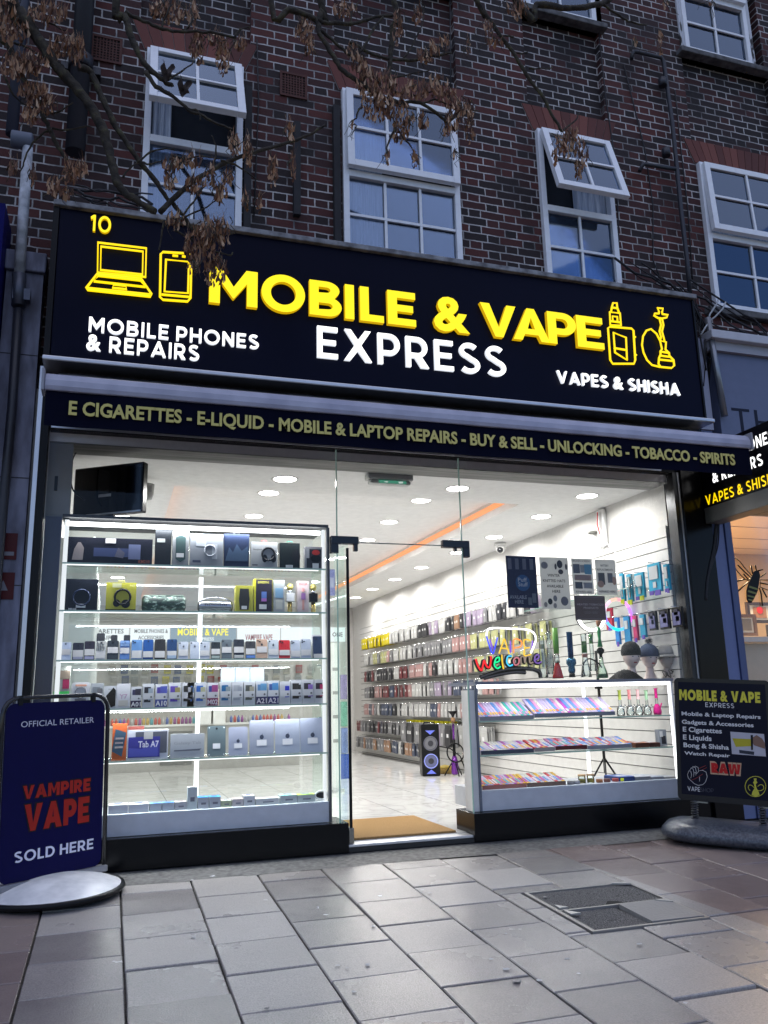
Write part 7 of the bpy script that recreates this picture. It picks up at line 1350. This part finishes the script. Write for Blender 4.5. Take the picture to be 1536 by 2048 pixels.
fillp(b2, [(1118, 1168), (1150, 1168), (1145, 1195), (1160, 1210), (1140, 1230), (1148, 1270), (1170, 1310), (1182, 1345), (1140, 1366), (1095, 1345), (1105, 1310), (1128, 1270), (1122, 1230), (1110, 1210), (1125, 1195)], YL2, 'shisha_emblem')
outline(b2, smooth([(1080, 1300), (1060, 1270), (1070, 1240), (1100, 1245), (1140, 1285), (1185, 1300), (1225, 1280), (1220, 1245), (1190, 1235), (1160, 1255)]), .0022, YL2, 'hose_emblem', -.0095)
fillp(b2, [(866, 664), (1230, 690), (1250, 932), (884, 905)], c_(.42, .42, .48), 'photo_print', -.0078); fillp(b2, [(888, 735), (1090, 745), (1100, 820), (925, 828)], c_(.4, .36, .03), 'yellow_phone', -.0088); fillp(b2, [(1085, 700), (1110, 700), (1110, 860), (1090, 860)], BLACK, 'screwdriver', -.0098)
fillp(b2, [(1100, 730), (1150, 700), (1210, 740), (1240, 790), (1240, 850), (1180, 830), (1120, 810), (1100, 770)], c_(.2, .12, .09), 'printed_hand', -.0092); fillp(b2, [(960, 860), (1125, 880), (1120, 915), (965, 895)], c_(.03, .035, .05), 'dark_phone', -.0088)
# sprung rubber base
lm = (l0+l1)/2; V = []; n = 30; prof = [(.0, .40), (.03, .47), (.07, .47), (.11, .43), (.135, .36), (.145, .0)]
mb = MB(); vs = []
for z_, r_ in prof:
    for j in range(n):
        a_ = 2*math.pi*j/n; ca, sa = math.cos(a_), math.sin(a_); vs.append((lm+r_*.92*math.copysign(abs(ca)**.6, ca), .016+(r_-.20 if r_ > .2 else 0)*.95*math.copysign(abs(sa)**.6, sa), z_))
mb.add(vs, [(i*n+j, i*n+(j+1) % n, (i+1)*n+(j+1) % n, (i+1)*n+j) for i in range(5) for j in range(n)], 0, True); mb.build('rubber_base', fine_mat((.03, .035, .05), (.09, .10, .12), 60, .28, .12), b2)
for u in (.17, .86):
    x = l0+(l1-l0)*u; mb = MB(); P = [(x+.024*math.cos(t*.9), .016+.024*math.sin(t*.9), .13+t*(zb1-.13)/56) for t in range(57)]; mb.tube(P, .0045, 5); mb.build('spring', mat((.10, .10, .11), .3, .9), b2)
    MB().tube([(x, .016, .12), (x, .016, zb1+.01)], .014, 8).build('spring_core', BLACK, b2); MB().box(x-.01, x+.09, .0, .03, zb1-.012, zb1-.003).build('bracket', mat((.3, .3, .26), .4, .7), b2)
# ================================================================ TREE
YT = -1.75
tr = thing('street_tree', 'bare tree with hanging clusters of dry brown seed keys before the brick wall', 'tree', (-3.3, -3.0, KG*-3.0))
def TP(P, Y=YT, sc=1.0, o=(0, 0)): return [at(o[0]+x/sc, o[1]+y/sc, Y)-tr.location for x, y in P]
def bark():
    m, t, N, b = nodes_mat('bark'); L = t.links; tc = N.new('ShaderNodeTexCoord'); n = N.new('ShaderNodeTexNoise'); n.inputs['Scale'].default_value = 22; n.inputs['Detail'].default_value = 6; L.new(tc.outputs['Object'], n.inputs['Vector'])
    L.new(ramp(t, n.outputs['Fac'], [(.3, (.012, .010, .008)), (.55, (.04, .032, .022)), (.68, (.07, .065, .03)), (.8, (.1, .09, .06))]), b.inputs['Base Color']); b.inputs['Roughness'].default_value = .85
    bp = N.new('ShaderNodeBump'); bp.inputs['Strength'].default_value = 1; bp.inputs['Distance'].default_value = .02; L.new(n.outputs['Fac'], bp.inputs['Height']); L.new(bp.outputs[0], b.inputs['Normal']); return m
BARK = bark(); rt_ = random.Random(21); twigs = True
def limb(P, r0, r1, Y=YT, dy=0, mbx=None, ext=None):
    n = len(P); Q = [at(x, y, Y+dy*i/max(1, n-1))-tr.location for i, (x, y) in enumerate(P)]
    if ext: Q = [Vector(e)-tr.location for e in ext]+Q
    Q = [Vector(v) for v in smooth([tuple(q) for q in Q], 4)]; m_ = len(Q); R_ = [1.2*(r0+(r1-r0)*(i/(m_-1))**.8)*rt_.uniform(.88, 1.14) for i in range(m_)]
    Q = [q+Vector((rt_.uniform(-1, 1), rt_.uniform(-1, 1), rt_.uniform(-1, 1)))*.004 for q in Q]; MB().tube(Q, R_, 8).build('twig' if mbx else 'limb', BARK, tr)
limb([(23, 0), (42, 26), (60, 55), (86, 91), (112, 130), (135, 156), (167, 193), (190, 229), (208, 268), (221, 312), (232, 357), (247, 383), (281, 406), (312, 424)], .034, .014, ext=[(-2.9, -2.9, 3.2), (-2.2, -2.6, 5.0), (-1.0, -2.1, 5.6)])
limb([(156, 133), (182, 146), (200, 187), (226, 242), (250, 281), (281, 325), (307, 357), (336, 398), (365, 430), (390, 465)], .016, .008, dy=.05)
limb([(234, 0), (250, 31), (263, 75), (279, 109), (297, 135), (328, 161), (346, 173)], .022, .009, -1.9, ext=[(-2.2, -2.6, 5.0), (-1.0, -2.3, 6.1), (.0, -2.0, 5.75)])
limb([(292, 143), (312, 172), (346, 193), (378, 219), (400, 229), (430, 245), (465, 258)], .011, .004, -1.9)
limb([(250, 23), (286, 42), (325, 57), (365, 62), (420, 65), (470, 75)], .009, .005, -1.9); limb([(320, 425), (370, 375), (425, 340), (500, 307), (580, 285), (620, 268), (650, 250)], .013, .006, dy=.2)
limb([(0, 60), (16, 88), (47, 156), (68, 187), (86, 229), (101, 263), (117, 294), (133, 320)], .018, .008, -1.6, ext=[(-2.2, -2.6, 5.0), (-1.4, -2.0, 5.3), (-.75, -1.8, 5.0)])
limb([(541, 0), (578, 18), (630, 39), (640, 68), (666, 112), (687, 143), (726, 169), (758, 193), (800, 205), (841, 207), (897, 246)], .016, .007, -1.85, ext=[(.6, -2.1, 6.3)])
limb([(640, 0), (641, 22), (638, 44)], .018, .015, -1.85, ext=[(-1.0, -2.3, 6.1), (.4, -2.0, 6.6)]); limb([(640, 44), (680, 48), (718, 44), (750, 36), (790, 28)], .010, .007, -1.85)
limb([(788, 0), (784, 53), (781, 123), (777, 169), (790, 185)], .019, .010, -1.8, ext=[(.4, -2.0, 6.6), (.95, -1.9, 6.4)]); limb([(700, 84), (746, 109), (805, 121), (848, 116), (904, 104)], .009, .006, -1.8); limb([(700, 151), (746, 183), (798, 204)], .008, .005, -1.8)
limb([(640, 60), (672, 85), (700, 110), (724, 100), (745, 60), (768, 33)], .008, .006, -1.85)
limb([(953, 0), (967, 21), (999, 70), (1027, 105), (1052, 148), (1087, 197), (1104, 229), (1125, 264)], .014, .007, -1.75, ext=[(1.3, -1.9, 6.5)]); limb([(1040, 10), (1073, 9), (1140, 16), (1192, 10), (1217, 0), (1240, -15)], .020, .012, -1.85, ext=[(1.3, -1.9, 6.5)]); limb([(1206, 8), (1240, 32), (1262, 44), (1292, 50)], .008, .004, -1.85)

trunk = MB(); trunk.tube([Vector(v)-tr.location for v in ((-3.3, -3.0, -.2), (-3.28, -3.0, 1.0), (-3.2, -2.98, 2.2), (-2.9, -2.9, 3.2), (-2.5, -2.75, 4.2), (-2.2, -2.6, 5.0), (-2.1, -2.5, 6.2), (-1.9, -2.4, 7.5))], [.2, .16, .14, .12, .09, .07, .05, .02], 14); trunk.tube([Vector(v)-tr.location for v in ((-2.2, -2.6, 5.0), (-1.0, -2.3, 6.1), (.4, -2.0, 6.6), (1.3, -1.9, 6.5), (2.4, -1.9, 6.2))], [.07, .055, .04, .03, .015], 10)
for P, Y in (([(91, 229), (120, 222), (146, 205)], -1.6), ([(104, 257), (140, 258), (182, 252)], -1.6), ([(96, 262), (65, 285), (48, 325), (40, 345)], -1.6), ([(5, 146), (28, 192), (60, 215), (78, 222)], -1.6), ([(27, 85), (65, 100), (90, 130)], -1.6), ([(60, 20), (100, 45), (130, 62)], YT), ([(52, 30), (35, 40), (10, 36)], YT),
    ([(334, 160), (360, 145), (388, 124)], -1.9), ([(378, 219), (396, 222), (400, 242)], -1.9), ([(425, 340), (432, 300), (424, 270)], YT), ([(275, 325), (300, 305), (325, 298), (350, 300)], YT), ([(281, 325), (300, 327), (325, 322)], YT), ([(345, 310), (370, 318), (400, 312), (440, 318)], YT), ([(245, 355), (262, 335), (275, 325)], YT),
    ([(330, 440), (322, 470), (318, 500)], YT), ([(350, 460), (380, 475), (430, 470), (472, 465)], YT), ([(370, 470), (405, 495), (455, 510), (466, 505)], YT), ([(350, 440), (400, 420), (448, 395)], YT), ([(365, 430), (385, 405), (400, 385), (412, 370)], YT), ([(440, 320), (480, 335), (520, 362)], YT),
    ([(1054, 105), (1040, 108), (1027, 105)], -1.75), ([(1058, 137), (1080, 138), (1104, 136)], -1.75), ([(1066, 172), (1078, 150)], -1.75), ([(1027, 75), (1010, 72), (1000, 74)], -1.75), ([(897, 246), (925, 224), (958, 222)], -1.85), ([(841, 207), (870, 200), (905, 212)], -1.85), ([(1125, 264), (1150, 240), (1160, 225)], -1.75),
    ([(805, 121), (840, 60), (849, 10)], -1.8), ([(700, 52), (705, 20), (720, 0)], -1.85), ([(790, 185), (830, 190), (880, 180)], -1.8), ([(781, 160), (812, 150), (860, 140)], -1.8), ([(720, 215), (712, 235), (703, 245)], -1.85), ([(790, 260), (775, 290), (774, 308)], -1.85), ([(790, 255), (810, 280), (830, 305)], -1.85), ([(470, 75), (480, 60), (500, 55)], -1.9), ([(325, 57), (330, 35), (345, 10)], -1.9), ([(365, 62), (385, 40), (380, 15)], -1.9)):
    limb(P, .0055, .0025, Y, 0, twigs)
def seeds(cx, cy, rx, ry, n, Y, mb):
    for _ in range(n):
        r = math.sqrt(rt_.random()); a_ = rt_.uniform(0, 6.28); p = at(cx+rx*r*math.cos(a_), cy+ry*r*math.sin(a_), Y+rt_.uniform(-.07, .07))-tr.location
        L_ = rt_.uniform(.028, .068); w_ = L_*rt_.uniform(.13, .21); sw = Vector((rt_.uniform(-.35, .35), rt_.uniform(-.35, .35), -1)).normalized(); sd = sw.cross(Vector((rt_.uniform(-1, 1), rt_.uniform(-1, 1), .1))).normalized(); nn = sw.cross(sd)*L_*rt_.uniform(-.15, .15)
        A = p-sw*L_*.5; B = p-sw*L_*.05; C_ = p+sw*L_*.3; D = p+sw*L_*.5
        mb.add([A, B+sd*w_*.55, C_+sd*w_, D+nn, C_-sd*w_, B-sd*w_*.55, p+nn], [(0, 1, 6), (1, 2, 6), (2, 3, 6), (3, 4, 6), (4, 5, 6), (5, 0, 6)])
        if rt_.random() < .35: e = A+Vector((rt_.uniform(-.02, .02), 0, rt_.uniform(.02, .05))); mb.add([A, e, e+Vector((.0012, 0, 0)), A+Vector((.0012, 0, 0))], [(0, 1, 2, 3)])
SD = [(12, 15, 24, 25), (30, 60, 30, 25), (95, 25, 40, 20), (35, 130, 35, 25), (70, 125, 28, 20), (130, 92, 40, 22), (155, 100, 18, 28), (62, 178, 26, 14), (75, 192, 30, 20), (95, 212, 18, 14), (64, 226, 18, 20), (150, 338, 26, 18), (108, 370, 13, 22), (25, 335, 10, 10), (65, 355, 7, 16), (132, 385, 13, 10), (140, 350, 20, 16),
  (320, 18, 20, 18), (345, 25, 26, 22), (385, 30, 12, 30), (395, 95, 15, 34), (430, 75, 15, 12), (445, 112, 14, 38), (480, 85, 14, 14), (340, 355, 12, 26), (385, 320, 20, 12), (420, 350, 10, 20), (440, 385, 16, 20), (470, 290, 12, 26), (495, 300, 9, 30), (350, 325, 26, 12), (455, 352, 12, 14), (390, 368, 22, 18), (580, 262, 9, 16), (545, 340, 10, 32), (585, 330, 6, 30), (520, 405, 6, 18), (490, 400, 8, 16),
  (400, 490, 32, 36), (430, 540, 24, 28), (350, 440, 22, 14), (388, 528, 12, 20), (445, 465, 16, 28), (420, 455, 25, 20), (610, 60, 20, 24), (620, 98, 10, 20), (690, 20, 26, 14), (795, 55, 10, 36), (835, 22, 8, 24), (880, 90, 20, 18), (855, 108, 22, 14), (735, 165, 22, 28), (750, 210, 28, 32), (790, 212, 28, 28), (770, 170, 22, 28), (830, 180, 26, 20), (870, 170, 28, 22), (900, 195, 24, 18), (920, 215, 18, 14), (908, 238, 18, 28), (895, 260, 10, 14), (940, 250, 8, 38), (935, 215, 9, 14), (800, 258, 18, 24), (820, 240, 9, 14), (850, 240, 14, 18), (775, 315, 4, 13), (830, 318, 6, 15), (705, 250, 6, 8), (910, 308, 4, 10), (720, 130, 16, 26), (705, 100, 12, 14),
  (975, 60, 9, 20), (990, 82, 14, 9), (937, 92, 5, 14), (1035, 18, 22, 18), (1116, 298, 14, 28), (1136, 288, 12, 24), (1163, 308, 15, 32), (1158, 340, 9, 20), (1145, 270, 16, 16), (1320, 85, 6, 22), (1268, 82, 4, 8), (1330, 5, 6, 8), (1420, 6, 4, 6)]
sm = MB()
ft = MB()
for cx, cy_, rx, ry in SD:
    for _ in range(4):
        x0 = cx+rt_.uniform(-1, 1)*rx; y0 = cy_-ry*rt_.uniform(.2, 1.3); Yq = (YT if cx < 230 else -1.84)+rt_.uniform(-.05, .05); P = [at(x0, y0, Yq)-tr.location]
        for k in range(4): x0 += rt_.uniform(-9, 9); y0 += rt_.uniform(2, 13); P.append(at(x0, y0, Yq)-tr.location)
        ft.tube(P, [.003, .0026, .0022, .0018, .0012], 4)
tag(ft.build('fine_twigs', BARK, tr), kind='stuff')
for cx, cy_, rx, ry in SD: seeds(cx, cy_, rx, ry, max(5, int(rx*ry*.13)), YT if cx < 230 or 300 < cx < 500 and cy_ > 280 else -1.84, sm)
m_, t_, N_, b_ = nodes_mat('dry seed keys'); g_n = N_.new('ShaderNodeNewGeometry'); cc_ = ramp(t_, g_n.outputs['Random Per Island'], [(0, (.05, .022, .015)), (.35, (.17, .07, .035)), (.7, (.38, .19, .09)), (1, (.7, .5, .34))]); t_.links.new(cc_, b_.inputs['Base Color']); b_.inputs['Roughness'].default_value = .5
tl_ = N_.new('ShaderNodeBsdfTranslucent'); t_.links.new(cc_, tl_.inputs[0]); mx_ = N_.new('ShaderNodeMixShader'); mx_.inputs[0].default_value = .35; t_.links.new(b_.outputs[0], mx_.inputs[1]); t_.links.new(tl_.outputs[0], mx_.inputs[2]); t_.links.new(mx_.outputs[0], N_['Material Output'].inputs[0])
trunk.build('trunk', BARK, tr); tag(sm.build('seed_keys', m_, tr), kind='stuff')
# two curled dead leaves caught in the branches
for px, py in ((335, 140), (369, 172)):
    p = at(px, py, -1.95)-tr.location; mb = MB(); V = []
    for j in range(6):
        for i in range(6): u, v = i/5-.5, j/5-.5; V.append(p+Vector((u*.055+.01*math.sin(v*6), .03*math.cos(u*5)+.01*rt_.random(), v*.075+.012*math.sin(u*9))))
    mb.add(V, [(j*6+i, j*6+i+1, j*6+i+7, j*6+i+6) for j in range(5) for i in range(5)], 0, True); mb.build('dead_leaf', mat((.05, .035, .03), .8), tr)
